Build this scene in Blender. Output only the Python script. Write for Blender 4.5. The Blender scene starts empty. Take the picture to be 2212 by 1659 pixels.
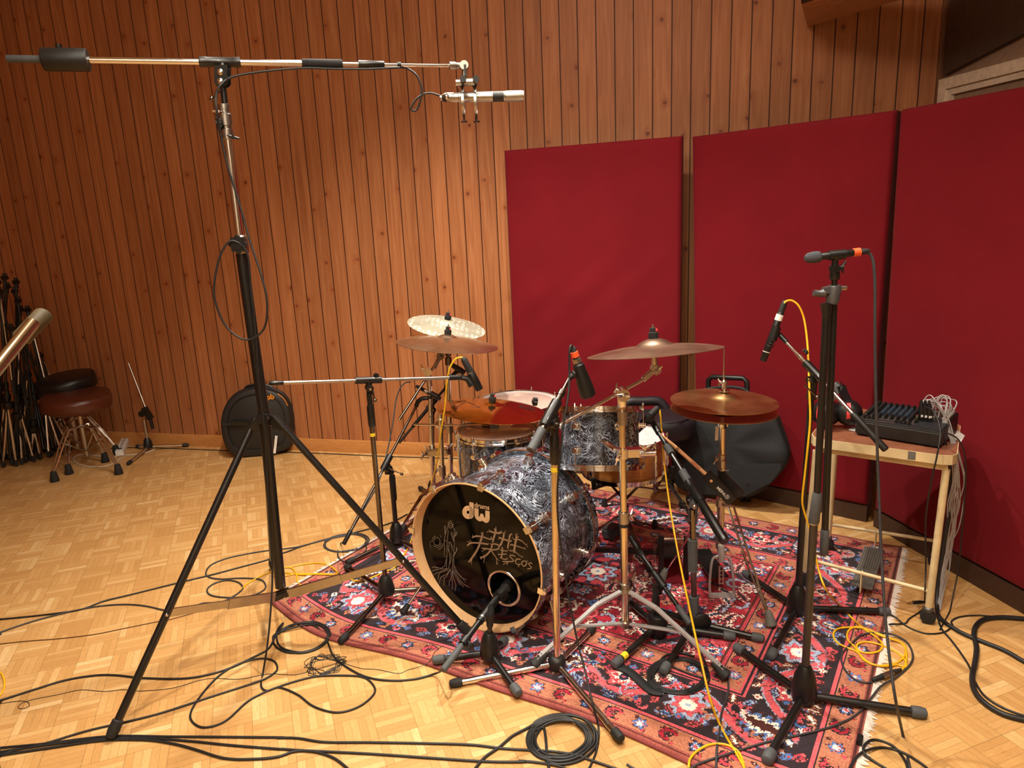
import bpy, bmesh, math, random
import numpy as np
from mathutils import Vector as V, Matrix, Quaternion
from mathutils.geometry import tessellate_polygon
R = math.radians
random.seed(7)
C = bpy.context.scene.collection
# ------------------------------------------------------------------ camera
IW, IH, FPX, PITCH, ROLL, CAMH = 2212., 1659., 1534., R(13.3), R(2.6), 1.5
cF = V((0, math.cos(PITCH), -math.sin(PITCH))); cU = V((0, math.sin(PITCH), math.cos(PITCH))); cR = V((1, 0, 0))
camX = cR*math.cos(ROLL) - cU*math.sin(ROLL); camY = cR*math.sin(ROLL) + cU*math.cos(ROLL); EYE = V((0, 0, CAMH))
cd = bpy.data.cameras.new('camera'); cam = bpy.data.objects.new('camera', cd); C.objects.link(cam)
cd.sensor_fit = 'HORIZONTAL'; cd.sensor_width = 36; cd.lens = 36*FPX/IW; cd.clip_start = .05
m = Matrix((camX, camY, -cF)).transposed().to_4x4(); m.translation = EYE; cam.matrix_world = m
bpy.context.scene.camera = cam

# surveying helpers: where a sight line of the photograph meets the floor, a depth or a plane of the room
def ray(x, y): return cF*FPX + camX*(x-IW/2) - camY*(y-IH/2)
def g(x, y, z=0.):
    d = ray(x, y); return EYE + d*((z-CAMH)/d.z)
def a(x, y, Y):
    d = ray(x, y); return EYE + d*(Y/d.y)
def pl(x, y, P, n):
    d = ray(x, y); return EYE + d*((P-EYE).dot(n)/d.dot(n))
def onseg(p0, p1, x, y):                      # point of segment nearest the sight line
    d = ray(x, y).normalized(); u = p1-p0; w = p0-EYE
    aa, b, c = u.dot(u), u.dot(d), 1.; e, f = u.dot(w), d.dot(w)
    return p0 + u*((b*f-c*e)/(aa*c-b*b))
def proj(p):
    v = p-EYE; z = v.dot(cF); return (v.dot(camX)/z*FPX+IW/2, -v.dot(camY)/z*FPX+IH/2)

# ------------------------------------------------------------------ mesh builder
def perp(n):
    t = V((0, 0, 1)) if abs(n.z) < .9 else V((1, 0, 0))
    u = n.cross(t).normalized(); return u, n.cross(u).normalized()
def cr(pts, sub=8, closed=False):             # catmull-rom
    P = [V(p) for p in pts]; n = len(P); out = []
    for i in range(n if closed else n-1):
        if closed: p0, p1, p2, p3 = P[i-1], P[i], P[(i+1) % n], P[(i+2) % n]
        else: p0, p1, p2, p3 = P[max(i-1, 0)], P[i], P[i+1], P[min(i+2, n-1)]
        for k in range(sub):
            t = k/sub
            out.append(.5*((2*p1)+(p2-p0)*t+(2*p0-5*p1+4*p2-p3)*t*t+(3*p1-p0-3*p2+p3)*t**3))
    if not closed: out.append(P[-1])
    return out
class MB:
    def __init__(s): s.v = []; s.f = []
    def add(s, vs, fs):
        o = len(s.v); s.v += [V(p) for p in vs]; s.f += [tuple(i+o for i in f) for f in fs]; return s
    def tube(s, pts, r, n=10, cap=True, closed=False):
        P = [V(p) for p in pts]; m = len(P); rr = r if isinstance(r, (list, tuple)) else [r]*m
        T = []
        for i in range(m):
            if closed: t = P[(i+1) % m]-P[i-1]
            else: t = P[min(i+1, m-1)]-P[max(i-1, 0)]
            T.append(t.normalized() if t.length > 1e-9 else (T[-1] if T else V((0, 0, 1))))
        u, w = perp(T[0]); vs = []; fs = []
        for i in range(m):
            if i:
                q = T[i-1].rotation_difference(T[i]); u = q @ u
                u = (u-T[i]*u.dot(T[i])).normalized(); w = T[i].cross(u)
            for k in range(n):
                an = 2*math.pi*k/n; vs.append(P[i]+(u*math.cos(an)+w*math.sin(an))*rr[i])
        for i in range(m if closed else m-1):
            j = (i+1) % m
            for k in range(n): fs.append((i*n+k, i*n+(k+1) % n, j*n+(k+1) % n, j*n+k))
        if cap and not closed: fs += [tuple(range(n))[::-1], tuple((m-1)*n+k for k in range(n))]
        return s.add(vs, fs)
    def cyl(s, p0, p1, r, r2=None, n=14): return s.tube([p0, p1], [r, r if r2 is None else r2], n)
    def lathe(s, prof, o=(0, 0, 0), ax=(0, 0, 1), n=32, cap=True):   # prof = [(radius, height)]
        o = V(o); ax = V(ax).normalized(); u, w = perp(ax); vs = []; fs = []; idx = []
        for r, h in prof:
            if r < 1e-6: idx.append([len(vs)]); vs.append(o+ax*h)
            else:
                idx.append(list(range(len(vs), len(vs)+n)))
                vs += [o+ax*h+(u*math.cos(2*math.pi*k/n)+w*math.sin(2*math.pi*k/n))*r for k in range(n)]
        for A, B in zip(idx, idx[1:]):
            for k in range(n):
                j = (k+1) % n
                if len(A) == 1 and len(B) == 1: break
                if len(A) == 1: fs.append((A[0], B[j], B[k]))
                elif len(B) == 1: fs.append((A[k], A[j], B[0]))
                else: fs.append((A[k], A[j], B[j], B[k]))
        if cap:
            for A, rev in ((idx[0], True), (idx[-1], False)):
                if len(A) > 1: fs.append(tuple(A[::-1]) if rev else tuple(A))
        return s.add(vs, fs)
    def ring(s, prof, o=(0, 0, 0), ax=(0, 0, 1), n=48): return s.lathe(list(prof)+[prof[0]], o, ax, n, cap=False)
    def torus(s, c, ax, r1, r2, n=40, k=8):
        return s.ring([(r1+r2*math.cos(2*math.pi*i/k), r2*math.sin(2*math.pi*i/k)) for i in range(k)], c, ax, n)
    def sph(s, c, r, n=14, sq=1.):
        k = n//2
        return s.lathe([(r*math.sin(math.pi*i/k), -r*sq*math.cos(math.pi*i/k)) for i in range(k+1)], c, (0, 0, 1), n)
    def box(s, c, hx, hy, hz, ax=None):
        c = V(c); X, Y, Z = ax or (V((1, 0, 0)), V((0, 1, 0)), V((0, 0, 1)))
        vs = [c+X*hx*i+Y*hy*j+Z*hz*k for i in (-1, 1) for j in (-1, 1) for k in (-1, 1)]
        return s.add(vs, [(0, 1, 3, 2), (4, 6, 7, 5), (0, 4, 5, 1), (2, 3, 7, 6), (0, 2, 6, 4), (1, 5, 7, 3)])
    def bar(s, p0, p1, w, h, up=(0, 0, 1)):     # rectangular bar
        p0, p1 = V(p0), V(p1); X = (p1-p0).normalized(); U = V(up)
        Y = U.cross(X)
        if Y.length < 1e-4: Y = V((1, 0, 0)).cross(X)
        Y.normalize(); Z = X.cross(Y)
        return s.box((p0+p1)/2, (p1-p0).length/2, w/2, h/2, (X, Y, Z))
    def prism(s, pts, d):                       # planar polygon (3d points) extruded by vector d
        P = [V(p) for p in pts]; n = len(P); d = V(d)
        tri = tessellate_polygon([P])
        fs = [tuple(t) for t in tri]+[tuple(i+n for i in t[::-1]) for t in tri]
        fs += [(i, (i+1) % n, (i+1) % n+n, i+n) for i in range(n)]
        return s.add(P+[p+d for p in P], fs)
    def flat(s, pts):
        P = [V(p) for p in pts]; return s.add(P, [tuple(t) for t in tessellate_polygon([P])])
    def ribbon(s, pts, nrm, w, taper=False):
        P = [V(p) for p in pts]; m = len(P); vs = []
        for i in range(m):
            t = (P[min(i+1, m-1)]-P[max(i-1, 0)]).normalized(); b = nrm.cross(t).normalized()
            ww = w*(1-.55*i/(m-1)) if taper else w
            vs += [P[i]+b*ww/2, P[i]-b*ww/2]
        return s.add(vs, [(2*i, 2*i+1, 2*i+3, 2*i+2) for i in range(m-1)])
    def grid(s, fn, nu, nv):
        vs = [fn(i/nu, j/nv) for j in range(nv+1) for i in range(nu+1)]
        return s.add(vs, [(j*(nu+1)+i, j*(nu+1)+i+1, (j+1)*(nu+1)+i+1, (j+1)*(nu+1)+i) for j in range(nv) for i in range(nu)])
    def make(s, name, mat, loc=(0, 0, 0), ang=40, bevel=0.):
        loc = V(loc); me = bpy.data.meshes.new(name)
        me.from_pydata([tuple(p-loc) for p in s.v], [], s.f); me.update()
        bm = bmesh.new(); bm.from_mesh(me)
        bmesh.ops.recalc_face_normals(bm, faces=bm.faces)
        if bevel:
            es = [e for e in bm.edges if len(e.link_faces) == 2 and e.calc_face_angle(0) > R(35)]
            bmesh.ops.bevel(bm, geom=es, offset=bevel, segments=2, affect='EDGES', clamp_overlap=True)
        bm.to_mesh(me); bm.free()
        me.polygons.foreach_set('use_smooth', [True]*len(me.polygons)); me.set_sharp_from_angle(angle=R(ang))
        for mm in (mat if isinstance(mat, (list, tuple)) else [mat]): me.materials.append(mm)
        o = bpy.data.objects.new(name, me); C.objects.link(o); o.location = loc
        return o
def tag(o, label, cat, group=None):
    o['label'] = label; o['category'] = cat
    if group: o['group'] = group
    return o
class T:                                        # a thing: an Empty at its base that parents its parts
    def __init__(s, name, label, cat, base, group=None, rot=None):
        s.o = bpy.data.objects.new(name, None); C.objects.link(s.o); s.o.empty_display_size = .05
        s.loc = V(base); s.o.location = s.loc; s.rot = rot
        if rot is not None: s.o.rotation_mode = 'QUATERNION'; s.o.rotation_quaternion = rot
        tag(s.o, label, cat, group)
    def p(s, name, mb, mat, parent=None, label=None, ang=40, bevel=0.):
        if s.rot is None: ob = mb.make(name, mat, s.loc, ang, bevel)
        else: ob = mb.make(name, mat, (0, 0, 0), ang, bevel)
        ob.location = (0, 0, 0); ob.parent = parent or s.o
        if label: ob['label'] = label
        return ob
def solo(name, mb, mat, label, cat, group=None, ang=40, bevel=0.):
    xs = [p.x for p in mb.v]; ys = [p.y for p in mb.v]; z = min(p.z for p in mb.v)
    o = mb.make(name, mat, ((min(xs)+max(xs))/2, (min(ys)+max(ys))/2, z), ang, bevel)
    return tag(o, label, cat, group)
def struct(name, mb, mat, ang=40, loc=(0, 0, 0)):
    o = mb.make(name, mat, loc, ang); o['kind'] = 'structure'; return o
def text(body, size, o, u, v, mat, thing, name='lettering', bold=0., extr=0.):
    cu = bpy.data.curves.new('txt', 'FONT'); cu.body = body; cu.size = size; cu.offset = bold*size; cu.extrude = 0
    ob = bpy.data.objects.new('txt', cu); C.objects.link(ob)
    me = bpy.data.meshes.new_from_object(ob.evaluated_get(bpy.context.evaluated_depsgraph_get()))
    bpy.data.objects.remove(ob); u, v, o = V(u), V(v), V(o)
    mb = MB(); mb.add([o+u*p.co.x+v*p.co.y for p in me.vertices], [tuple(f.vertices) for f in me.polygons])
    bpy.data.meshes.remove(me); bpy.data.curves.remove(cu)
    return thing.p(name, mb, mat)
# ------------------------------------------------------------------ materials
def lin(c): return tuple(((x/255)/12.92 if x/255 <= .04045 else ((x/255+.055)/1.055)**2.4) for x in c)
class N:
    def __init__(s, name):
        s.m = bpy.data.materials.new(name); s.m.use_nodes = True; s.t = s.m.node_tree
        s.b = s.t.nodes['Principled BSDF']; s.out = s.t.nodes['Material Output']
    def n(s, typ, **kw):
        nd = s.t.nodes.new(typ)
        for k, v in kw.items(): setattr(nd, k, v)
        return nd
    def put(s, sock, v):
        if isinstance(v, bpy.types.NodeSocket): s.t.links.new(v, sock)
        elif isinstance(v, (tuple, list)) and sock.type == 'RGBA': sock.default_value = tuple(v)[:3]+(1,)
        else: sock.default_value = v
    def math(s, op, x, y=0., z=0.):
        nd = s.n('ShaderNodeMath', operation=op)
        for i, v in enumerate((x, y, z)): s.put(nd.inputs[i], v)
        return nd.outputs[0]
    def xyz(s, vec):
        nd = s.n('ShaderNodeSeparateXYZ'); s.put(nd.inputs[0], vec); return nd.outputs
    def comb(s, x, y, z):
        nd = s.n('ShaderNodeCombineXYZ')
        for i, v in enumerate((x, y, z)): s.put(nd.inputs[i], v)
        return nd.outputs[0]
    def coord(s, k='Object'): return s.n('ShaderNodeTexCoord').outputs[k]
    def noise(s, vec, scale, detail=2., dist=0., rough=.5, out=0):
        nd = s.n('ShaderNodeTexNoise'); s.put(nd.inputs['Vector'], vec); s.put(nd.inputs['Scale'], scale)
        nd.inputs['Detail'].default_value = detail; nd.inputs['Distortion'].default_value = dist; nd.inputs['Roughness'].default_value = rough
        return nd.outputs[out]
    def ramp(s, fac, stops, mode='LINEAR'):
        nd = s.n('ShaderNodeValToRGB'); nd.color_ramp.interpolation = mode; s.put(nd.inputs[0], fac)
        e = nd.color_ramp.elements
        while len(e) < len(stops): e.new(.5)
        for i, (p, c) in enumerate(stops): e[i].position = p; e[i].color = tuple(c)[:3]+(1,)
        return nd.outputs[0]
    def mix(s, fac, x, y, mode='MIX'):
        nd = s.n('ShaderNodeMix', data_type='RGBA', blend_type=mode); nd.clamp_factor = True
        s.put(nd.inputs[0], fac); s.put(nd.inputs[6], x); s.put(nd.inputs[7], y); return nd.outputs[2]
    def white(s, vec, dim='3D'):
        nd = s.n('ShaderNodeTexWhiteNoise', noise_dimensions=dim); s.put(nd.inputs['Vector'], vec); return nd.outputs['Value']
    def mul(s, vec, k):
        nd = s.n('ShaderNodeVectorMath', operation='MULTIPLY'); s.put(nd.inputs[0], vec); nd.inputs[1].default_value = k; return nd.outputs[0]
    def bump(s, h, strength=.3, dist=.002):
        nd = s.n('ShaderNodeBump'); nd.inputs['Strength'].default_value = strength; nd.inputs['Distance'].default_value = dist
        s.put(nd.inputs['Height'], h); s.t.links.new(nd.outputs[0], s.b.inputs['Normal'])
    def set(s, **kw):
        for k, v in kw.items(): s.put(s.b.inputs[k.replace('_', ' ')], v)
        return s.m
def plain(name, rgb, rough=.5, metal=0., var=.12, nscale=40., bump=0., coat=0., spec=.5):
    k = N(name); c = lin(rgb); co = k.coord(); f = k.noise(co, nscale, 3.)
    lo = tuple(x*(1-var) for x in c); hi = tuple(min(1, x*(1+var)) for x in c)
    k.set(Base_Color=k.ramp(f, [(.3, lo), (.7, hi)]), Metallic=metal)
    k.put(k.b.inputs['Roughness'], k.math('MULTIPLY_ADD', k.noise(co, nscale*.6, 2.), .14, max(.02, rough-.07)))
    if bump: k.bump(k.noise(co, nscale*4, 2.), bump)
    k.b.inputs['Coat Weight'].default_value = coat; k.b.inputs['Specular IOR Level'].default_value = spec
    return k.m
M = {}
M['black'] = plain('black_paint', (17, 16, 15), .36, coat=.15)
M['satin'] = plain('black_satin', (20, 19, 18), .5)
M['plastic'] = plain('black_plastic', (15, 15, 15), .42)
M['rubber'] = plain('black_rubber', (27, 27, 27), .7)
M['greyrub'] = plain('grey_rubber', (72, 75, 78), .65)
M['darkgrey'] = plain('dark_grey_metal', (92, 92, 94), .38, .6)
M['chrome'] = plain('chrome', (225, 224, 222), .12, 1., .03)
M['satinchrome'] = plain('satin_nickel', (185, 178, 168), .3, 1., .05)
M['alu'] = plain('aluminium', (186, 184, 184), .4, .45, .06)
M['darkchrome'] = plain('dark_chrome', (120, 112, 104), .18, 1., .05)
M['gold'] = plain('warm_reflection_chrome_brass', (222, 208, 178), .17, 1., .05)  # warm reflections put into the chrome's colour; also real brass on jack parts
M['cable'] = plain('black_cable', (24, 24, 25), .5)
M['greycable'] = plain('dark_grey_cable', (52, 52, 55), .5)
M['palecable'] = plain('pale_grey_cable', (150, 146, 145), .5)
M['yellow'] = plain('yellow_cable', (226, 172, 22), .42)
M['browncable'] = plain('brown_cable', (84, 46, 16), .5)
M['whitecable'] = plain('white_cable', (205, 195, 182), .5)
M['tape'] = plain('yellow_tape', (232, 205, 40), .55)
M['orange'] = plain('orange_ring', (228, 88, 40), .5)
M['white'] = plain('white_plastic', (220, 216, 210), .45)
M['label'] = plain('white_print', (205, 198, 188), .5)
M['logo'] = plain('cream_print', (214, 186, 150), .45)
M['twig'] = plain('taupe_print', (150, 126, 102), .6)
M['thin'] = plain('pale_line_print', (150, 138, 124), .6)
M['redprint'] = plain('red_print', (170, 40, 25), .5)
M['blackprint'] = plain('black_print', (30, 24, 20), .5)
M['orangeprint'] = plain('orange_print', (225, 140, 30), .5)
M['head'] = plain('black_drum_head', (7, 6, 6), .08, 0., .05, spec=.22)
M['whitehead'] = plain('white_drum_head', (196, 196, 198), .5)
M['blackvinyl'] = plain('black_vinyl', (18, 17, 18), .38, bump=.05, nscale=60)
M['throne'] = plain('dark_plum_vinyl', (26, 20, 26), .5, bump=.05)
M['brownvinyl'] = plain('brown_vinyl', (82, 38, 24), .34, bump=.05)
M['case'] = plain('black_moulded_case', (27, 27, 27), .5, bump=.15, nscale=90)
M['bag'] = plain('black_nylon', (27, 30, 32), .72, bump=.2, nscale=120)
M['cream'] = plain('cream_enamel', (203, 184, 142), .42, var=.18, nscale=14)
M['darktrim'] = plain('dark_brown_plinth', (62, 40, 28), .6)
M['redstripe'] = plain('red_plastic', (225, 70, 75), .4)
M['redplate'] = plain('dark_red_plate', (112, 26, 34), .4)
M['blueknob'] = plain('blue_grey_knob', (38, 52, 66), .5)
M['paper'] = plain('paper', (225, 220, 215), .7)
M['ledge'] = plain('taupe_paint', (150, 122, 100), .7)
M['doorwhite'] = plain('white_door_paint', (225, 205, 180), .5)
M['dark'] = plain('dark_board', (74, 54, 40), .75)
M['plaster'] = plain('warm_plaster', (205, 190, 170), .85)
M['fringe'] = plain('white_fringe', (225, 215, 205), .85, bump=.3, nscale=200)
M['stick'] = plain('hickory_stick', (214, 158, 110), .45, nscale=60)
M['blue'] = plain('blue_plastic', (40, 120, 190), .45)
M['ribbed'] = plain('ribbed_grey_rubber', (95, 92, 86), .7)
M['felt'] = plain('black_felt', (24, 22, 22), .9)
M['silver'] = plain('brushed_silver', (172, 168, 162), .3, 1., .05)
M['mesh'] = plain('silver_mesh', (170, 165, 155), .4, 1., .35, 900)

def wood_simple(name, c1, c2, rough=.35, axis=(1, 1, 12), scale=6, coat=0.):
    k = N(name); v = k.mul(k.coord(), axis)
    f = k.noise(v, scale, 4., 1.2)
    k.set(Base_Color=k.ramp(f, [(.3, lin(c1)), (.7, lin(c2))]), Roughness=rough); k.b.inputs['Coat Weight'].default_value = coat
    return k.m
M['maple'] = wood_simple('maple', (226, 178, 124), (238, 196, 146), .35, (3, 3, 3))
M['snarewood'] = wood_simple('honey_maple_shell', (170, 104, 46), (200, 134, 68), .22, (2, 2, 14), 5, .5)
M['tabletop'] = wood_simple('brown_laminate', (120, 72, 52), (138, 86, 62), .35, (4, 4, 4))
M['baseboard'] = wood_simple('pine_baseboard', (176, 116, 62), (196, 136, 76), .4, (3, 3, 30), 4)
M['post'] = wood_simple('dark_pine_post', (104, 62, 32), (126, 78, 42), .5, (10, 10, 1), 6)

def wrap():
    k = N('black_and_pearl_swirl_wrap'); co = k.coord()
    w = k.noise(co, 5., 2., 0., out=1)
    v = k.n('ShaderNodeVectorMath', operation='MULTIPLY_ADD'); k.put(v.inputs[0], w); v.inputs[1].default_value = (.3, .3, .3); k.put(v.inputs[2], co)
    f = k.noise(v.outputs[0], 8., 3., 2.4, .55)
    st = k.math('SINE', k.math('MULTIPLY', f, 88.))
    st = k.math('MULTIPLY_ADD', st, .5, .5)
    big = k.noise(v.outputs[0], 11., 2., 1.)
    s2 = k.math('MULTIPLY', k.math('POWER', st, 1.3), k.ramp(big, [(.3, (.25,)*3), (.65, (1,)*3)]))
    col = k.ramp(s2, [(.08, lin((22, 22, 26))), (.35, lin((72, 76, 88))), (.7, lin((138, 148, 166))), (1., lin((216, 226, 242)))])
    k.set(Base_Color=col, Roughness=.22, Metallic=0.); k.b.inputs['Coat Weight'].default_value = .5; k.b.inputs['Coat Roughness'].default_value = .08
    return k.m
M['wrap'] = wrap()

def clearhead():
    k = N('clear_drum_film'); t = k.n('ShaderNodeBsdfTransparent'); t.inputs[0].default_value = (.95, .9, .88, 1)
    mx = k.n('ShaderNodeMixShader'); k.set(Base_Color=lin((226, 196, 184)), Roughness=.08)  # pinkish base colour stands in for the reflected wall and red panels
    f = k.noise(k.coord(), 9., 3.)
    k.put(mx.inputs[0], k.ramp(f, [(.3, (.62,)*3), (.7, (.8,)*3)])); k.t.links.new(t.outputs[0], mx.inputs[1]); k.t.links.new(k.b.outputs[0], mx.inputs[2])
    k.t.links.new(mx.outputs[0], k.out.inputs[0]); return k.m
M['clear'] = clearhead()

def cymbal(name, c1, c2, rough, dots=False, metal=1.):
    k = N(name); co = k.coord(); x, y, z = k.xyz(co)
    r = k.math('SQRT', k.math('ADD', k.math('MULTIPLY', x, x), k.math('MULTIPLY', y, y)))
    ring = k.noise(k.comb(k.math('MULTIPLY', r, 420.), 0., 0.), 1., 2.)
    blot = k.noise(co, 9., 3., .5)
    col = k.ramp(blot, [(.3, lin(c1)), (.7, lin(c2))])
    if dots:
        vo = k.n('ShaderNodeTexVoronoi'); k.put(vo.inputs['Vector'], co); vo.inputs['Scale'].default_value = 40.; vo.inputs['Randomness'].default_value = .35
        d = k.ramp(vo.outputs['Distance'], [(.3, (1,)*3), (.42, (0,)*3)]); col = k.mix(k.math('MULTIPLY', d, .8), col, lin((250, 246, 232)))
    k.set(Base_Color=col, Metallic=metal, Roughness=k.math('MULTIPLY_ADD', blot, .16, rough-.08))
    k.bump(ring, .2, .0006); return k.m
M['crash'] = cymbal('bronze_cymbal', (214, 184, 150), (228, 202, 172), .3)
M['front'] = cymbal('polished_bronze_cymbal', (232, 172, 92), (244, 194, 120), .12)
M['pale'] = cymbal('pale_hammered_cymbal', (172, 168, 148), (190, 186, 168), .5, True, .55)
M['ride'] = cymbal('dull_bronze_cymbal', (170, 142, 122), (186, 158, 136), .36)
M['hat'] = cymbal('hi_hat_bronze', (196, 156, 104), (212, 172, 120), .32)

def fabric():
    k = N('red_panel_fabric'); co = k.coord()
    f = k.noise(co, 3., 4.); w = k.noise(co, 700., 2.)
    k.set(Base_Color=k.mix(k.math('MULTIPLY', w, .35), k.ramp(f, [(.3, lin((106, 11, 22))), (.7, lin((117, 14, 27)))]), lin((92, 11, 20))), Roughness=.82)
    k.b.inputs['Sheen Weight'].default_value = .04; k.b.inputs['Specular IOR Level'].default_value = .15
    k.bump(w, .25, .001); return k.m
M['fabric'] = fabric()

def planks(name, horiz=False, dark=1.):
    k = N(name); x, y, z = k.xyz(k.coord())
    if horiz: x, z = z, x
    W_ = .1; u = k.math('DIVIDE', x, W_); cell = k.math('FLOOR', u); f = k.math('FRACT', u)
    rnd = k.white(k.comb(cell, 3.7, 1.1)); rnd2 = k.white(k.comb(cell, 9.1, 4.2))
    zo = k.math('ADD', z, k.math('MULTIPLY', rnd, 37.))
    vo = k.n('ShaderNodeTexVoronoi', voronoi_dimensions='2D')
    k.put(vo.inputs['Vector'], k.comb(k.math('MULTIPLY_ADD', cell, 5., k.math('MULTIPLY', f, .36)), k.math('MULTIPLY', zo, 3.5), 0.))
    vo.inputs['Scale'].default_value = 1.
    d = vo.outputs['Distance']
    nz = k.noise(k.comb(k.math('MULTIPLY', x, 60.), k.math('MULTIPLY', zo, 60.), 0.), 1., 2.)
    d2 = k.math('ADD', d, k.math('MULTIPLY_ADD', nz, .05, -.025))
    near = k.math('DIVIDE', .035, k.math('ADD', d, .05))
    gr = k.noise(k.comb(k.math('MULTIPLY_ADD', x, 26., k.math('MULTIPLY', rnd2, 60.)), k.math('MULTIPLY', zo, 1.1), near), 1.6, 4., 1.1)
    fine = k.noise(k.comb(k.math('MULTIPLY', x, 260.), k.math('MULTIPLY', zo, 7.), rnd), 1., 3.)
    col = k.ramp(gr, [(.3, lin((160, 101, 62))), (.55, lin((181, 120, 77))), (.75, lin((194, 135, 91)))])
    col = k.mix(k.math('MULTIPLY', fine, .45), col, lin((146, 86, 54)))
    col = k.mix(1., col, k.ramp(rnd2, [(0., (.86, .84, .82)), (1., (1.06, 1.04, 1.02))]), 'MULTIPLY')
    halo = k.ramp(d2, [(.05, (1,)*3), (.16, (0,)*3)]); col = k.mix(k.math('MULTIPLY', halo, .35), col, lin((150, 78, 38)))
    knot = k.ramp(d2, [(.015, (1,)*3), (.05, (0,)*3)]); col = k.mix(k.math('MULTIPLY', knot, k.math('MULTIPLY_ADD', rnd, .45, .5)), col, lin((92, 42, 20)))
    e = k.math('MINIMUM', f, k.math('SUBTRACT', 1., f))
    gv = k.ramp(e, [(.022, (0,)*3), (.035, (1,)*3)])
    col = k.mix(gv, lin((52, 24, 14)), col)
    if dark != 1.: col = k.mix(1., col, (dark,)*3, 'MULTIPLY')
    k.set(Base_Color=col, Roughness=.5); k.b.inputs['Specular IOR Level'].default_value = .3
    k.bump(k.math('ADD', gv, k.math('MULTIPLY', fine, .08)), .5, .004); return k.m
M['planks'] = planks('pine_plank_wall'); M['hplanks'] = planks('pine_board_soffit', True)

def parquet():
    k = N('mosaic_parquet'); mp = k.n('ShaderNodeMapping'); k.put(mp.inputs[0], k.coord()); mp.inputs['Rotation'].default_value = (0, 0, R(-20)); mp.inputs['Location'].default_value = (.03, .02, 0)
    x, y, z = k.xyz(mp.outputs[0]); S = .118
    u, v = k.math('DIVIDE', x, S), k.math('DIVIDE', y, S)
    cu, cv = k.math('FLOOR', u), k.math('FLOOR', v); fu, fv = k.math('FRACT', u), k.math('FRACT', v)
    par = k.math('FLOORED_MODULO', k.math('ADD', cu, cv), 2.)
    def sel(p, q): return k.math('ADD', k.math('MULTIPLY', par, p), k.math('MULTIPLY', k.math('SUBTRACT', 1., par), q))
    ac = sel(fu, fv); al = sel(fv, fu)                 # across / along the slats
    s5 = k.math('MULTIPLY', ac, 5.); sl = k.math('FLOOR', s5); fs = k.math('FRACT', s5)
    rnd = k.white(k.comb(k.math('MULTIPLY_ADD', cu, 1.37, sl), k.math('MULTIPLY', cv, 2.11), k.math('MULTIPLY', sl, 5.3)))
    rs = k.white(k.comb(cu, cv, 3.3))
    g0 = k.noise(k.comb(k.math('MULTIPLY_ADD', ac, 14., k.math('MULTIPLY', rnd, 50.)), k.math('MULTIPLY', al, 1.6), k.math('ADD', k.math('MULTIPLY', cu, 3.1), k.math('MULTIPLY', cv, 7.7))), 1.3, 4., .8)
    fine = k.noise(k.comb(k.math('MULTIPLY_ADD', ac, 60., k.math('MULTIPLY', rnd, 50.)), k.math('MULTIPLY', al, 6.), k.math('ADD', cu, k.math('MULTIPLY', cv, 3.))), 1.2, 3.)
    tone = k.math('ADD', k.math('MULTIPLY', k.math('POWER', rnd, 1.8), .55), k.math('ADD', k.math('MULTIPLY', rs, .22), k.math('MULTIPLY', g0, .3)))
    col = k.ramp(tone, [(.1, lin((190, 143, 86))), (.45, lin((205, 159, 100))), (.75, lin((215, 174, 116))), (1., lin((233, 202, 150)))])
    col = k.mix(k.ramp(fine, [(.35, (.26,)*3), (.6, (0,)*3)]), col, lin((150, 100, 54)))
    big = k.noise(mp.outputs[0], 1.3, 3.); col = k.mix(1., col, k.ramp(big, [(.3, (.93, .92, .9)), (.7, (1.02,)*3)]), 'MULTIPLY')
    e1 = k.math('MINIMUM', fs, k.math('SUBTRACT', 1., fs)); e2 = k.math('MINIMUM', al, k.math('SUBTRACT', 1., al))
    seam = k.math('MULTIPLY', k.ramp(e1, [(.012, (.62,)*3), (.04, (1,)*3)]), k.ramp(e2, [(.004, (.5,)*3), (.012, (1,)*3)]))
    col = k.mix(1., col, seam, 'MULTIPLY')
    k.set(Base_Color=col, Roughness=k.math('MULTIPLY_ADD', fine, .14, .3)); k.b.inputs['Specular IOR Level'].default_value = .4
    k.bump(k.math('ADD', seam, k.math('MULTIPLY', fine, .1)), .15, .002); return k.m
M['parquet'] = parquet()

def rugmat():
    k = N('knotted_wool_pile'); at = k.n('ShaderNodeAttribute', attribute_name='Knot')
    k.set(Base_Color=at.outputs['Color'], Roughness=.92); k.b.inputs['Sheen Weight'].default_value = .15; k.b.inputs['Specular IOR Level'].default_value = .15
    k.bump(k.noise(k.coord(), 420., 2.), .5, .003); return k.m
M['rug'] = rugmat()
# ------------------------------------------------------------------ the room
WS, WE = V((-4.5, 4.29+.256*4.5, 0)), V((2.186, 4.29-.256*2.186, 0))      # back wall runs WS -> WE
wd = (WE-WS).normalized(); wn = V((wd.y, -wd.x, 0))                        # wn points into the room
RE = WE+V((.12, -.99, 0))*5.6; LS = V((-4.5, -1.9, 0)); HC = 3.2; UP = V((0, 0, 1))
mb = MB(); mb.flat([LS, V((RE.x, RE.y, 0)), WE, WS]); struct('floor', mb, M['parquet'])
mb = MB(); mb.flat([LS+UP*HC, RE+UP*HC, WE+UP*HC, WS+UP*HC]); struct('ceiling', mb, M['plaster'])
def wall(name, p, q, z0, z1, mat):
    d = (q-p).normalized(); L = (q-p).length; mb = MB()
    mb.flat([V((0, 0, z0)), V((L, 0, z0)), V((L, 0, z1)), V((0, 0, z1))])
    o = struct(name, mb, mat); o.location = p; o.rotation_euler = (0, 0, math.atan2(d.y, d.x)); return o
wall('wall_back', WS, WE, 0, HC, M['planks'])
wall('wall_left', LS, WS, 0, HC, M['planks'])
wall('wall_front', RE, LS, 0, HC, M['plaster'])
wall('wall_right', WE, RE, 0, HC, M['ledge'])
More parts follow.
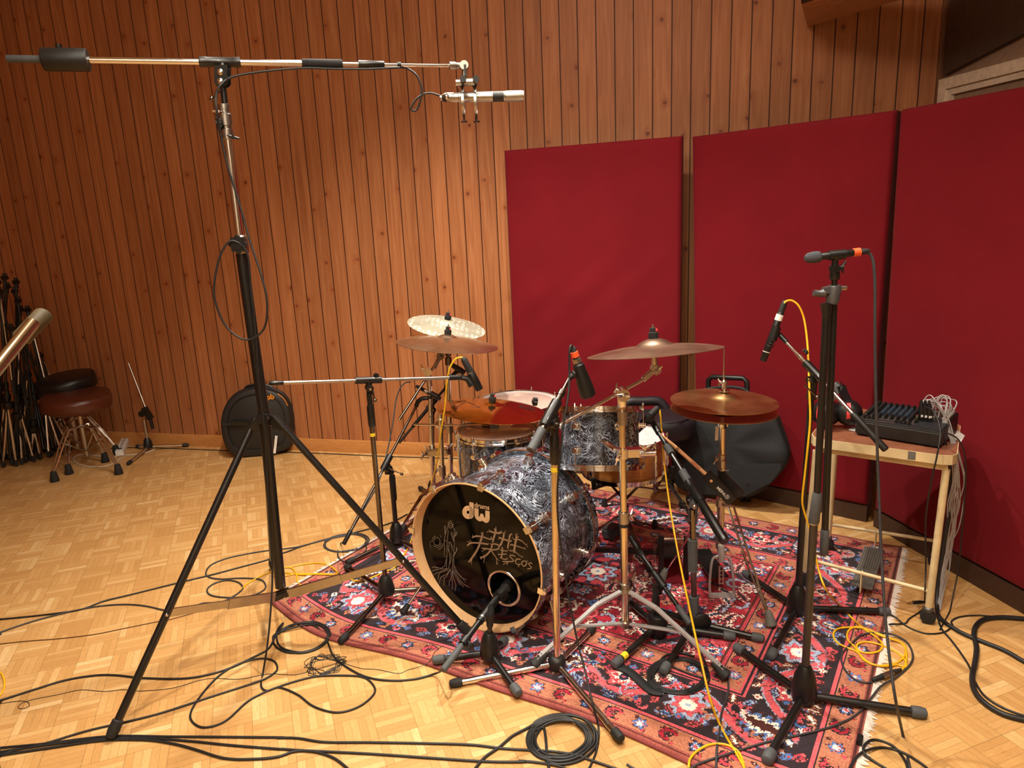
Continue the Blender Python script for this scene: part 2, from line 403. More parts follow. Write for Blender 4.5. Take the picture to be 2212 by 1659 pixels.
def skirting(name, p, q, nrm, h=.085, t=.014, mat='baseboard'):
    d = (q-p).normalized(); mb = MB()
    pr = [(0, 0), (t, 0), (t, h-.01), (t*.5, h), (0, h)]
    mb.prism([p+nrm*(u+.0005)+UP*v for u, v in pr], q-p); return struct(name, mb, M[mat])
skirting('baseboard_back', WS, WE, wn)
skirting('baseboard_left', LS, WS, V((1, 0, 0)))
# dark slanting board over the door, seen top right, and the edge post where the planks stop
rd = (RE-WE).normalized(); rn = V((rd.y, -rd.x, 0));  rn = -rn if rn.x > 0 else rn
def onright(x, y, off=0.): return pl(x, y, WE+rn*off, rn)
A_, B_ = onright(2037, 163, .03), onright(2212, 72, .03); sl_ = (B_-A_)
mb = MB(); far = A_+sl_*6
mb.prism([A_, far, V((far.x, far.y, HC-.01)), V((A_.x, A_.y, HC-.01))], -rn*.025); struct('trim_1', mb, M['dark'])
ez = WE+wn*.002; mb = MB(); mb.bar(ez+UP*.02-wd*.012+rn*.0, ez+UP*(HC-.01)-wd*.012, .03, .024, wn); struct('trim_2', mb, M['post'])
# door with its white frame in the right wall
D0 = onright(2030, 176, .0); zt = D0.z; dl = 1.1
P0 = V((WE.x, WE.y, 0))+rd*.03
dr = bpy.data.objects.new('door_1', None); C.objects.link(dr); dr.location = P0; dr['kind'] = 'structure'
def dpart(n, mb, mat):
    o = mb.make(n, mat, P0); o.location = (0, 0, 0); o.parent = dr; return o
w_ = .075; mb = MB()
def dframe(mb, ins, wid, t0, t1):
    s0, s1, zz = ins, dl-ins, zt-ins
    q = [(s0, .01), (s0, zz), (s1, zz), (s1, .01), (s1-wid, .01), (s1-wid, zz-wid), (s0+wid, zz-wid), (s0+wid, .01)]
    mb.prism([P0+rd*u+UP*v+rn*t0 for u, v in q], rn*(t1-t0))
dframe(mb, 0, .05, .002, .04); dpart('door_frame', mb, M['doorwhite'])
mb = MB(); dframe(mb, .05, .03, .002, .028); dpart('door_stop', mb, M['doorwhite'])
mb = MB(); mb.prism([P0+rd*u+UP*v+rn*.003 for u, v in ((.08, .012), (.08, zt-.08), (dl-.08, zt-.08), (dl-.08, .012))], rn*.008); dpart('door_leaf', mb, M['ledge'])
# boarded soffit coming down from the ceiling, top right
k0 = pl(1745, 60, V((0, 4.29, 0)), V((.256, 1, 0))); zs = k0.z
e1, e2 = g(1728, 0, zs), g(1950, 0, zs)
d1, d2 = (e1-k0).normalized(), (e2-k0).normalized()
w2 = .8; mb = MB()
for i in range(8):                                        # separate boards with dark gaps between
    q0 = k0+d1*(.014+i*.058)
    mb.prism([q0, q0+d2*w2, q0+d2*w2+d1*.046, q0+d1*.046], UP*.012)
so = struct('trim_3', mb, wood_simple('soffit_board', (160, 102, 64), (178, 120, 78), .45, (3, 14, 3), 4))
mb = MB(); mb.prism([k0+UP*.006, k0+d2*w2+UP*.006, k0+d2*w2+d1*.5+UP*.006, k0+d1*.5+UP*.006], UP*.12); struct('trim_4', mb, M['black'])

# ------------------------------------------------------------------ three red acoustic panels
def panel(BL, BR, TL, TR, label, thick, wr):
    fn = (BR-BL).cross(UP).normalized()
    if fn.y > 0: fn = -fn
    base = (BL+BR)/2
    t = T('acoustic_panel', label, 'acoustic panel', (base.x, base.y, 0), 'red fabric acoustic panels')
    z0 = .085
    def S(u, v, off=0.):
        b = BL.lerp(BR, u); tt = TL.lerp(TR, u); p = b.lerp(tt, z0/TL.z+(1-z0/TL.z)*v)
        return p+fn*off
    mb = MB(); rn_ = .018
    def F(u, v):
        eu = min(u, 1-u)*1.0; ev = min(v, 1-v)*1.86
        e = min(eu, ev); o = -rn_*(1-min(1, e/rn_))**2
        if wr:
            q = (u-.28)*1.0-(.55-v)*-1.9
            o += wr*sum(am*math.sin(fr*(u*ax+v*ay)+ph) for am, fr, ax, ay, ph in ((.5, 21, 1., -1.3, 1.), (.3, 37, .7, -1.5, 2.), (.25, 15, 1.4, -.4, 4.)))*math.exp(-((v-.42)/.28)**2)*min(1, eu*6)
        return S(u, v, o)
    us = [0, .004, .01, .018]+[.018+(1-.036)*i/46 for i in range(1, 46)]+[.982, .99, .996, 1]
    vs = [0, .003, .006, .01]+[.01+.98*i/60 for i in range(1, 60)]+[.99, .994, .997, 1]
    vv = [F(u, v) for v in vs for u in us]; nu = len(us)
    fs = [(j*nu+i, j*nu+i+1, (j+1)*nu+i+1, (j+1)*nu+i) for j in range(len(vs)-1) for i in range(nu-1)]
    mb.add(vv, fs); t.p('fabric_cover', mb, M['fabric'])
    mb = MB()
    c = [S(0, 0, -rn_), S(1, 0, -rn_), S(1, 1, -rn_), S(0, 1, -rn_)]
    mb.prism(c, -fn*(thick-rn_)); t.p('panel_side', mb, M['fabric'])
    mb = MB(); b0, b1 = BL-fn*(thick/2)+UP*z0/2, BR-fn*(thick/2)+UP*z0/2
    mb.bar(b0, b1, thick*.8, z0-.004, UP); t.p('plinth', mb, M['darktrim'])
    return t
h_ = 1.86
panel(V((.012, 4.10, 0)), V((.905, 3.745, 0)), g(1087, 325, h_), g(1473, 293, h_), 'leftmost red fabric panel with creased cover against the plank wall', .06, .007)
panel(V((.985, 3.68, 0)), V((1.655, 3.13, 0)), g(1493, 295, h_), g(1936, 237, h_), 'middle red fabric panel behind the hi-hat and black bag', .11, 0)
T3 = g(1941, 237, h_); d3 = V((.283, -.959, 0))
panel(V((1.668, 3.09, 0)), V((1.668, 3.09, 0))+V((.2, -.98, 0))*1.0, T3, T3+d3, 'right-hand red fabric panel behind the small cream table', .05, 0)

# ------------------------------------------------------------------ the rug, knot by knot
RFL, RFR, RBR = V((-1.03, 2.67, 0)), V((.776, 1.454, 0)), V((1.69, 2.86, 0)); RBL = RFL+(RBR-RFR)
LU, LV = (RFR-RFL).length, (RBR-RFR).length; eu_, ev_ = (RFR-RFL)/LU, (RBR-RFR)/LV
nrmR = V((-eu_.y, eu_.x, 0)); nrmR = -nrmR if nrmR.y > 0 else nrmR
RZ = .009
def rugpt(s, t, z=RZ):                                   # metres along the front edge / towards the back
    p = RFL+eu_*s+ev_*t+nrmR*(.085*math.exp(-((s-.45)/.35)**2)+.012*math.sin(s*7.3)*math.exp(-t*4))*max(0, 1-t/LV)**2
    return V((p.x, p.y, z))
def onrug(p):
    d = p-RFL; return -.02 < d.dot(eu_) < LU+.02 and -.08 < d.dot(ev_) < LV+.02
def rug():
    NU, NV = 540, 420; rs = np.random.RandomState(5)
    pal = {k: np.array(lin(c)) for k, c in dict(red=(150, 26, 44), pink=(200, 84, 92), rose=(176, 58, 70), navy=(32, 36, 62), black=(40, 30, 36), wine=(112, 18, 36), blue=(74, 106, 160), light=(150, 166, 192), ivory=(232, 216, 202), camel=(168, 106, 82), brown=(74, 34, 30), mauve=(120, 96, 110), rust=(140, 72, 64)).items()}
    img = np.zeros((NV, NU, 3))
    jj, ii = np.mgrid[0:NV, 0:NU]
    s = (ii+.5)/NU*LU; t = (jj+.5)/NV*LV
    js = s+rs.uniform(-.5, .5, s.shape)*.006; jt = t+rs.uniform(-.5, .5, s.shape)*.006
    d = np.minimum(np.minimum(s, LU-s), np.minimum(t, LV-t))
    def band(lo, hi, c): img[(d >= lo) & (d < hi)] = pal[c]
    img[:] = pal['red']
    band(0, .010, 'rust'); band(.010, .016, 'brown'); band(.016, .022, 'rust'); band(.022, .095, 'camel'); band(.095, .101, 'black'); band(.101, .112, 'pink'); band(.112, .118, 'black')
    band(.118, .335, 'black'); band(.335, .341, 'pink'); band(.341, .349, 'black'); band(.349, .358, 'pink'); band(.358, .43, 'camel'); band(.43, .437, 'black'); band(.437, .449, 'rose'); band(.449, .455, 'brown')
    def win(cx, cy, r):
        i0, i1 = max(0, int((cx-r)/LU*NU)), min(NU, int((cx+r)/LU*NU)+2); j0, j1 = max(0, int((cy-r)/LV*NV)), min(NV, int((cy+r)/LV*NV)+2)
        return slice(j0, j1), slice(i0, i1)
    def put(sl, mask, c, lim=None):
        if lim is not None: mask = mask & (d[sl] > lim[0]) & (d[sl] < lim[1])
        img[sl][mask] = pal[c]
    def rosette(cx, cy, r, cols, k=8, rot=0., lim=None):
        sl = win(cx, cy, r*1.3); x, y = js[sl]-cx, jt[sl]-cy; q = np.hypot(x, y); th = np.arctan2(y, x)+rot
        w = r*(.84+.16*np.cos(k*th))
        put(sl, q < w*1.1, 'brown', lim); put(sl, q < w, cols[0], lim); put(sl, q < w*.72, cols[1], lim)
        put(sl, (q < w*.66) & (np.cos(k*th) > -.2), cols[2], lim); put(sl, q < r*.36, 'ivory', lim); put(sl, q < r*.28, cols[3], lim); put(sl, q < r*.1, cols[0], lim)
    def leaf(cx, cy, L, W, rot, cols, lim=None):
        sl = win(cx, cy, L*1.2); x, y = js[sl]-cx, jt[sl]-cy; c_, s_ = math.cos(rot), math.sin(rot)
        u, v = x*c_+y*s_, -x*s_+y*c_; v = v-.25*W*np.sin(u/L*3)
        w = W*(1-np.abs(u/L)**1.6)*(1+.22*np.sign(np.sin(u/L*22))); ok = np.abs(u) < L
        put(sl, ok & (np.abs(v) < w*1.22+.003), 'brown', lim); put(sl, ok & (np.abs(v) < w), cols[0], lim); put(sl, ok & (np.abs(v) < w*.66), cols[1], lim); put(sl, (np.abs(u) < L*.7) & (np.abs(v) < w*.36), cols[2], lim)
    def hook(cx, cy, r, a0, a1, w, c, edge=None, lim=None):
        sl = win(cx, cy, r*1.5); x, y = js[sl]-cx, jt[sl]-cy; q = np.hypot(x, y); th = (np.arctan2(y, x)-a0) % (2*math.pi)
        rr = r*(1-.45*th/(a1)); ok = th < a1
        if edge: put(sl, ok & (np.abs(q-rr) < w*1.7), edge, lim)
        put(sl, ok & (np.abs(q-rr) < w*(1+.3*np.sign(np.sin(th*9)))), c, lim)
    def cross(cx, cy, r, c, c2, lim=None):
        sl = win(cx, cy, r*1.2); x, y = np.abs(js[sl]-cx), np.abs(jt[sl]-cy)
        put(sl, (x+y < r*1.15) & (np.minimum(x, y) < r*.5), 'brown', lim); put(sl, (x+y < r) & (np.minimum(x, y) < r*.34), c, lim); put(sl, x+y < r*.35, c2, lim)
    def edgepos(u, dd):                                   # walk round a rectangle inset by dd
        a_, b_ = LU-2*dd, LV-2*dd; u = u % (2*a_+2*b_)
        if u < a_: return dd+u, dd, 0.
        u -= a_
        if u < b_: return LU-dd, dd+u, math.pi/2
        u -= b_
        if u < a_: return LU-dd-u, LV-dd, math.pi
        return dd, LV-dd-(u-a_), -math.pi/2
    # main border: meandering vine with rosettes and palmettes
    md = .2265; per = 2*(LU-2*md)+2*(LV-2*md); n = 26; st = per/n; lim = (.118, .335)
    for q in np.arange(0, per, .0035):
        cx, cy, ro = edgepos(q, md); off = .062*math.sin(q/st*math.pi); px, py = cx-math.sin(ro)*off, cy+math.cos(ro)*off
        sl = win(px, py, .02); h = np.hypot(js[sl]-px, jt[sl]-py); put(sl, h < .017, 'light' if (q/st) % 2 < 1 else 'mauve', lim)
    for q in np.arange(0, per, .0035):
        cx, cy, ro = edgepos(q, md); off = .062*math.sin(q/st*math.pi); px, py = cx-math.sin(ro)*off, cy+math.cos(ro)*off
        sl = win(px, py, .02); h = np.hypot(js[sl]-px, jt[sl]-py); put(sl, h < .0125, 'pink', lim)
    for k in range(n):
        q = (k+.5)*st; cx, cy, ro = edgepos(q, md); sg = 1 if k % 2 == 0 else -1
        ox, oy = -math.sin(ro), math.cos(ro); px, py = cx-ox*.012*sg, cy-oy*.012*sg
        if k % 3 == 0: rosette(px, py, .075, ('light', 'rose', 'pink', 'ivory'), 8, .3, lim)
        elif k % 3 == 1: leaf(px, py, .095, .05, ro+.5*sg, ('blue', 'ivory', 'brown'), lim)
        else: rosette(px, py, .062, ('pink', 'ivory', 'rose', 'navy'), 6, 0, lim)
        for e in (-1, 1):
            hx, hy, hr = edgepos(q+e*st*.42, md+sg*.045)
            hook(hx, hy, .036, hr+e*1.2, 4.4, .0065, ('pink', 'camel', 'rose')[k % 3], 'light' if k % 2 else None, lim)
            cross(*edgepos(q+e*st*.3, md-sg*.075)[:2], .016, ('ivory', 'blue', 'pink')[(k+e) % 3], 'rose', lim)
        leaf(*edgepos(q+st*.5, md-sg*.055)[:2], .04, .018, ro+1.1*sg, ('blue', 'light', 'rose'), lim)
    r1 = random.Random(31)
    for k in range(1100):
        q = r1.uniform(0, per); dd = r1.choice((.14, .16, .19, .22, .26, .29, .315))
        cx, cy, ro = edgepos(q, dd)
        i_, j_ = min(NU-1, int(cx/LU*NU)), min(NV-1, int(cy/LV*NV))
        if abs(img[j_, i_]-pal['black']).sum() > .02: continue
        ty = r1.random()
        if ty < .35: hook(cx, cy, r1.uniform(.014, .024), ro+r1.uniform(0, 6), 4.2, .0045, r1.choice(('camel', 'rose', 'pink', 'blue')), None, lim)
        elif ty < .7: cross(cx, cy, r1.uniform(.010, .017), r1.choice(('pink', 'blue', 'ivory', 'rose', 'camel')), 'navy', lim)
        else: leaf(cx, cy, .028, .011, ro+r1.uniform(0, 3), r1.choice((('rose', 'pink', 'brown'), ('blue', 'light', 'navy'), ('camel', 'brown', 'ivory'))), lim)
    # guards
    for dd, lo, hi, stp in ((.0585, .022, .095, .088), (.394, .358, .43, .08)):
        per = 2*(LU-2*dd)+2*(LV-2*dd); n = int(per/stp)
        for k in range(n):
            cx, cy, ro = edgepos((k+.5)*per/n, dd)
            if k % 2: rosette(cx, cy, .024, (('blue', 'rose', 'light', 'ivory'), ('navy', 'light', 'blue', 'pink'))[k//2 % 2], 6, 0, (lo, hi))
            else:
                hook(cx, cy, .025, ro+.4, 5., .006, ('rose', 'red')[k//2 % 2], 'black', (lo, hi)); cross(cx, cy, .011, 'black', 'pink', (lo, hi))
            hx, hy, _ = edgepos((k+1.)*per/n, dd+.024); cross(hx, hy, .008, 'brown', 'ivory', (lo, hi)); hx, hy, _ = edgepos((k+1.)*per/n, dd-.024); cross(hx, hy, .008, 'rose', 'pink', (lo, hi))
    # field: allover of flowers, hooks and leaves, mirrored left-right and front-back about a navy medallion
    X0, Y0 = LU/2, LV/2; fl = (.455, 9.)
    r0 = random.Random(11); spots = []
    for i in range(9):
        for j in range(7):
            spots.append((.03+i*.082+r0.uniform(-.02, .02), .03+j*.072+r0.uniform(-.018, .018), r0.random(), r0.random(), r0.uniform(0, 6.28)))
    mo = []
    for x, y, ty, c_, ro in spots:
        for sx in (-1, 1):
            for sy in (-1, 1): mo.append((X0+sx*x, Y0+sy*y, ty, c_, ro if sx*sy > 0 else -ro))
    sl = (slice(0, NV), slice(0, NU)); du, dv = np.abs(js-X0), np.abs(jt-Y0)
    stp = .02*np.floor(dv/.02); dia = du/.42+stp/.3
    put(sl, dia < 1.06, 'brown', fl); put(sl, dia < 1.02, 'pink', fl); put(sl, dia < .97, 'wine', fl); put(sl, dia < .5, 'brown', fl); put(sl, dia < .47, 'rose', fl)
    cor = (LU/2-du)+(LV/2-dv); cs = .03*np.floor(cor/.03)
    put(sl, cs < 1.16, 'black', fl); put(sl, cs < 1.13, 'mauve', fl); put(sl, cs < 1.1, 'rose', fl)
    for px, py, ty, c_, ro in mo:
        if ty < .28: rosette(px, py, .04, (('blue', 'ivory', 'rose', 'navy'), ('pink', 'navy', 'ivory', 'rose'), ('ivory', 'rose', 'navy', 'pink'), ('light', 'navy', 'blue', 'pink'))[int(c_*4)], 6+2*int(c_*2), ro, fl)
        elif ty < .5: leaf(px, py, .055, .022, ro, (('ivory', 'rose', 'black'), ('blue', 'navy', 'pink'), ('pink', 'ivory', 'navy'))[int(c_*3)], fl)
        elif ty < .85: hook(px, py, .04, ro, 4.8, .0065, ('ivory', 'light', 'navy', 'pink')[int(c_*4)], 'wine', fl)
        else: cross(px, py, .026, ('ivory', 'blue', 'camel')[int(c_*3)], 'navy', fl)
    for px, py, ty, c_, ro in mo[::2]:
        cross(px+.04, py+.035, .012, ('ivory', 'pink', 'light', 'camel')[int(c_*4)], 'rose', fl); hook(px-.03, py+.03, .02, ro+2, 4., .0035, 'black', None, fl)
    rosette(X0, Y0, .09, ('light', 'navy', 'pink', 'ivory'), 8, 0, fl)
    img *= rs.uniform(.72, 1.2, (NV, NU, 1)); img *= (1+.1*np.sin(t*60+rs.uniform(0, 1, (NV, 1))*3))[..., None]
    img = np.clip(img*1.14, 0, 1)
    vs = []
    ph = [(rs.uniform(2, 9), rs.uniform(2, 9), rs.uniform(0, 6)) for _ in range(4)]
    for j in range(NV+1):
        for i in range(NU+1):
            s_, t_ = i/NU*LU, j/NV*LV; edge = min(s_, LU-s_, t_, LV-t_)
            z = RZ-.004*max(0, 1-edge/.012)**2
            p = rugpt(s_, t_); vs.append((p.x, p.y, z))
    fs = [(j*(NU+1)+i, j*(NU+1)+i+1, (j+1)*(NU+1)+i+1, (j+1)*(NU+1)+i) for j in range(NV) for i in range(NU)]
    c0 = (RFL+RBR)/2; t = T('rug', 'red and navy patterned Persian rug under the drum kit', 'rug', (c0.x, c0.y, 0))
    me = bpy.data.meshes.new('pile'); me.from_pydata([(x-c0.x, y-c0.y, z) for x, y, z in vs], [], fs)
    at = me.attributes.new('Knot', 'FLOAT_COLOR', 'CORNER'); col = np.ones((NV*NU, 4, 4), np.float32); col[..., :3] = img.reshape(-1, 1, 3)
    at.data.foreach_set('color', col.ravel()); me.materials.append(M['rug']); me.polygons.foreach_set('use_smooth', [True]*len(me.polygons))
    o = bpy.data.objects.new('pile', me); C.objects.link(o); o.parent = t.o
    mb = MB(); mb.tube([rugpt(i/60*LU, -.004, .0055) for i in range(61)], .0055, 8); t.p('bound_edge', mb, plain('rug_selvage', (128, 58, 56), .9, bump=.4, nscale=120))
    for s0, sg in ((LU, 1), (0, -1)):
        mb = MB(); rr = random.Random(3)
        for i in range(210):
            q = i/210*LV; p0 = rugpt(s0, q, .005); L = rr.uniform(.012, .028); dq = rr.uniform(-.008, .008)
            p1 = p0+eu_*sg*L*.5+ev_*dq*.4+V((0, 0, -.0015)); p2 = p0+eu_*sg*L+ev_*dq; p2.z = .002
            mb.tube([p0-eu_*sg*.004, p1, p2], [.0042, .0036, .0014], 5)
        f = t.p('fringe', mb, M['fringe'])
    return t
rug()
def fl(x, y, r=0.):                                      # point on the floor or on the rug, raised by r
    p = g(x, y, 0)
    if onrug(p): p = g(x, y, RZ); return p+UP*r
    return p+UP*r
# ------------------------------------------------------------------ the drum kit
# bass drum: C0 centre of the front hoop, AX axis pointing to the drummer
C0 = V((-.169, 2.361, .289+RZ)); AX = V((math.sin(R(33.2)), math.cos(R(33.2)), 0)); RH, LB = .289, .438
AS = V((0, 0, 1)).cross(AX).normalized()                  # sideways
def bdp(ang, r, h): return C0+AX*h+(UP*math.sin(ang)-AS*math.cos(ang))*r
bd = T('bass_drum', 'bass drum in black and pearl swirl wrap with printed black front head', 'drum', (C0.x, C0.y, RZ))
mb = MB(); mb.ring([(.272, .047), (.272, LB-.03), (.262, LB-.03), (.262, .047)], C0, AX, 96); bd.p('shell', mb, M['wrap'])
mb = MB(); mb.ring([(RH-.001, 0), (RH-.001, .05), (.2735, .05), (.2825, .002), (.2835, 0)], C0, AX, 96)
fh = bd.p('front_hoop', mb, M['maple'])
mb = MB(); mb.ring([(RH+.0015, .004), (RH+.0015, .049), (RH-.0008, .049), (RH-.0008, .004)], C0, AX, 96); bd.p('hoop_wrap', mb, M['wrap'], fh)
mb = MB(); mb.ring([(RH, LB-.04), (RH, LB), (.274, LB), (.274, LB-.04)], C0, AX, 96); bh = bd.p('rear_hoop', mb, M['wrap'])
mb = MB(); mb.ring([(RH+.0012, LB-.041), (RH+.0012, LB-.034), (RH-.001, LB-.034), (RH-.001, LB-.041)], C0, AX, 96); bd.p('hoop_edge', mb, M['post'], bh)
mb = MB(); mb.lathe([(0, LB-.02), (.274, LB-.02)], C0, AX, 64); bd.p('rear_head', mb, M['head'])
HD = .042; PH = C0+AX*HD                                   # plane of the front head
pc = pl(1089, 1270, PH, AX)
mb = MB(); n = 96; vs = []
for k in range(n):
    an = 2*math.pi*k/n; di = UP*math.sin(an)-AS*math.cos(an); vs.append(pc+di*.064)
    b = (pc-PH).dot(di); c = (pc-PH).length_squared-.2752**2; q = -b+math.sqrt(b*b-c); vs.append(pc+di*q)
mb.add(vs, [(2*k, 2*k+1, 2*((k+1) % n)+1, 2*((k+1) % n)) for k in range(n)]); hd = bd.p('front_head', mb, M['head'])
mb = MB(); mb.torus(pc-AX*.001, AX, .066, .0055, 64, 10); bd.p('port_ring', mb, M['chrome'], hd)
PT = PH-AX*.0005
# printing on the head: the maker's logo
def dw(x, y): return pl(980+x*.05425, 1060+y*.05425, PT, AX)
mb = MB()
ou = [dw(570+228*math.cos(t), 860+265*math.sin(t)*(1.) + (8*math.cos(t))) for t in [2*math.pi*k/48 for k in range(48)]]
inn = [dw(570+54*math.cos(t), 858+64*math.sin(t)) for t in [2*math.pi*k/48 for k in range(48)]]
mb.add(ou+inn, [(k, (k+1) % 48, (k+1) % 48+48, k+48) for k in range(48)])
mb.flat([dw(*q) for q in ((622, 445), (795, 485), (795, 980), (770, 1060), (715, 1105), (640, 1122), (625, 1122), (622, 900))])
mb.flat([dw(*q) for q in ((825, 685), (990, 718), (990, 1000), (1005, 1032), (1035, 1025), (1050, 955), (1080, 915), (1125, 906), (1175, 940), (1205, 1010), (1215, 1060), (1240, 1088), (1257, 1060), (1257, 782), (1432, 820), (1432, 1130), (1400, 1225), (1345, 1275), (1275, 1278), (1200, 1240), (1130, 1192), (1090, 1212), (1040, 1220), (960, 1190), (880, 1110), (838, 1020), (825, 940))])
bd.p('maker_logo', mb, M['logo'], hd)
o_ = dw(822, 650); text('drums', 1., o_, (dw(1440, 772)-o_)/2.62, (dw(822, 455)-o_)/.72, M['logo'], bd, 'maker_logo_word', .02).parent = hd
# band name in branch-like letters
def tq(x, y): return pl(980+x*.0904, 1070+y*.0904, PT, AX)
MS = .0904/FPX*2.42*1.25
mb = MB()
def br(w, *pts, tp=False): mb.ribbon(cr([tq(*p) for p in pts], 4), AX, w*MS, tp)
for w, tp, pts in (
 (40, 0, ((1005, 800), (1000, 880), (965, 990), (935, 1110))), (38, 0, ((850, 850), (930, 880), (1000, 895), (1100, 900), (1140, 870))), (16, 0, ((1005, 820), (1010, 750))), (14, 0, ((990, 860), (965, 790))), (14, 0, ((870, 860), (785, 880))), (12, 0, ((870, 860), (835, 815))), (14, 0, ((1110, 890), (1130, 840))), (12, 0, ((925, 1090), (915, 1125))), (12, 0, ((945, 1090), (955, 1125))),
 (38, 0, ((1200, 900), (1190, 1000), (1150, 1120), (1110, 1210))), (36, 0, ((1350, 940), (1325, 1050), (1300, 1200), (1290, 1265))), (12, 0, ((1295, 1250), (1320, 1320))), (36, 0, ((1080, 1005), (1180, 1045), (1300, 1080), (1380, 1100))), (14, 0, ((1200, 930), (1155, 875))), (14, 0, ((1210, 920), (1235, 850))), (13, 0, ((1110, 1020), (1065, 1050))), (14, 0, ((1345, 950), (1405, 930))), (12, 0, ((1345, 950), (1385, 905))), (12, 0, ((1350, 1090), (1385, 1065))), (12, 0, ((1130, 1170), (1080, 1170))),
 (44, 0, ((1500, 960), (1500, 1020), (1480, 1110), (1455, 1250), (1440, 1370))), (30, 1, ((1500, 1050), (1560, 1060), (1640, 1100), (1720, 1180), (1780, 1240))), (18, 0, ((1430, 1055), (1500, 1050))), (32, 1, ((1355, 1175), (1450, 1195), (1550, 1225), (1725, 1285))), (24, 1, ((1440, 1320), (1520, 1390), (1580, 1440), (1650, 1485))), (20, 0, ((1345, 1330), (1440, 1315))), (14, 0, ((1490, 980), (1478, 910))), (12, 0, ((1505, 970), (1522, 905))), (14, 0, ((1515, 1020), (1558, 985))), (12, 0, ((1440, 1055), (1402, 1000))), (11, 0, ((1715, 1180), (1765, 1158))), (11, 0, ((1675, 1265), (1708, 1248))), (11, 0, ((1625, 1470), (1660, 1452))), (12, 0, ((1370, 1330), (1345, 1288))), (12, 0, ((1380, 1180), (1345, 1210))),
 (42, 0, ((690, 900), (680, 980), (640, 1100), (600, 1220), (530, 1360), (440, 1490), (360, 1600))), (30, 0, ((440, 1010), (530, 978), (680, 985), (800, 1030), (880, 1050), (920, 1020))), (32, 0, ((325, 1205), (410, 1140), (600, 1140), (830, 1170))), (14, 0, ((685, 930), (650, 885))), (12, 0, ((690, 920), (703, 870))), (12, 0, ((465, 1000), (450, 940))), (11, 0, ((560, 978), (528, 948))), (13, 0, ((885, 1045), (900, 975))), (14, 0, ((410, 1140), (328, 1100))), (13, 0, ((430, 1135), (385, 1070))), (12, 0, ((800, 1165), (840, 1140))), (18, 1, ((450, 1470), (430, 1560), (420, 1660))), (12, 0, ((375, 1570), (340, 1590))),
 (36, 0, ((925, 1150), (910, 1220), (880, 1310), (800, 1410), (700, 1475), (630, 1485))), (28, 0, ((920, 1160), (1030, 1170), (1085, 1220), (1060, 1280), (960, 1302), (890, 1292), (780, 1275), (670, 1265))), (32, 1, ((890, 1300), (950, 1400), (1020, 1500), (1025, 1660))), (16, 1, ((800, 1275), (740, 1300), (665, 1345))), (18, 1, ((770, 1430), (740, 1500), (715, 1620))), (14, 1, ((1015, 1490), (1100, 1570))), (14, 0, ((905, 1185), (865, 1150))), (13, 0, ((680, 1480), (645, 1530))), (12, 0, ((1025, 1580), (1075, 1650))),
 (32, 0, ((1162, 1240), (1165, 1330), (1140, 1490))), (22, 0, ((1110, 1295), (1170, 1322), (1290, 1328))), (22, 0, ((1055, 1415), (1150, 1410), (1268, 1400))), (22, 0, ((1105, 1475), (1160, 1512), (1240, 1530), (1290, 1505))),
 (22, 0, ((1470, 1460), (1400, 1430), (1340, 1442), (1380, 1500), (1435, 1555), (1400, 1580), (1280, 1582), (1165, 1580))), (14, 0, ((1310, 1590), (1240, 1620), (1180, 1655))), (12, 0, ((1300, 1590), (1270, 1670))),
 (24, 0, ((1600, 1530), (1520, 1522), (1478, 1570), (1495, 1630), (1550, 1655), (1600, 1640))), (14, 0, ((1550, 1650), (1560, 1690), (1530, 1705))),
 (22, 0, ((1690, 1560), (1630, 1600), (1640, 1670), (1690, 1690), (1735, 1650), (1740, 1600), (1690, 1560))), (13, 0, ((1735, 1600), (1765, 1555))),
 (22, 0, ((1880, 1640), (1830, 1612), (1790, 1640), (1830, 1685), (1855, 1730), (1800, 1755), (1760, 1750)))):
    br(w, *pts, tp=bool(tp))
bd.p('band_name', mb, M['twig'], hd)
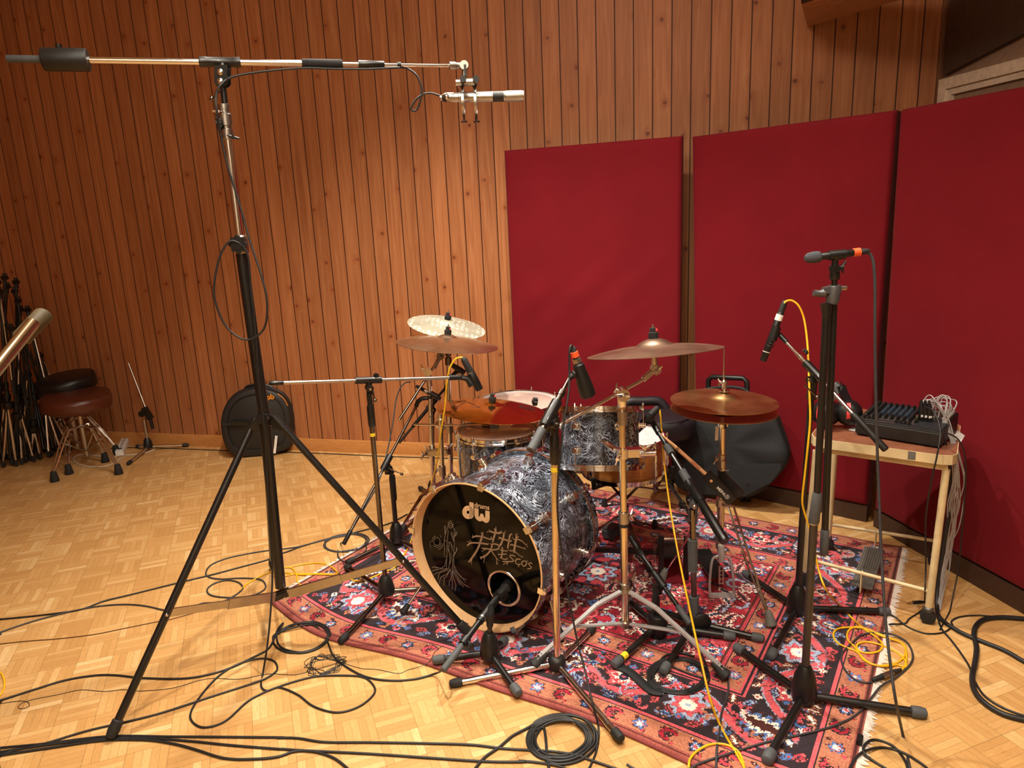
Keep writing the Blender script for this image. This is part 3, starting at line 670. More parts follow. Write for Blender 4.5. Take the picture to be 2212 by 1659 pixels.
# line drawing of a figure growing into tree roots
def fq(x, y): return pl(900+x*.1085, 1110+y*.1085, PT, AX)
mb = MB(); LW = 9*.1085/FPX*2.42
for pts in (((620, 175), (680, 198), (740, 210)), ((650, 185), (658, 150), (680, 142), (700, 160), (702, 195)), ((640, 205), (650, 250), (680, 285), (710, 250), (716, 210)), ((630, 200), (625, 265)), ((722, 212), (728, 275)), ((665, 225), (672, 240)), ((690, 228), (697, 240)),
 ((625, 270), (590, 340), (570, 430), (550, 520), (556, 700), (550, 810), (590, 860), (605, 830), (602, 700), (610, 520), (630, 340)), ((550, 520), (600, 545)), ((725, 275), (760, 330), (745, 450), (752, 600), (740, 780), (742, 1000), (746, 1110)), ((565, 410), (555, 260), (570, 242), (578, 330), (572, 400)), ((755, 465), (770, 400), (795, 358), (798, 400), (765, 445)), ((720, 860), (742, 800), (788, 740), (790, 670), (806, 705), (770, 785), (732, 852)),
 ((680, 365), (702, 450), (732, 545)), ((700, 370), (725, 450), (740, 520)), ((608, 625), (650, 640), (638, 560), (655, 580), (680, 568), (692, 650), (722, 742)), ((630, 650), (650, 760), (662, 900), (640, 1085)), ((680, 780), (686, 880), (660, 1000)), ((600, 860), (594, 1085)), ((560, 1040), (590, 900)), ((715, 880), (715, 1130)), ((690, 600), (718, 680)), ((620, 680), (640, 760)),
 ((560, 1040), (480, 1080), (370, 1055), (300, 1075)), ((595, 1090), (400, 1110), (300, 1140)), ((640, 1085), (520, 1130), (420, 1170), (335, 1215)), ((620, 1120), (480, 1170), (440, 1220), (425, 1310)), ((660, 1100), (600, 1200), (510, 1240), (460, 1320), (455, 1390)), ((670, 1110), (590, 1250), (550, 1290), (540, 1435)), ((682, 1100), (690, 1280), (650, 1350), (648, 1440)), ((710, 1130), (708, 1300), (714, 1500)), ((716, 1140), (740, 1300), (780, 1420), (762, 1532)), ((720, 1140), (800, 1280), (870, 1422)), ((746, 1110), (830, 1200), (900, 1270), (1000, 1312)), ((760, 1040), (800, 1150), (920, 1290), (970, 1362)), ((740, 1130), (850, 1300), (940, 1400), (1045, 1466)), ((800, 1280), (880, 1380), (932, 1460)), ((370, 1055), (420, 1095)), ((550, 1290), (525, 1240)),
 [(405+64*math.cos(t), 550+80*math.sin(t)) for t in [k*.3927 for k in range(17)]], [(408+92*math.cos(t), 552+112*math.sin(t)) for t in [.3+k*.3 for k in range(8)]], [(405+100*math.cos(t), 550+115*math.sin(t)) for t in [3.0+k*.2 for k in range(8)]], [(408+125*math.cos(t), 560+150*math.sin(t)) for t in [.2+k*.2 for k in range(7)]], [(408+145*math.cos(t), 560+170*math.sin(t)) for t in [2.5+k*.2 for k in range(5)]], [(408+100*math.cos(t), 550+150*math.sin(t)) for t in [5.3+k*.15 for k in range(4)]]):
    mb.ribbon(cr([fq(*p) for p in pts], 4), AX, LW)
bd.p('figure_drawing', mb, M['thin'], hd)
# lugs, rods and claws
for i in range(8):
    an = R(12+22.5+45*i)
    for h0, h1, hl, s_ in ((.0, .06, .125, 1), (LB, LB-.055, LB-.115, -1)):
        rad = UP*math.sin(an)-AS*math.cos(an)
        mb = MB(); L0 = bdp(an, .272, hl)
        mb.lathe([(.021, -.002), (.021, .004), (.015, .006), (.015, .013), (.018, .014), (.018, .02), (.014, .022), (.014, .03), (.016, .031), (.016, .036), (.008, .039), (0, .039)], L0, rad, 20)
        lg = bd.p('lug', mb, M['chrome'])
        mb = MB(); r0 = bdp(an, .302, hl-s_*.0); mb.cyl(r0+AX*s_*.018, bdp(an, .302, h0+s_*.002), .0035, n=8); mb.cyl(r0+AX*s_*.018, r0-AX*s_*.03, .006, n=10); bd.p('tension_rod', mb, M['chrome'], lg)
        mb = MB(); tx = rad.cross(AX).normalized(); a0 = bdp(an, .296, h0+s_*.022)
        mb.box(a0, .014, .006, .022, (tx, rad, AX)); mb.box(bdp(an, .287, h0-s_*.0035), .012, .011, .003, (tx, rad, AX)); mb.cyl(bdp(an, .302, h0-s_*.004), bdp(an, .302, h0+s_*.02), .0065, n=8)
        bd.p('claw_hook', mb, M['chrome'], lg, bevel=.0015)
for an, foot in ((R(205), fl(870, 1330, .012)), (R(-28), fl(1213, 1385, .012))):
    p0 = bdp(an, .28, .11); mb = MB(); mb.box(p0, .02, .02, .012, (AX, AS, UP)); mb.tube([p0, p0.lerp(foot, .45)], .0085, 12); mb.tube([p0.lerp(foot, .4), p0.lerp(foot, .86)], .0055, 10); sp = bd.p('spur', mb, M['chrome'])
    mb = MB(); dd = (foot-p0).normalized(); mb.lathe([(.008, -.04), (.011, -.035), (.014, -.002), (.008, .004), (0, .006)], foot, dd, 16); bd.p('spur_foot', mb, M['rubber'], sp)
mb = MB()
for hh_, c_ in ((0, 0),): mb.cyl(bdp(R(110), .272, .21), bdp(R(110), .272, .21)+UP*.012, .012); 
bd.p('air_vent', mb, M['chrome'])
# small coloured tag lying on top of the shell
q = pl(1048, 1047, bdp(R(90), .277, .1), UP); tt = T('plastic_tag', 'small blue and white plastic tag lying on top of the bass drum', 'tag', q)
q0, q1 = q-AX*.012-AS*-.03, q+AX*.01-AS*.03
def onshell(p, up=.0035):
    h = (p-C0).dot(AX); w = (p-C0)-AX*h; return C0+AX*h+w.normalized()*(.272+up)
s0, s1, s2, s3 = (onshell(pl(x, y, bdp(R(90), .27, .1), UP)) for x, y in ((1036, 1045), (1046, 1047), (1058, 1050), (1070, 1052)))
mb = MB(); mb.tube([s0, s1], .0045, 8); tt.p('orange_end', mb, M['orange']); mb = MB(); mb.tube([s1, s2], .0045, 8); tt.p('white_middle', mb, M['white']); mb = MB(); mb.tube([s2, s3], [.0055, .0045], 8); tt.p('blue_end', mb, M['blue'])

# toms and snare ----------------------------------------------------------------
def lug_prof(k): return [(.016*k, -.002), (.016*k, .004), (.011*k, .006), (.011*k, .012), (.014*k, .013), (.014*k, .019), (.01*k, .021), (.01*k, .026), (0, .027)]
def drum(name, label, top, nrm, r, depth, head, shell, nl=6, ph=.3, hoop='chrome', tube_lug=False, base=None, botmat=None):
    nrm = V(nrm).normalized(); u, w = perp(nrm)
    t = T(name, label, 'drum', base or (top-nrm*depth))
    mb = MB(); mb.ring([(r-.014, -.016), (r-.014, -depth+.016), (r-.02, -depth+.016), (r-.02, -.016)], top, nrm, 72); t.p('shell', mb, shell)
    mb = MB(); mb.lathe([(0, -.008), (r-.02, -.008), (r-.011, -.011)], top, nrm, 72, cap=False); h = t.p('top_head', mb, head)
    mb = MB(); mb.ring([(r-.026, -.0075), (r-.0125, -.0095), (r-.0125, -.0125), (r-.026, -.0085)], top, nrm, 72); t.p('head_collar', mb, M['whitehead'], h)
    mb = MB(); mb.lathe([(0, -depth+.008), (r-.014, -depth+.008)], top, nrm, 64, cap=False); t.p('bottom_head', mb, botmat or M['clear'])
    for nm, z0, s_ in (('top_hoop', 0, 1), ('bottom_hoop', -depth, -1)):
        mb = MB(); mb.ring([(r-.010, z0), (r-.002, z0), (r-.002, z0-s_*.014), (r+.006, z0-s_*.016), (r+.006, z0-s_*.023), (r-.012, z0-s_*.023), (r-.012, z0-s_*.010)], top, nrm, 72); t.p(nm, mb, M[hoop])
    for i in range(nl):
        an = ph+2*math.pi*i/nl; di = u*math.cos(an)+w*math.sin(an)
        mb = MB()
        if tube_lug:
            b0 = top+di*(r+.004)
            for z0, z1, rr in ((-.045, -.075, .009), (-.075, -.085, .006), (-.085, -.1, .0085), (-.1, -.11, .006), (-.11, -.14, .009)): mb.cyl(b0+nrm*z0, b0+nrm*z1, rr)
            mb.box(top+di*(r-.008)-nrm*.092, .012, .007, .045, (di, nrm.cross(di), nrm)); lg = t.p('lug', mb, M['chrome'])
        else:
            for zz in (-depth+.075, -.075) if depth > .2 else (-depth/2,):
                mb = MB(); mb.lathe(lug_prof(1.), top+nrm*zz+di*(r-.014), di, 18); lg = t.p('lug', mb, M['chrome'])
        mb = MB()
        mb.cyl(top+di*(r+.003)+nrm*.006, top+di*(r+.003)-nrm*.075, .0028, n=8); mb.lathe([(.0055, -.018), (.0055, .008), (.003, .012), (0, .012)], top+di*(r+.003), nrm, 8)
        t.p('tension_rod', mb, M['chrome'], lg); mb = MB()
        mb.cyl(top+di*(r+.003)-nrm*(depth+.004), top+di*(r+.003)-nrm*(depth-.075), .0028, n=8)
        t.p('tension_rod', mb, M['chrome'], lg)
    return t
def leg3(t, top, nrm, r, angs, zbr):
    u, w = perp(nrm)
    for an in angs:
        di = u*math.cos(an)+w*math.sin(an); pt = top+di*(r+.022)
        mb = MB(); mb.box(pt+nrm*zbr-di*.014, .022, .013, .022, (di, nrm.cross(di), nrm)); br_ = t.p('leg_bracket', mb, M['chrome'], bevel=.004)
        ft = V((pt.x, pt.y, fl(*proj(V((pt.x, pt.y, 0)))).z+.012)); mb = MB(); mb.tube([pt+nrm*(zbr+.22), pt+nrm*(zbr-.12), V((ft.x, ft.y, ft.z+.03))+di*.012], .0065, 10); lg = t.p('leg', mb, M['chrome'])
        mb = MB(); mb.lathe([(.008, .05), (.014, .04), (.017, .005), (.013, -.011), (0, -.012)], ft+di*.012, UP, 16); t.p('rubber_foot', mb, M['rubber'], lg)
tA = a(1075, 925, 3.02); A_T = drum('floor_tom', 'nearer floor tom with swirl wrap directly behind the bass drum, under the big polished cymbal', tA, (0, 0, 1), .186, .36, M['clear'], M['wrap'], 8, .2, base=(tA.x, tA.y, 0))
leg3(A_T, tA, UP, .186, (2.2, 4.3, .1), -.2)
tB = a(1117, 865, 3.46); B_T = drum('floor_tom', 'farther and larger floor tom with bright rim, seen above the polished cymbal', tB, (0, -.03, 1), .211, .40, M['clear'], M['wrap'], 8, .4, base=(tB.x, tB.y, 0))
leg3(B_T, tB, UP, .211, (2.0, 4.1, .2), -.24)
rt = a(1295, 878, 2.70); drum('rack_tom', 'rack tom in swirl wrap mounted on the right-hand cymbal stand', rt, (.04, .27, .96), .166, .242, M['whitehead'], M['wrap'], 6, .35)
sn = a(1346, 939, 3.0); SN = drum('snare_drum', 'honey coloured wooden snare drum with white head', sn, (0, 0, 1), .188, .175, M['whitehead'], M['snarewood'], 8, .62, tube_lug=True)
mb = MB(); q = sn+V((-.19, -.06, -.09)); mb.box(q, .012, .016, .03); mb.cyl(q+V((-.012, 0, .0)), q+V((-.03, 0, .03)), .005); SN.p('snare_strainer', mb, M['chrome'], bevel=.003)
# snare stand
sb = V((sn.x, sn.y-.02, RZ)); st_ = T('snare_stand', 'chrome snare stand hidden under the wooden snare drum', 'stand', sb)
mb = MB(); mb.cyl(sb+UP*.04, sb+UP*.2, .014); mb.cyl(sb+UP*.18, sb+UP*.24, .011); mb.cyl(sb+UP*.17, sb+UP*.2, .02); st_.p('center_tube', mb, M['darkchrome'])
for k in range(3):
    an = R(-75+120*k); di = V((math.cos(an), math.sin(an), 0)); mb = MB()
    mb.bar(sb+UP*.17, sb+UP*.09+di*.1, .018, .008); mb.bar(sb+UP*.09+di*.1, sb+UP*.015+di*.24, .018, .008); lg = st_.p('leg', mb, M['darkchrome'])
    mb = MB(); mb.lathe([(.01, .03), (.016, .0), (.012, -.012), (0, -.013)], sb+UP*.014+di*.245, UP, 14); st_.p('rubber_foot', mb, M['rubber'], lg)
    an += R(60); di = V((math.cos(an), math.sin(an), 0)); tp = sn.z-.175-.004; mb = MB()
    mb.tube([V((sb.x, sb.y, .235)), V((sn.x, sn.y, tp-.02))+di*.1, V((sn.x, sn.y, tp-.008))+di*.205, V((sn.x, sn.y, tp+.03))+di*.212], .0065, 8); ar = st_.p('basket_arm', mb, M['darkchrome'])
    mb = MB(); mb.tube([V((sn.x, sn.y, tp-.006))+di*.18, V((sn.x, sn.y, tp-.006))+di*.213, V((sn.x, sn.y, tp+.04))+di*.214], .011, 10); st_.p('rubber_grip', mb, M['rubber'], ar)

# cymbals ---------------------------------------------------------------------------
def zrot(n): return V((0, 0, 1)).rotation_difference(V(n).normalized())
def cym(label, c, n, r, mat, bell=.24, curve=.035, nut='tall', group=None, invert=False, marks=None, bellh=None, logo=None):
    q = zrot(n); t = T('cymbal', label, 'cymbal', c, group, q); sgn = -1 if invert else 1
    rb = r*bell; bh = (bellh or rb*.3); mb = MB(); pr = [(.006, bh)]
    for i in range(1, 7): f = i/6; pr.append((rb*f, bh*(1-f**2.2)))
    for i in range(1, 15): f = i/14; pr.append((rb+(r-rb)*f, -curve*f**1.7))
    top = [(x, sgn*z) for x, z in pr]; bot = [(x, sgn*z-.0016) for x, z in pr[::-1]]
    mb.ring(top+bot, n=96); t.p('plate', mb, mat, ang=60)
    zt_ = sgn*bh if not invert else -bh
    if nut == 'tall':
        mb = MB(); mb.lathe([(.015, bh-.002), (.0165, bh+.003), (.0165, bh+.018), (.0115, bh+.02), (.011, bh+.033), (.006, bh+.035), (0, bh+.035)], n=20); nt = t.p('felt_and_nut', mb, M['felt'])
        mb = MB(); mb.cyl((0, 0, -.03), (0, 0, bh+.046), .003); t.p('threaded_rod', mb, M['chrome'], nt)
        mb = MB(); mb.box((.010, -.005, bh+.027), .003, .004, .004); t.p('wing_tab', mb, M['redstripe'], nt)
    if logo:
        for nm, strokes, wd_, mt in logo:
            mb = MB()
            for pts in strokes:
                P = []
                for x, y in pts:
                    rr = math.hypot(x, y); f = (rr-rb)/(r-rb); P.append(V((x, y, -curve*max(0, f)**1.7+.0006)))
                mb.ribbon(cr(P, 3), UP, wd_)
            t.p(nm, mb, mt)
    return t
def cpos(x, y, Y): return a(x, y, Y)
cw, cc = cpos(966, 697, 3.46), cpos(967, 728, 3.25)
cym('pale hammered cymbal, uppermost of the pair on the left cymbal stand', cw, (.2, -.12, .97), .192, M['pale'], .3, .02)
cym('bronze crash cymbal just under the pale hammered cymbal', cc, (.12, .02, 1), .236, M['crash'], .2, .035)
fc = cpos(1063, 873, 3.06)
lg1 = [((-.15, -.05), (-.13, .0), (-.115, .03), (-.095, .0), (-.07, -.04)), ((-.155, -.055), (-.065, -.055)), ((-.155, -.075), (-.155, -.055), (-.065, -.055), (-.065, -.075), (-.155, -.075))]
lg2 = [[(.155+.03*math.cos(t), .03+.035*math.sin(t)) for t in [k*.5 for k in range(13)]], ((.13, .05), (.19, .0)), ((.12, .03), (.2, .02)), ((.18, .05), (.14, -.005))]
cym('large polished bronze cymbal over the nearer floor tom', fc, (.12, .035, 1), .244, M['front'], .17, .028, logo=[('printed_mark', lg1, .004, M['blackprint']), ('maker_mark', lg2, .006, M['blackprint'])])
rc = cpos(1413, 746, 2.3)
cym('dull ride cymbal seen nearly edge-on in front of the red panels', rc, (-.05, .135, .99), .222, M['ride'], .28, .022, bellh=.024)
hc = cpos(1564, 858, 2.53); hn = (.035, .0, 1)
def hat(label, c, up, mat):
    t = T('hi_hat_cymbal', label, 'cymbal', c, None, zrot(hn)); r = .193; rb = r*.3; bh = .02; pr = [(.008, bh)]
    for i in range(1, 7): f = i/6; pr.append((rb*f, bh*(1-f**2.2)))
    for i in range(1, 13): f = i/12; pr.append((rb+(r-rb)*f, -.014*f**1.6))
    mb = MB(); s = 1 if up else -1
    mb.ring([(x, s*z) for x, z in pr]+[(x, s*z-.0014) for x, z in pr[::-1]], n=96); t.p('plate', mb, mat, ang=60); return t
hat('upper cymbal of the hi-hat, shiny bronze side up', hc, True, M['hat']); hat('lower cymbal of the hi-hat, just beneath the upper one', hc-UP*.060, False, M['hat'])

# stands of the kit -----------------------------------------------------------------
def wing(mb, p, d, u, s=1.):
    d, u = V(d).normalized(), V(u).normalized()
    mb.cyl(p, p+d*.016*s, .006*s, n=10)
    for k in (-1, 1): mb.tube([p+d*.008*s, p+d*.014*s+u*k*.011*s, p+d*.018*s+u*k*.020*s], [.0055*s, .0045*s, .003*s], 8)
def flatleg(t, hub, foot, slide, mat='chrome', w=.016, double=True, ft='rubber', top=.0, kink=.32):
    di = (foot-hub); kn = hub.lerp(foot, kink)+UP*.035
    side = di.cross(UP).normalized(); mb = MB()
    mb.bar(hub, kn, w, .008); mb.bar(kn, foot+UP*.03, w, .008); lg = t.p('leg', mb, M[mat])
    mb = MB(); q = kn.lerp(foot+UP*.03, .38); mb.bar(slide, q, w, .005); t.p('leg_brace', mb, M[mat], lg)
    d = (foot-kn).normalized(); mb = MB()
    mb.lathe([(.010, -.065), (.013, -.06), (.012, -.053), (.0145, -.049), (.0135, -.042), (.017, -.037), (.016, -.03), (.02, -.02), (.021, -.006), (.012, .0), (0, .001)], foot+UP*.014, d, 18); t.p('rubber_foot', mb, M[ft], lg)
    return lg
# right stand (ride)
b = a(1351, 1352, 2.25); B0 = V((b.x, b.y, RZ)); rs_ = T('cymbal_stand', 'chrome boom cymbal stand carrying the ride cymbal and rack tom', 'cymbal stand', B0)
z = lambda x, y, Y=2.25: a(x, y, Y)
mb = MB(); mb.cyl(z(1351, 1350), z(1347, 1120), .0135, n=18); mb.cyl(z(1347, 1125), z(1344, 880), .0115, n=18); rs_.p('pole', mb, M['gold'])
mb = MB(); mb.lathe([(.0145, 0), (.0185, .001), (.0185, .042), (.0145, .043)], z(1347.5, 1130), UP, 20); c_ = rs_.p('height_collar', mb, M['silver']); mb = MB(); mb.lathe([(.0165, 0), (.0165, .012)], z(1347.5, 1130)-UP*.012, UP, 20); rs_.p('collar_bush', mb, M['rubber'], c_)
mb = MB(); wing(mb, z(1358, 1115), (.5, .3, 0), (0, .2, 1)); rs_.p('wing_screw', mb, M['chrome'], c_)
mb = MB(); mb.lathe([(.013, 0), (.0165, .002), (.0165, .025), (.018, .026), (.018, .05), (.015, .052)], z(1345, 918), UP, 20); rs_.p('upper_collar', mb, M['silver'])
tl = z(1344, 850); mb = MB(); mb.lathe([(.013, -.045), (.015, -.04), (.017, -.012), (.019, 0), (.017, .016), (0, .024)], tl, UP, 20); mb.cyl(tl-V((0, .03, 0)), tl+V((0, .02, 0)), .021, n=20); ti = rs_.p('boom_tilter', mb, M['chrome'])
mb = MB(); wing(mb, tl-V((0, .03, 0)), (0, -1, 0), (.9, 0, .1), .9); rs_.p('wing_screw', mb, M['chrome'], ti); mb = MB(); wing(mb, tl+V((-.014, -.01, .014)), (-.7, -.2, .6), (.3, 0, .9), .8); rs_.p('wing_screw', mb, M['chrome'], ti)
mb = MB(); mb.tube([a(1215, 915, 2.14), a(1403, 813, 2.31)], .006, 10); rs_.p('boom_arm', mb, M['chrome'])
ct = a(1416, 797, 2.31); mb = MB(); mb.cyl(a(1390, 820, 2.3), ct, .0105); mb.cyl(ct-V((0, .018, 0)), ct+V((0, .018, 0)), .0165, n=18); mb.tube([ct, rc-UP*.045, rc-UP*.012], [.012, .010, .008], 14); ct_ = rs_.p('cymbal_tilter', mb, M['satinchrome'])
mb = MB(); wing(mb, ct-V((0, .018, 0)), (.4, -1, 0), (.5, .1, .8), .9); rs_.p('wing_screw', mb, M['chrome'], ct_)
hub = z(1350, 1268); mb = MB(); mb.lathe([(.0145, -.022), (.02, -.02), (.02, .0), (.017, .004), (.017, .01), (.02, .012), (.02, .016), (.0145, .018)], hub, UP, 20); h_o = rs_.p('leg_collar', mb, M['silver'])
mb = MB(); wing(mb, z(1362, 1250), (.6, .3, 0), (.2, 0, 1)); rs_.p('wing_screw', mb, M['chrome'], h_o)
lo = z(1351, 1345); mb = MB(); mb.lathe([(.012, -.014), (.022, -.012), (.022, .008), (.015, .01)], lo, UP, 20); rs_.p('brace_collar', mb, M['silver'])
for ft in (fl(1152, 1448), fl(1572, 1472), V((B0.x+.07, B0.y+.38, RZ))): flatleg(rs_, hub-UP*.008, ft, lo-UP*.002, 'alu')
mc = z(1346, 978); mb = MB(); mb.cyl(mc-UP*.018, mc+UP*.018, .021, n=16); mb.box(mc+V((.04, .0, 0)), .028, .018, .014); mb.cyl(mc+V((.05, -.02, 0)), mc+V((.105, -.02, .0)), .0105); mb.tube([mc+V((-.02, .02, 0)), mc+V((-.05, .1, .01)), rt-V((0, .12, .17))], .012, 10); cl = rs_.p('tom_clamp', mb, M['chrome'], bevel=.003)
mb = MB(); wing(mb, mc+V((.07, -.02, .012)), (0, 0, 1), (1, 0, 0)); rs_.p('wing_screw', mb, M['chrome'], cl); mb = MB(); wing(mb, mc+V((-.02, -.015, -.01)), (-.3, -1, -.2), (.3, 0, 1)); rs_.p('wing_screw', mb, M['chrome'], cl)
# left stands (two poles tied by a multi-clamp)
def simple_stand(label, px, Y, ytop, extra, legsdir):
    b = a(px[1][0], px[1][1], Y); t = T('cymbal_stand', label, 'cymbal stand', (b.x, b.y, 0))
    p0 = V((b.x, b.y, .05)); p1 = a(px[0][0], px[0][1], Y); mid = p0.lerp(p1, .52)
    mb = MB(); mb.cyl(p0, mid, .0125, n=16); mb.cyl(mid, p1, .0105, n=16); t.p('pole', mb, M['chrome'])
    mb = MB(); mb.lathe([(.014, -.03), (.0165, -.028), (.0165, .02), (.0125, .022)], mid, UP, 18); c = t.p('height_collar', mb, M['satinchrome']); mb = MB(); wing(mb, mid+V((-.017, 0, 0)), (-1, -.2, .2), (0, .3, 1)); t.p('wing_screw', mb, M['chrome'], c)
    for an in legsdir:
        di = V((math.cos(R(an)), math.sin(R(an)), 0)); flatleg(t, p0+UP*.17, fl(*proj(V((b.x, b.y, 0))+di*.2)), p0+UP*.07)
    return t, p0, p1
s1, p0, p1 = simple_stand('chrome cymbal stand with short boom, leftmost pole behind the bass drum', ((928, 830), (937, 1100)), 3.3, 0, 0, (95, 215, 335))
tl = a(925, 802, 3.3); mb = MB(); mb.cyl(p1-UP*.01, tl, .0135); mb.cyl(tl-V((0, .022, 0)), tl+V((0, .022, 0)), .02, n=18); bt = s1.p('boom_tilter', mb, M['chrome'])
mb = MB(); wing(mb, tl+V((-.016, -.012, .014)), (-.8, -.1, .3), (.1, .3, 1), .9); s1.p('wing_screw', mb, M['chrome'], bt)
mb = MB(); mb.tube([a(862, 907, 3.18), a(950, 773, 3.33)], .0065, 10); s1.p('boom_arm', mb, M['darkchrome'])
e_ = a(952, 768, 3.33); mb = MB(); mb.cyl(a(938, 795, 3.32), e_, .0095); mb.cyl(e_-V((0, .02, 0)), e_+V((0, .02, 0)), .019, n=18); mb.tube([e_, cc-UP*.05, cc-UP*.02], [.012, .011, .008], 12); s1.p('cymbal_tilter', mb, M['darkchrome'])
s2, p0, p1 = simple_stand('straight chrome cymbal stand behind the leftmost pole, under the pale cymbal', ((968, 760), (976, 1095)), 3.46, 0, 0, (30, 100, 330))
mb = MB(); mb.tube([p1-UP*.02, p1+UP*.02, cw-UP*.03], [.015, .014, .006], 12); mb.cyl(a(969, 788, 3.42), a(968, 772, 3.42), .017); s2.p('cymbal_tilter', mb, M['darkchrome'])
# middle pole: carries the big polished cymbal on a horizontal arm
s3, p0, p1 = simple_stand('short chrome stand with ball clamp and horizontal arm holding the polished cymbal', ((951, 895), (957, 1098)), 3.18, 0, 0, (265, 350, 20))
q = a(951, 917, 3.2); mb = MB(); mb.sph(q, .023, 16); mb.cyl(q-UP*.03, q+UP*.045, .012); bq = s3.p('ball_clamp', mb, M['chrome'])
mb = MB(); wing(mb, q+V((.005, -.02, .03)), (.1, -1, .3), (1, 0, .3), .8); s3.p('wing_screw', mb, M['chrome'], bq)
mb = MB(); mb.tube([a(894, 917, 3.25), a(1045, 919, 3.07)], .0048, 10); s3.p('boom_arm', mb, M['chrome'])
q2 = a(1068, 921, 3.06); mb = MB(); mb.cyl(a(1042, 919, 3.08), q2, .0115); mb.cyl(q2-V((0, .018, 0)), q2+V((0, .018, 0)), .02, n=18); mb.tube([q2, fc-UP*.03, fc], [.01, .008, .006], 12); s3.p('cymbal_tilter', mb, M['darkchrome'])
k0_ = a(935, 978, 3.3); k1_ = a(957, 975, 3.2)
mcl = T('multi_clamp', 'chrome multi-clamp tying the left cymbal stand poles together', 'clamp', k0_)
mb = MB(); mb.bar(k0_-V((.03, 0, .0)), k1_+V((.03, 0, 0)), .03, .034); mcl.p('clamp_body', mb, M['satinchrome'], bevel=.006)
mb = MB(); wing(mb, k0_+V((-.035, -.02, .0)), (-1, -.4, -.1), (.1, 0, 1), 1.1); mcl.p('wing_screw', mb, M['chrome']); mb = MB(); wing(mb, k1_+V((.025, -.02, .02)), (.3, -.3, 1), (1, 0, .2), 1.1); mcl.p('wing_screw', mb, M['chrome'])
# hi-hat stand
hb = V((hc.x-.004, 2.55, RZ)); hs = T('hi_hat_stand', 'chrome hi-hat stand with pedal', 'hi-hat stand', hb)
zh = lambda x, y: a(x, y, 2.53)
mb = MB(); mb.cyl(zh(1556, 1190), zh(1560, 1010), .0125, n=18); mb.cyl(zh(1560, 1010), zh(1562, 893), .010, n=18); hs.p('pole', mb, M['gold'])
mb = MB(); mb.cyl(zh(1562, 905), zh(1564, 752), .0028, n=8); hs.p('pull_rod', mb, M['chrome'])
mb = MB(); mb.lathe([(.011, -.03), (.012, -.03), (.012, 0), (.017, .006), (0, .007)], hc-UP*.088, UP, 18); hs.p('cymbal_seat', mb, M['rubber'])
mb = MB(); q = hc+UP*.022; mb.lathe([(.02, 0), (.02, .006), (.009, .008), (.009, .03), (.013, .031), (.013, .038), (.005, .045), (0, .045)], q, UP, 18); wing(mb, q+V((-.01, 0, .033)), (-1, 0, .2), (0, .3, 1), .7); hs.p('clutch', mb, M['chrome'])
mb = MB(); mb.lathe([(.0135, -.02), (.0165, -.018), (.0165, .012), (.012, .014), (.012, .018), (.0145, .02), (.0145, .034), (.011, .036)], zh(1559, 1000), UP, 18); hc_ = hs.p('height_collar', mb, M['satinchrome']); mb = MB(); wing(mb, zh(1551, 992), (-1, -.3, -.1), (.2, 0, 1), .8); hs.p('wing_screw', mb, M['chrome'], hc_)
mb = MB(); mb.cyl(zh(1559, 915), zh(1559, 923), .0135); mb.cyl(zh(1566, 919), zh(1572, 918), .007); hs.p('memory_lock', mb, M['chrome'])
mb = MB(); mb.lathe([(.0132, -.018), (.015, -.017), (.015, 0), (.0132, .001)], zh(1559, 1016), UP, 18); hs.p('name_sleeve', mb, M['black'])
nq = zh(1559, 1014)+V((-.0125, -.0152, -.002)); text('YAMAHA', .0085, nq, (1, 0, 0), (0, 0, 1), M['label'], hs, 'maker_word')
mb = MB(); q0_, q1_ = zh(1548, 1010), zh(1541, 1050); 
hub = zh(1557, 1085); mb.cyl(hub-UP*.014, hub+UP*.014, .019); hs.p('leg_collar', mb, M['satinchrome'])
pf = g(1557, 1292, RZ); fy = pf.y+.004; zz = lambda x, y: a(x, y, fy)
mb = MB(); fr = cr([zz(1534, 1288), zz(1533, 1260), zz(1538, 1212), zz(1548, 1202), zz(1558, 1200), zz(1568, 1202), zz(1579, 1212), zz(1585, 1260), zz(1584, 1288)], 5); mb.tube(fr, .005, 8); mb.bar(zz(1531, 1286), zz(1587, 1286), .014, .016); mb.cyl(zz(1558, 1212), zz(1558, 1178), .013); hs.p('pedal_frame', mb, M['alu'])
mb = MB(); mb.bar(zz(1554, 1222), zz(1554, 1262), .006, .003, (0, 1, 0)); mb.bar(zz(1562, 1222), zz(1562, 1262), .006, .003, (0, 1, 0))
for i in range(5): mb.cyl(zz(1552, 1224+i*9), zz(1564, 1224+i*9), .0022, n=6)
hs.p('chain', mb, M['satinchrome'])
mb = MB(); bx = (pf.x, pf.y); mb.bar(V((bx[0], bx[1]+.03, .085)), V((bx[0]+.02, bx[1]+.30, .035)), .075, .008); hs.p('footboard', mb, M['black'], bevel=.002)
mb = MB(); mb.bar(V((bx[0]+.02, bx[1]+.3, .02)), V((bx[0]+.025, bx[1]+.38, .02)), .08, .02); hs.p('heel_plate', mb, M['black'], bevel=.003)
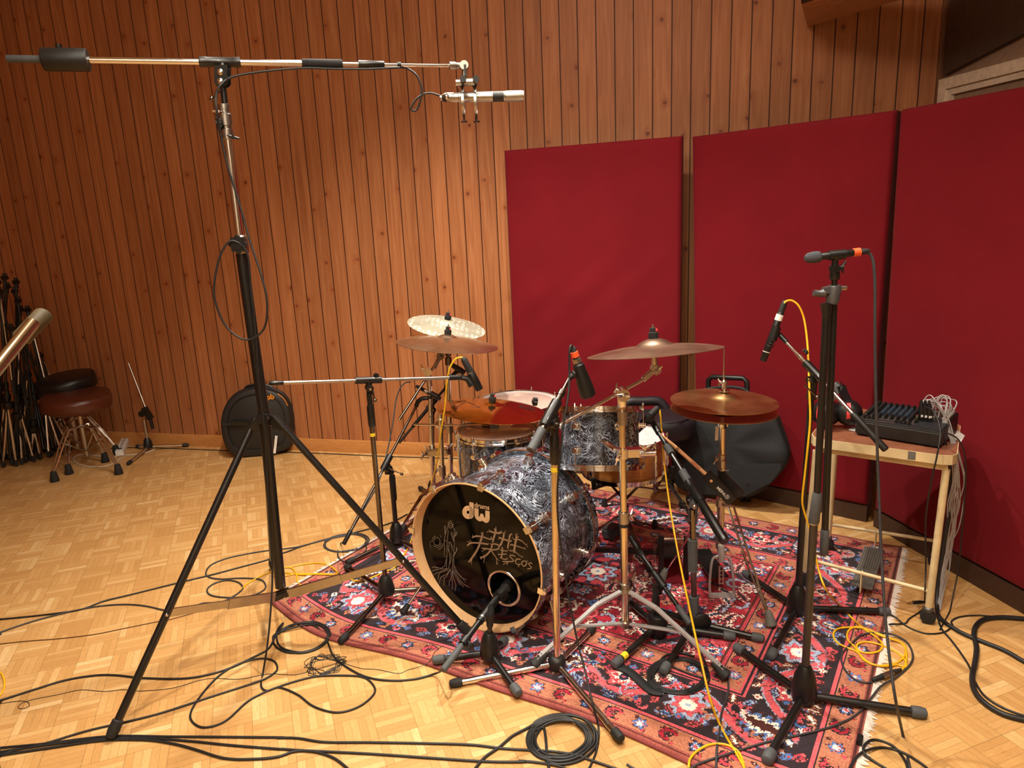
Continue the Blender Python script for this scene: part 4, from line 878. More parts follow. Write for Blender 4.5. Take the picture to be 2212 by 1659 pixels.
for ft, kk in ((fl(1657, 1350), 0), (fl(1438, 1258), 1), (V((hb.x+.12, hb.y+.36, RZ)), 2)):
    dirv = (ft-V((hub.x, hub.y, ft.z))).normalized(); sd = dirv.cross(UP); mb = MB()
    for s_ in (-1, 1):
        k1 = hub+dirv*.055+UP*.0; k2 = hub.lerp(ft+UP*.05, .62)+UP*.02+sd*s_*.010
        mb.tube([hub+sd*s_*.006, k1+sd*s_*.012, k2, ft+UP*.05+sd*s_*.003], .0042, 8)
    lg = hs.p('leg', mb, M['chrome'])
    mb = MB(); mb.lathe([(.009, 0), (.012, -.005), (.021, -.052), (.017, -.058), (0, -.058)], ft+UP*.06, (UP*.9-dirv*.35), 18); hs.p('rubber_foot', mb, M['ribbed'], lg)
mb = MB(); lt = zh(1550, 932); mb.bar(lt+V((-.002, 0, .02)), lt+V((-.003, 0, -.035)), .012, .001, (0, 1, 0)); hs.p('paper_tag', mb, M['paper'])
# drumsticks in a holder fixed to the hi-hat stand
hp = a(1480, 1003, 2.47), a(1575, 1085, 2.47)
h0, h1 = a(1524, 1024, 2.48), a(1583, 1083, 2.44); hd_ = (h1-h0).normalized(); fn_ = V((-.12, -.98, -.15)); fn_ = (fn_-hd_*fn_.dot(hd_)).normalized(); sd_ = hd_.cross(fn_)
SH = T('stick_holder', 'black stick holder with white printed mark clamped on the hi-hat stand', 'stick holder', h1)
mb = MB(); mb.box((h0+h1)/2, (h1-h0).length/2, .021, .012, (hd_, sd_, fn_)); SH.p('holder_sleeve', mb, M['plastic'], bevel=.003)
mb = MB(); o2 = V((.05, .05, .0)); mb.box((h0+h1)/2+o2+hd_*.012, (h1-h0).length/2*.8, .015, .010, (hd_, sd_, fn_)); SH.p('rear_sleeve', mb, M['plastic'], bevel=.003)
mb = MB(); q = h0.lerp(h1, .22)+fn_*.0122; mb.lathe([(0, .001), (.0052, .001), (.0052, -.001)], q, fn_, 20); SH.p('wooden_dot', mb, M['stick'])
text('MEINL', .015, h0.lerp(h1, .44)+fn_*.0126+sd_*.0055, hd_, -sd_, M['label'], SH, 'maker_word', .015)
mb = MB(); mb.torus(h0.lerp(h1, .80)+fn_*.0126, fn_, .0075, .0006, 24, 5); q = h0.lerp(h1, .80)+fn_*.0127
for an in (0.6, 2.2, 3.9, 5.4): mb.ribbon(cr([q, q+(hd_*math.cos(an)+sd_*math.sin(an))*.004, q+(hd_*math.cos(an+.5)+sd_*math.sin(an+.5))*.0065], 3), fn_, .0012)
SH.p('maker_emblem', mb, M['label'])
s0_, s1_ = a(1428, 938, 2.60), a(1522, 1022, 2.485)
DS = T('drumstick', 'pale wooden drumstick with red and black print sticking out of the black holder', 'drumstick', s1_)
ds = (s1_-s0_).normalized(); mb = MB(); L_ = (s1_-s0_).length
mb.lathe([(0, -.004), (.0032, -.002), (.0038, .004), (.003, .010), (.0035, .014), (.0074, .075), (.0074, L_+.02)], s0_, ds, 14); DS.p('stick', mb, M['stick'])
sf = (EYE-(s0_+s1_)/2); sf = (sf-ds*sf.dot(ds)).normalized(); ss = ds.cross(sf)
text('vincent', .0145, s0_.lerp(s1_, .9)+sf*.0078+ss*-.004, -ds, ss, M['redprint'], DS, 'maker_word', .015)
text('5B', .012, s0_.lerp(s1_, .42)+sf*.0078+ss*-.004, -ds, ss, M['blackprint'], DS, 'size_mark', .015)
text('VINCENT', .006, s0_.lerp(s1_, .34)+sf*.0076+ss*-.002, -ds, ss, M['blackprint'], DS, 'small_print', .0)
# kick pedal (double): main pedal behind the bass drum, left pedal beside the hi-hat
kb = C0+AX*(LB+.03); kb = V((kb.x, kb.y, RZ)); KP = T('bass_drum_pedal', 'black double bass drum pedal with its connecting shaft on the rug behind the bass drum', 'pedal', kb)
def pedal(p, d, beater):
    s = d.cross(UP)
    mb = MB(); mb.box(p+d*.16+UP*.006, .18, .055, .005, (d, s, UP)); KP.p('base_plate', mb, M['redplate'], bevel=.002)
    mb = MB(); mb.bar(p+d*.03+UP*.09, p+d*.27+UP*.035, .07, .009); KP.p('footboard', mb, M['black'], bevel=.002)
    mb = MB(); mb.bar(p+d*.27+UP*.022, p+d*.34+UP*.022, .08, .022); KP.p('heel', mb, M['greyrub'], bevel=.004)
    for k in (-1, 1):
        mb = MB(); mb.bar(p+s*k*.05+UP*.01, p+s*k*.05+UP*.2, .022, .02, d); KP.p('post', mb, M['black'], bevel=.002)
        mb = MB(); hx = [p+s*k*.075+UP*(.06+i*.0009)+V((math.cos(i*.62)*.008, math.sin(i*.62)*.008, 0)) for i in range(120)]; mb.tube(hx, .0012, 5); KP.p('spring', mb, M['satinchrome'])
    mb = MB(); mb.cyl(p-s*.06+UP*.19, p+s*.06+UP*.19, .007); KP.p('axle', mb, M['chrome'])
    if beater:
        mb = MB(); mb.cyl(p+UP*.19, p+UP*.34+d*.06, .004); KP.p('beater_rod', mb, M['chrome']); mb = MB(); mb.cyl(p+UP*.345+d*.04, p+UP*.345+d*.09, .022); KP.p('beater', mb, M['felt'])
pedal(kb+AX*.02, AX, True)
pb = g(1462, 1272, RZ); pd = V((.12, .99, 0)); pedal(V((pb.x, pb.y+.06, RZ)), pd, False)
ka, kz = kb+AX*.02+UP*.19+AS*-.07, V((pb.x-.05, pb.y+.06, .19)); 
mb = MB(); mb.bar(a(1272, 1186, 2.86), a(1420, 1192, 2.66), .02, .02); mb.cyl(ka, a(1272, 1186, 2.86), .008); mb.cyl(a(1420, 1192, 2.66), kz, .008); KP.p('connecting_shaft', mb, M['black'])
mb = MB(); q = g(1322, 1160, RZ); mb.box(q+UP*.03, .032, .05, .026, (V((.8, -.6, 0)), V((.6, .8, 0)), UP)); solo('rubber_wedge', mb, M['greyrub'], 'dark grey rubber wedge on the rug right of the bass drum', 'wedge', bevel=.01)
# drummer's seat
q = a(1425, 905, 3.45); dt = T('drum_throne', 'dark padded drum throne behind the snare drum', 'drum throne', (q.x-.02, q.y, 0))
mb = MB()
def seatf():
    vs = []; n = 40
    pr = [(0, .0), (.86, 0), (.96, .015), (1., .04), (1., .075), (.95, .1), (.8, .108), (0, .102)]
    fs = []; idx = []
    for r_, h in pr:
        row = []
        for k in range(n):
            an = 2*math.pi*k/n; rx, ry = .2, .17+.02*math.cos(an*2); f = 1-.1*max(0, math.cos(an-math.pi/2))**4
            row.append(len(vs)); vs.append(q+V((math.cos(an)*rx*r_*f-.02, math.sin(an)*ry*r_*f, h-.085)))
        idx.append(row)
    for A, B in zip(idx, idx[1:]): fs += [(A[k], A[(k+1) % n], B[(k+1) % n], B[k]) for k in range(n)]
    return vs, fs
mb.add(*seatf()); ts = dt.p('seat', mb, M['throne'], ang=60)
mb = MB(); mb.tube([q+V((.17*math.cos(t)-.02, .15*math.sin(t)-.01, .022-.02*0)) for t in [R(-150+12*k) for k in range(13)]], .003, 6); dt.p('piping', mb, M['blackvinyl'], ts)
mb = MB(); qb = q+V((-.06, .16, .0)); mb.tube(cr([qb+V((-.12, 0, .01)), qb+V((-.07, .01, .05)), qb+V((0, .01, .05)), qb+V((.09, .01, .045)), qb+V((.13, 0, .0))], 5), .026, 12); dt.p('back_cushion', mb, M['throne'])
qc = V((q.x-.02, q.y, 0)); mb = MB(); mb.cyl(qc+UP*.08, V((qc.x, qc.y, q.z-.08)), .014); dt.p('post', mb, M['darkchrome'])
for k in range(3):
    an = R(-60+120*k); di = V((math.cos(an), math.sin(an), 0)); mb = MB(); mb.bar(qc+UP*.22, qc+di*.26+UP*.03, .02, .008); mb.bar(qc+UP*.09, qc+di*.15+UP*.12, .014, .005); lg = dt.p('leg', mb, M['darkchrome'])
    mb = MB(); mb.lathe([(.012, .05), (.019, .0), (0, 0)], qc+di*.265, UP, 14); dt.p('rubber_foot', mb, M['rubber'], lg)
# ------------------------------------------------------------------ microphone stands and microphones
def foot_tip(t, lg, p, d, r, mat='rubber', L=.034):
    mb = MB(); mb.lathe([(r*1.02, -L), (r*1.35, -L*.93), (r*1.45, -L*.25), (r*1.2, .006), (r*.6, .01), (0, .01)], p, d, 16); return t.p('rubber_foot', mb, M[mat], lg)
def legs(t, hub, feet, r=.0095, mat='black', tip='rubber', drop=.0):
    out = []
    for f in feet:
        d = (f-hub).normalized(); s = hub+V((d.x, d.y, 0)).normalized()*.022
        mb = MB(); mb.tube([s, f-d*.02], r, 12); lg = t.p('leg', mb, M[mat]); foot_tip(t, lg, f-d*.008+UP*.001, d, r, tip); out.append((lg, s, f))
    return out
def base_hub(t, c, r, h, mat='plastic', bell=True):
    mb = MB()
    if bell: mb.lathe([(r*.92, -h*.35), (r, -h*.25), (r*1.02, h*.05), (r*.82, h*.6), (r*.5, h*.95), (r*.42, h), (0, h)], c, UP, 24)
    else: mb.lathe([(r*.8, -h*.4), (r, -h*.3), (r, h*.3), (r*.75, h*.5), (r*.5, h*.6), (0, h*.6)], c, UP, 24)
    return t.p('base_hub', mb, M[mat])
def star(mb, p, d, r=.016, th=.014, n=8):
    d = V(d).normalized(); u, w = perp(d); ring = []
    for k in range(n*4):
        an = 2*math.pi*k/(n*4); rr = r*(1+.12*math.cos(an*n)); ring.append(p+(u*math.cos(an)+w*math.sin(an))*rr)
    mb.prism(ring, d*th); mb.cyl(p+d*th, p+d*(th+.003), r*.6, n=12)
def tjoint(t, p, bd_, r=.016, L=.075, mat='plastic'):
    mb = MB(); mb.tube([p-bd_*L*.5, p-bd_*L*.42, p+bd_*L*.42, p+bd_*L*.5], [r*.95, r, r, r*.95], 16); mb.cyl(p-UP*.055, p-UP*.005, r*.85, n=14)
    s = bd_.cross(UP).normalized(); s = s if s.y < 0 else -s
    j = t.p('swivel_joint', mb, M[mat]); mb = MB(); mb.cyl(p-UP*.03-s*r*1.2, p-UP*.03+s*r*1.25, r*1.05, n=16); t.p('joint_disc', mb, M[mat], j)
    mb = MB(); mb.lathe([(.005, 0), (.005, .003), (0, .0035)], p-UP*.03+s*r*1.25, s, 12); t.p('bolt', mb, M['chrome'], j); return j, s
def handle(t, j, p, q):
    mb = MB(); mb.cyl(p, q, .0028, n=8); mb.sph(q, .0075, 10); t.p('clamp_lever', mb, M['darkchrome'], j)
def mic(name, label, p0, p1, r, body='plastic', conn=.03, grp=None, prof=None, cat='microphone', bands=()):
    """p0 connector end, p1 capsule end"""
    t = T(name, label, cat, p0 if p0.z < p1.z else p1, grp); d = (p1-p0).normalized(); L = (p1-p0).length
    mb = MB(); mb.lathe(prof or [(r*.7, conn), (r, conn+.006), (r, L-.02), (r*.96, L-.019), (r*.96, L-.003), (r*.85, L), (0, L)], p0, d, 20); b_ = t.p('body', mb, M[body])
    mb = MB(); mb.lathe([(r*.45, -.012), (r*.62, -.010), (r*.8, 0), (r*.85, conn*.6), (r*.85, conn+.003), (0, conn+.003)], p0, d, 16); t.p('connector', mb, M['rubber'])
    for nm, h0, h1, mt in bands:
        mb = MB(); mb.lathe([(r*1.0, h0), (r*1.03, h0), (r*1.03, h1), (r*1.0, h1)], p0, d, 18, cap=False); t.p(nm, mb, M[mt], b_)
    return t, d, L

# --- the big overhead stand in front, left ---------------------------------------
Y0 = 2.37; S = T('overhead_microphone_stand', 'tall black tripod boom stand in the foreground left', 'microphone stand', g(600, 1330))
hub = a(570, 893, Y0); low = a(608, 1290, Y0)
z0 = a(480, 133, Y0).z
mb = MB(); mb.cyl(a(606, 1268, Y0), hub, .019, n=20); mb.cyl(hub, a(522, 548, Y0), .0185, n=20); S.p('lower_column', mb, M['black'])
mb = MB(); mb.cyl(a(523, 552, Y0), a(492, 295, Y0), .0125, n=18); S.p('upper_column', mb, M['chrome'])
mb = MB(); kq = a(522, 527, Y0); mb.lathe([(.021, -.03), (.023, -.02), (.023, .02), (.018, .028)], kq, UP, 18); c1 = S.p('column_collar', mb, M['satinchrome']); mb = MB(); star(mb, kq+V((0, -.022, 0)), (0, -1, 0), .027, .016); S.p('star_knob', mb, M['plastic'], c1)
mb = MB(); mb.lathe([(.016, 0), (.019, .002), (.019, .03), (.015, .032), (.015, .04), (.02, .042), (.02, .075), (.015, .08), (.015, .09), (.017, .091), (.017, .105), (.012, .107)], a(493, 302, Y0), UP, 20); c2 = S.p('upper_clamp', mb, M['silver'])
mb = MB(); star(mb, a(478, 268, Y0)+V((.004, -.01, 0)), (-.9, -.4, 0), .017, .013); wing(mb, a(497, 298, Y0)+V((.01, -.012, 0)), (.6, -.8, 0), (.9, .3, -.3), .9); S.p('clamp_knob', mb, M['plastic'], c2)
mb = MB(); wing(mb, a(486, 243, Y0)+V((-.008, -.012, 0)), (-.5, -.8, 0), (.9, -.1, -.2), .8); S.p('wing_screw', mb, M['chrome'], c2)
mb = MB(); mb.cyl(a(488, 245, Y0), a(481, 180, Y0), .0095, n=14); S.p('top_rod', mb, M['black'])
mb = MB(); mb.cyl(a(484, 190, Y0), a(458, 212, Y0), .0025, n=8); mb.sph(a(457, 213, Y0), .007, 10); S.p('locking_lever', mb, M['darkchrome'])
bL, bR = g(14, 127, z0), g(985, 142, z0); bdir = (bR-bL).normalized()
def bp(x): return onseg(bL, bR, x, 127+15*(x-14)/971)
q = [a(x, y, Y0) for x, y in ((467, 142), (495, 142), (495, 182), (488, 188), (472, 188), (467, 180))]; mb = MB(); mb.prism([p+V((0, -.016, 0)) for p in q], V((0, .005, 0))); mb.prism([p+V((0, .012, 0)) for p in q], V((0, .005, 0))); yk = S.p('yoke', mb, M['black'], bevel=.001)
for y in (158, 178):
    mb = MB(); mb.lathe([(.0095, 0), (.0095, .003), (.005, .006), (0, .0065)], a(480, y, Y0)+V((0, -.016, 0)), (0, -1, 0), 16); S.p('bolt', mb, M['chrome'], yk)
mb = MB(); mb.cyl(bp(90), bp(650), .0095, n=18); mb.cyl(bp(650), bp(830), .0078, n=16); bo = S.p('boom_arm', mb, M['chrome'])
mb = MB(); mb.cyl(bp(828), bR, .0058, n=14); S.p('boom_extension', mb, M['chrome'], bo)
mb = MB(); mb.tube([bp(14), bp(16), bp(92)], [.009, .0105, .0105], 16); S.p('end_sleeve', mb, M['greyrub'], bo)
mb = MB(); mb.lathe([(.03, 0), (.032, .004), (.032, .115), (.03, .119), (0, .119)], bp(92), bdir, 28); cwt = S.p('counterweight', mb, M['satin']); mb = MB(); mb.cyl(a(128, 112, bp(128).y), a(127, 100, bp(128).y), .006); mb.cyl(a(127, 103, bp(128).y), a(127, 95, bp(128).y), .009); S.p('weight_screw', mb, M['black'], cwt)
mb = MB(); mb.tube([bp(430), bp(432), bp(447), bp(449), bp(503), bp(505), bp(519), bp(520)], [.013, .0155, .0155, .0145, .0145, .0155, .0155, .013], 18); mb.cyl(bp(480), a(481, 150, Y0), .012); S.p('boom_clamp', mb, M['black'])
mb = MB(); mb.tube([bp(652), bp(654), bp(738), bp(740)], [.0125, .0145, .0145, .0125], 16); S.p('foam_grip', mb, M['felt'], bo)
mb = MB(); mb.tube([bp(774), bp(776), bp(828), bp(830)], [.011, .0125, .0125, .0105], 16); S.p('clamp_sleeve', mb, M['black'], bo)
mb = MB(); mb.cyl(bp(858), bp(866), .009); S.p('cable_clip', mb, M['satin'], bo)
mb = MB(); mb.lathe([(.018, -.045), (.021, -.042), (.021, .0), (.019, .018), (.0195, .02)], hub, UP, 20); hb_ = S.p('leg_hub', mb, M['black'])
mb = MB(); star(mb, hub+V((.004, -.02, -.012)), (0, -1, 0), .02, .014); S.p('star_knob', mb, M['plastic'], hb_)
lb = a(608, 1287, Y0)
for (hx, hy), ft, (bx, by) in (((552, 905), fl(240, 1600, .012), (363, 1325)), ((592, 900), fl(1012, 1375, .014), (868, 1212)), ((572, 905), fl(590, 1228, .012), (588, 1150))):
    hp_ = a(hx, hy, Y0); d = (ft-hp_).normalized(); mb = MB(); mb.tube([hp_, ft-d*.02], .0125, 14); lg = S.p('leg', mb, M['black'])
    mb = MB(); mb.bar(hub+UP*-.005, hp_+d*.05, .016, .03); S.p('leg_bracket', mb, M['black'], lg, bevel=.003); foot_tip(S, lg, ft-d*.008, d, .0125, 'rubber', .045)
    bp_ = onseg(hp_, ft, bx, by); bd0 = (bp_-lb).normalized(); mb = MB()
    if bx != 588: mb.bar(lb+bd0*.03, lb.lerp(bp_, .5), .012, .034); mb.bar(lb.lerp(bp_, .42), bp_, .008, .026)
    else: mb.bar(lb+bd0*.02, bp_, .01, .02)
    S.p('brace', mb, M['satinchrome'], lg); mb = MB(); mb.sph(bp_+V((.004, -.011, 0)), .006, 10); S.p('rivet', mb, M['chrome'], lg)
mb = MB(); mb.bar(lb-V((.034, .012, .0)), lb+V((.034, .012, .012)), .03, .03); lk = S.p('brace_bracket', mb, M['black'], bevel=.006)
for s_ in (-.02, .02):
    mb = MB(); mb.lathe([(.005, 0), (.005, .002), (0, .003)], lb+V((s_, -.026, .003)), (0, -1, 0), 10); S.p('bolt', mb, M['chrome'], lk)
# pencil microphone in its double clamp at the boom end
Ym = bR.y; m0, m1 = a(962, 211, Ym), a(1130, 207, Ym)
mb = MB(); mb.lathe([(.011, 0), (.013, .001), (.013, .022), (.0105, .024), (.0105, .05), (.0, .052)], bp(970), bdir, 18); jq = a(1003, 142, Ym); mb.cyl(jq-V((0, .016, 0)), jq+V((0, .016, 0)), .0145, n=18)
CLP = T('microphone_clamp', 'silver double-ring microphone clamp hanging from the end of the long boom', 'microphone clamp', a(1010, 255, Ym)); CLP.p('boom_fitting', mb, M['silver'])
mb = MB(); mb.bar(jq+V((.003, -.018, -.0)), a(1006, 166, Ym)+V((0, -.018, 0)), .008, .007, (0, 1, 0)); CLP.p('locking_lever', mb, M['plastic'])
mb = MB(); mb.cyl(jq, a(1003, 172, Ym), .009); mb.cyl(a(985, 178, Ym), a(1027, 177, Ym), .0115, n=18); CLP.p('cross_bar', mb, M['silver'])
for x in (1000, 1027):
    rc_ = a(x, 211, Ym); mb = MB(); md_ = (m1-m0).normalized(); mb.ring([(.044, -.004), (.044, .004), (.038, .004), (.038, -.004)], rc_-UP*.016, md_, 40); r_ = CLP.p('ring', mb, M['silver'])
    mb = MB(); mb.cyl(rc_-UP*.058, rc_-UP*.078, .003); mb.cyl(rc_-UP*.076, rc_-UP*.08, .011); CLP.p('thumb_screw', mb, M['plastic'], r_)
    for s_ in (-1, 1):
        mb = MB(); qq = rc_+V((s_*.005, s_*-.028 if s_ > 0 else .02, .03+.02)); mb.cyl(qq, qq+V((.002, -.03*s_, .0)), .0105); mb.cyl(qq, rc_+V((0, -s_*.02, .02)), .003); CLP.p('thumb_screw', mb, M['plastic'], r_)
t, d, L = mic('pencil_microphone', 'silver pencil microphone at the end of the long boom', m0, m1, .0172, 'silver', .0, prof=[(.006, -.02), (.009, -.018), (.0095, .0), (.011, .004), (.0155, .03), (.0158, .045), (.018, .047), (.018, .068), (.0165, .07), (.0172, .09), (.0172, .268)])
L = (m1-m0).length
mb = MB(); mb.lathe([(.0168, L-.085), (.0168, L-.052)], m0, d, 24, cap=False)
ring = MB(); ring.lathe([(.01735, L*.61), (.01745, L*.61), (.01745, L*.75), (.01735, L*.75)], m0, d, 28, cap=False); t.p('black_band', ring, M['satin'])
mb = MB(); mb.lathe([(.0172, L*.6), (.0172, L*.77), (.0165, L*.775), (.018, L*.78), (.018, L*.98), (.017, L), (0, L)], m0, d, 28); t.p('grille', mb, M['mesh'])
mb = MB(); mb.tube(cr([m0-d*.012+V((0, -.01, .006)), m0+d*.006+V((0, -.012, .012)), m0+d*.03+V((0, -.014, .012))], 5), .0022, 8); t.p('wire_bail', mb, M['chrome']); mb = MB(); mb.sph(m0+d*.006+V((0, -.014, .0)), .009, 12); t.p('ball_catch', mb, M['chrome'])

# --- stand in front of the bass drum's right edge -----------------------------------
Y = 2.11; hub = a(1203, 1432, Y); S = T('boom_microphone_stand', 'chrome boom stand with warm reflection tint and worn black hub standing in front of the bass drum', 'microphone stand', fl(1203, 1452))
base_hub(S, hub, .03, .045, 'satin', False)
legs(S, hub-UP*.004, [fl(972, 1485, .012), fl(1343, 1606, .012), fl(1283, 1362, .012)], .0105, 'chrome')
for o_ in list(S.o.children)[-1:]: pass
mb = MB(); mb.cyl(a(1203, 1420, Y), a(1198, 1000, Y), .0118, n=18); S.p('pole', mb, M['gold'])
mb = MB(); mb.tube([a(1198, 1002, Y), a(1198, 998, Y), a(1198, 945, Y), a(1198, 940, Y)], [.0135, .0158, .0158, .013], 16); mb.cyl(a(1198, 942, Y), a(1197, 890, Y), .0125); S.p('clutch_sleeve', mb, M['black'])
mb = MB(); mb.lathe([(.0121, 0), (.0121, .015)], a(1198, 1018, Y), UP, 18, cap=False); S.p('yellow_tape', mb, M['tape'])
b0, b1 = a(1146, 974, 1.99), a(1233, 812, 2.2); bd_ = (b1-b0).normalized(); tp = onseg(b0, b1, 1188, 893)
j, s = tjoint(S, tp, bd_, .0175, .1, 'black')
mb = MB(); mb.cyl(b0, b0.lerp(b1, .75), .010, n=16); bo = S.p('boom_arm', mb, M['darkchrome']); mb = MB(); mb.cyl(b0.lerp(b1, .75), b1, .0065); mb.cyl(b0.lerp(b1, .72), b0.lerp(b1, .78), .0125); S.p('boom_extension', mb, M['darkchrome'], bo)
mb = MB(); mb.tube([b0, b0+bd_*.002, b0.lerp(b1, .27), b0.lerp(b1, .275)], [.012, .0145, .014, .012], 16); S.p('end_grip', mb, M['greyrub'], bo)
mb = MB(); star(mb, a(1160, 868, 2.1), (-1, -.2, .2), .012, .012); S.p('clamp_knob', mb, M['plastic'], j)
p0, p1 = a(1243, 772, 2.2), a(1268, 846, 2.2); L = (p1-p0).length
t, d, L = mic('condenser_microphone', 'black paddle-shaped microphone on the boom of the warm-reflecting chrome stand, orange ring at its cable', a(1239, 757, 2.2), p1, .0125, prof=[(.010, .028), (.013, .032), (.013, .045), (.018, .05), (.02, .075), (.0245, .115), (.0255, .14), (.0245, .156), (.018, .16), (0, .16)], bands=())
mb = MB(); mb.lathe([(.0105, .004), (.0125, .005), (.0125, .022), (.0105, .023)], a(1239, 757, 2.2), d, 18); t.p('orange_ring', mb, M['orange']); mb = MB(); mb.lathe([(.0115, .027), (.0138, .028), (.0138, .042), (.0115, .043)], a(1239, 757, 2.2), d, 18); t.p('silver_collar', mb, M['silver'])
mb = MB(); mb.cyl(b1-bd_*.01, a(1243, 806, 2.2), .009); mb.sph(a(1241, 808, 2.2), .013, 12); t.p('swivel_mount', mb, M['plastic'])

# --- stand with the level boom, left of the drums ------------------------------------
gb = fl(836, 1300); Y = gb.y; hub = a(834, 1272, Y); S = T('boom_microphone_stand', 'chrome boom stand with level arm left of the bass drum, yellow tape on its pole', 'microphone stand', gb)
base_hub(S, hub, .034, .06, 'satin')
legs(S, hub-UP*.012, [fl(735, 1395, .012), fl(748, 1229, .012), fl(1030, 1272, .012)], .0105, 'darkchrome')
mb = MB(); mb.cyl(hub, a(803, 918, Y), .0098, n=16); S.p('pole', mb, M['darkchrome'])
mb = MB(); mb.tube([a(803, 922, Y), a(803, 916, Y), a(800, 880, Y), a(800, 874, Y)], [.011, .0135, .0135, .0105], 14); mb.cyl(a(800, 876, Y), a(797, 850, Y), .010); S.p('clutch_sleeve', mb, M['black'])
mb = MB(); mb.lathe([(.0101, 0), (.0101, .013)], a(805, 942, Y), UP, 16, cap=False); S.p('yellow_tape', mb, M['tape'])
b0, b1 = a(581, 828, Y-.12), a(1000, 815, Y+.16); bd_ = (b1-b0).normalized(); tp = onseg(b0, b1, 796, 821)
j, s = tjoint(S, tp, bd_, .0135, .1, 'black'); handle(S, j, tp-UP*.04+s*.02+bd_*.01, a(810, 865, Y-.03))
mb = MB(); star(mb, tp+bd_*.03+UP*.012, (0, 0, 1), .0095, .011); S.p('clamp_knob', mb, M['plastic'], j)
mb = MB(); mb.cyl(b0.lerp(b1, .05), b0.lerp(b1, .93), .0066, n=14); bo = S.p('boom_arm', mb, M['satinchrome']); mb = MB(); mb.tube([b0, b0+bd_*.002, b0.lerp(b1, .065), b0.lerp(b1, .068)], [.007, .0085, .0085, .007], 12); S.p('end_grip', mb, M['black'], bo)
mb = MB(); mb.cyl(b0.lerp(b1, .92), b1, .0105); S.p('end_thread', mb, M['plastic'], bo)
Ym = b1.y; t, d, L = mic('dynamic_microphone', 'black dynamic microphone with yellow cable on the level boom', a(1003, 778, Ym), a(1036, 842, Ym), .0165, conn=.05, bands=(('collar_ring', .052, .056, 'silver'),))
mb = MB(); mb.tube([b1-bd_*.01, a(1010, 818, Ym), a(1020, 832, Ym)], [.009, .013, .017], 14); t.p('clip', mb, M['plastic'])
# --- low black stand with boom rising to the left floor-tom microphone ----------------
gb = fl(857, 1178); Y = gb.y; hub = a(857, 1158, Y); S = T('low_microphone_stand', 'short black boom stand on the far left corner of the rug', 'microphone stand', gb)
base_hub(S, hub, .034, .07, 'plastic'); legs(S, hub-UP*.014, [fl(748, 1222, .012), fl(925, 1205, .012), fl(905, 1118, .012)], .010, 'darkchrome')
mb = MB(); mb.cyl(hub, a(850, 1080, Y), .0115); S.p('pole', mb, M['black']); mb = MB(); mb.tube([a(851, 1082, Y), a(851, 1078, Y), a(847, 1030, Y), a(847, 1025, Y)], [.012, .0145, .0145, .011], 14); S.p('clutch_sleeve', mb, M['plastic'])
b0, b1 = a(742, 1176, Y-.28), a(899, 878, Y+.2); bd_ = (b1-b0).normalized(); tp = onseg(b0, b1, 837, 1000)
j, s = tjoint(S, tp, bd_, .0155, .075); handle(S, j, a(846, 1015, Y-.03), a(868, 1024, Y-.03))
mb = MB(); mb.cyl(a(846, 1022, Y), tp-UP*.01, .0145); S.p('joint_neck', mb, M['plastic'], j)
mb = MB(); mb.cyl(b0, b1, .0066, n=12); bo = S.p('boom_arm', mb, M['darkchrome']); mb = MB(); mb.tube([b0, b0+bd_*.002, b0.lerp(b1, .09), b0.lerp(b1, .092)], [.008, .0095, .0095, .008], 12); S.p('end_grip', mb, M['black'], bo)
Ye = b1.y; mb = MB(); mb.tube(cr([b1, a(903, 868, Ye), a(912, 861, Ye), a(925, 860, Ye)], 4), .0105, 12); S.p('elbow', mb, M['black'], bo)
t, d, L = mic('pencil_microphone', 'slim black microphone left of the leftmost cymbal pole, capsule towards the floor tom', a(903, 836, Ye), a(952, 862, Ye), .0105, conn=.03, bands=(('silver_collar', .034, .05, 'silver'),))
mb = MB(); mb.tube([a(925, 860, Ye), a(932, 856, Ye)], [.011, .013], 12); mb.cyl(a(928, 848, Ye), a(944, 857, Ye), .0135); t.p('clip', mb, M['plastic'])
# --- second boom further back --------------------------------------------------------
Y = 3.62; gb = a(938, 1100, Y); gb = V((gb.x, gb.y, 0)); S = T('low_microphone_stand', 'black telescopic boom stand tucked behind the leftmost cymbal pole', 'microphone stand', gb)
hub = gb+UP*.07; base_hub(S, hub, .03, .06); legs(S, hub-UP*.02, [gb+V((.1, -.2, .012)), gb+V((.16, .16, .012)), gb+V((-.1, .2, .012))], .009)
b0, b1 = a(862, 957, Y-.08), a(962, 838, Y+.04); bd_ = (b1-b0).normalized(); tp = onseg(b0, b1, 932, 872)
mb = MB(); mb.cyl(hub, tp-UP*.04, .010); S.p('pole', mb, M['black']); tjoint(S, tp, bd_, .0145, .07)
mb = MB(); mb.cyl(b0, b0.lerp(b1, .3), .0065); mb.tube([b0.lerp(b1, .28), b0.lerp(b1, .3), b0.lerp(b1, .85)], [.007, .0095, .0095], 12); mb.cyl(b0.lerp(b1, .85), b1, .007); S.p('boom_arm', mb, M['black'])
t, d, L = mic('dynamic_microphone', 'short black microphone half hidden behind the yellow-cabled one', a(974, 787, Y), a(1004, 806, Y), .0155, conn=.02)
mb = MB(); mb.tube([b1, a(975, 812, Y), a(990, 800, Y)], [.007, .007, .014], 12); t.p('clip', mb, M['plastic'])

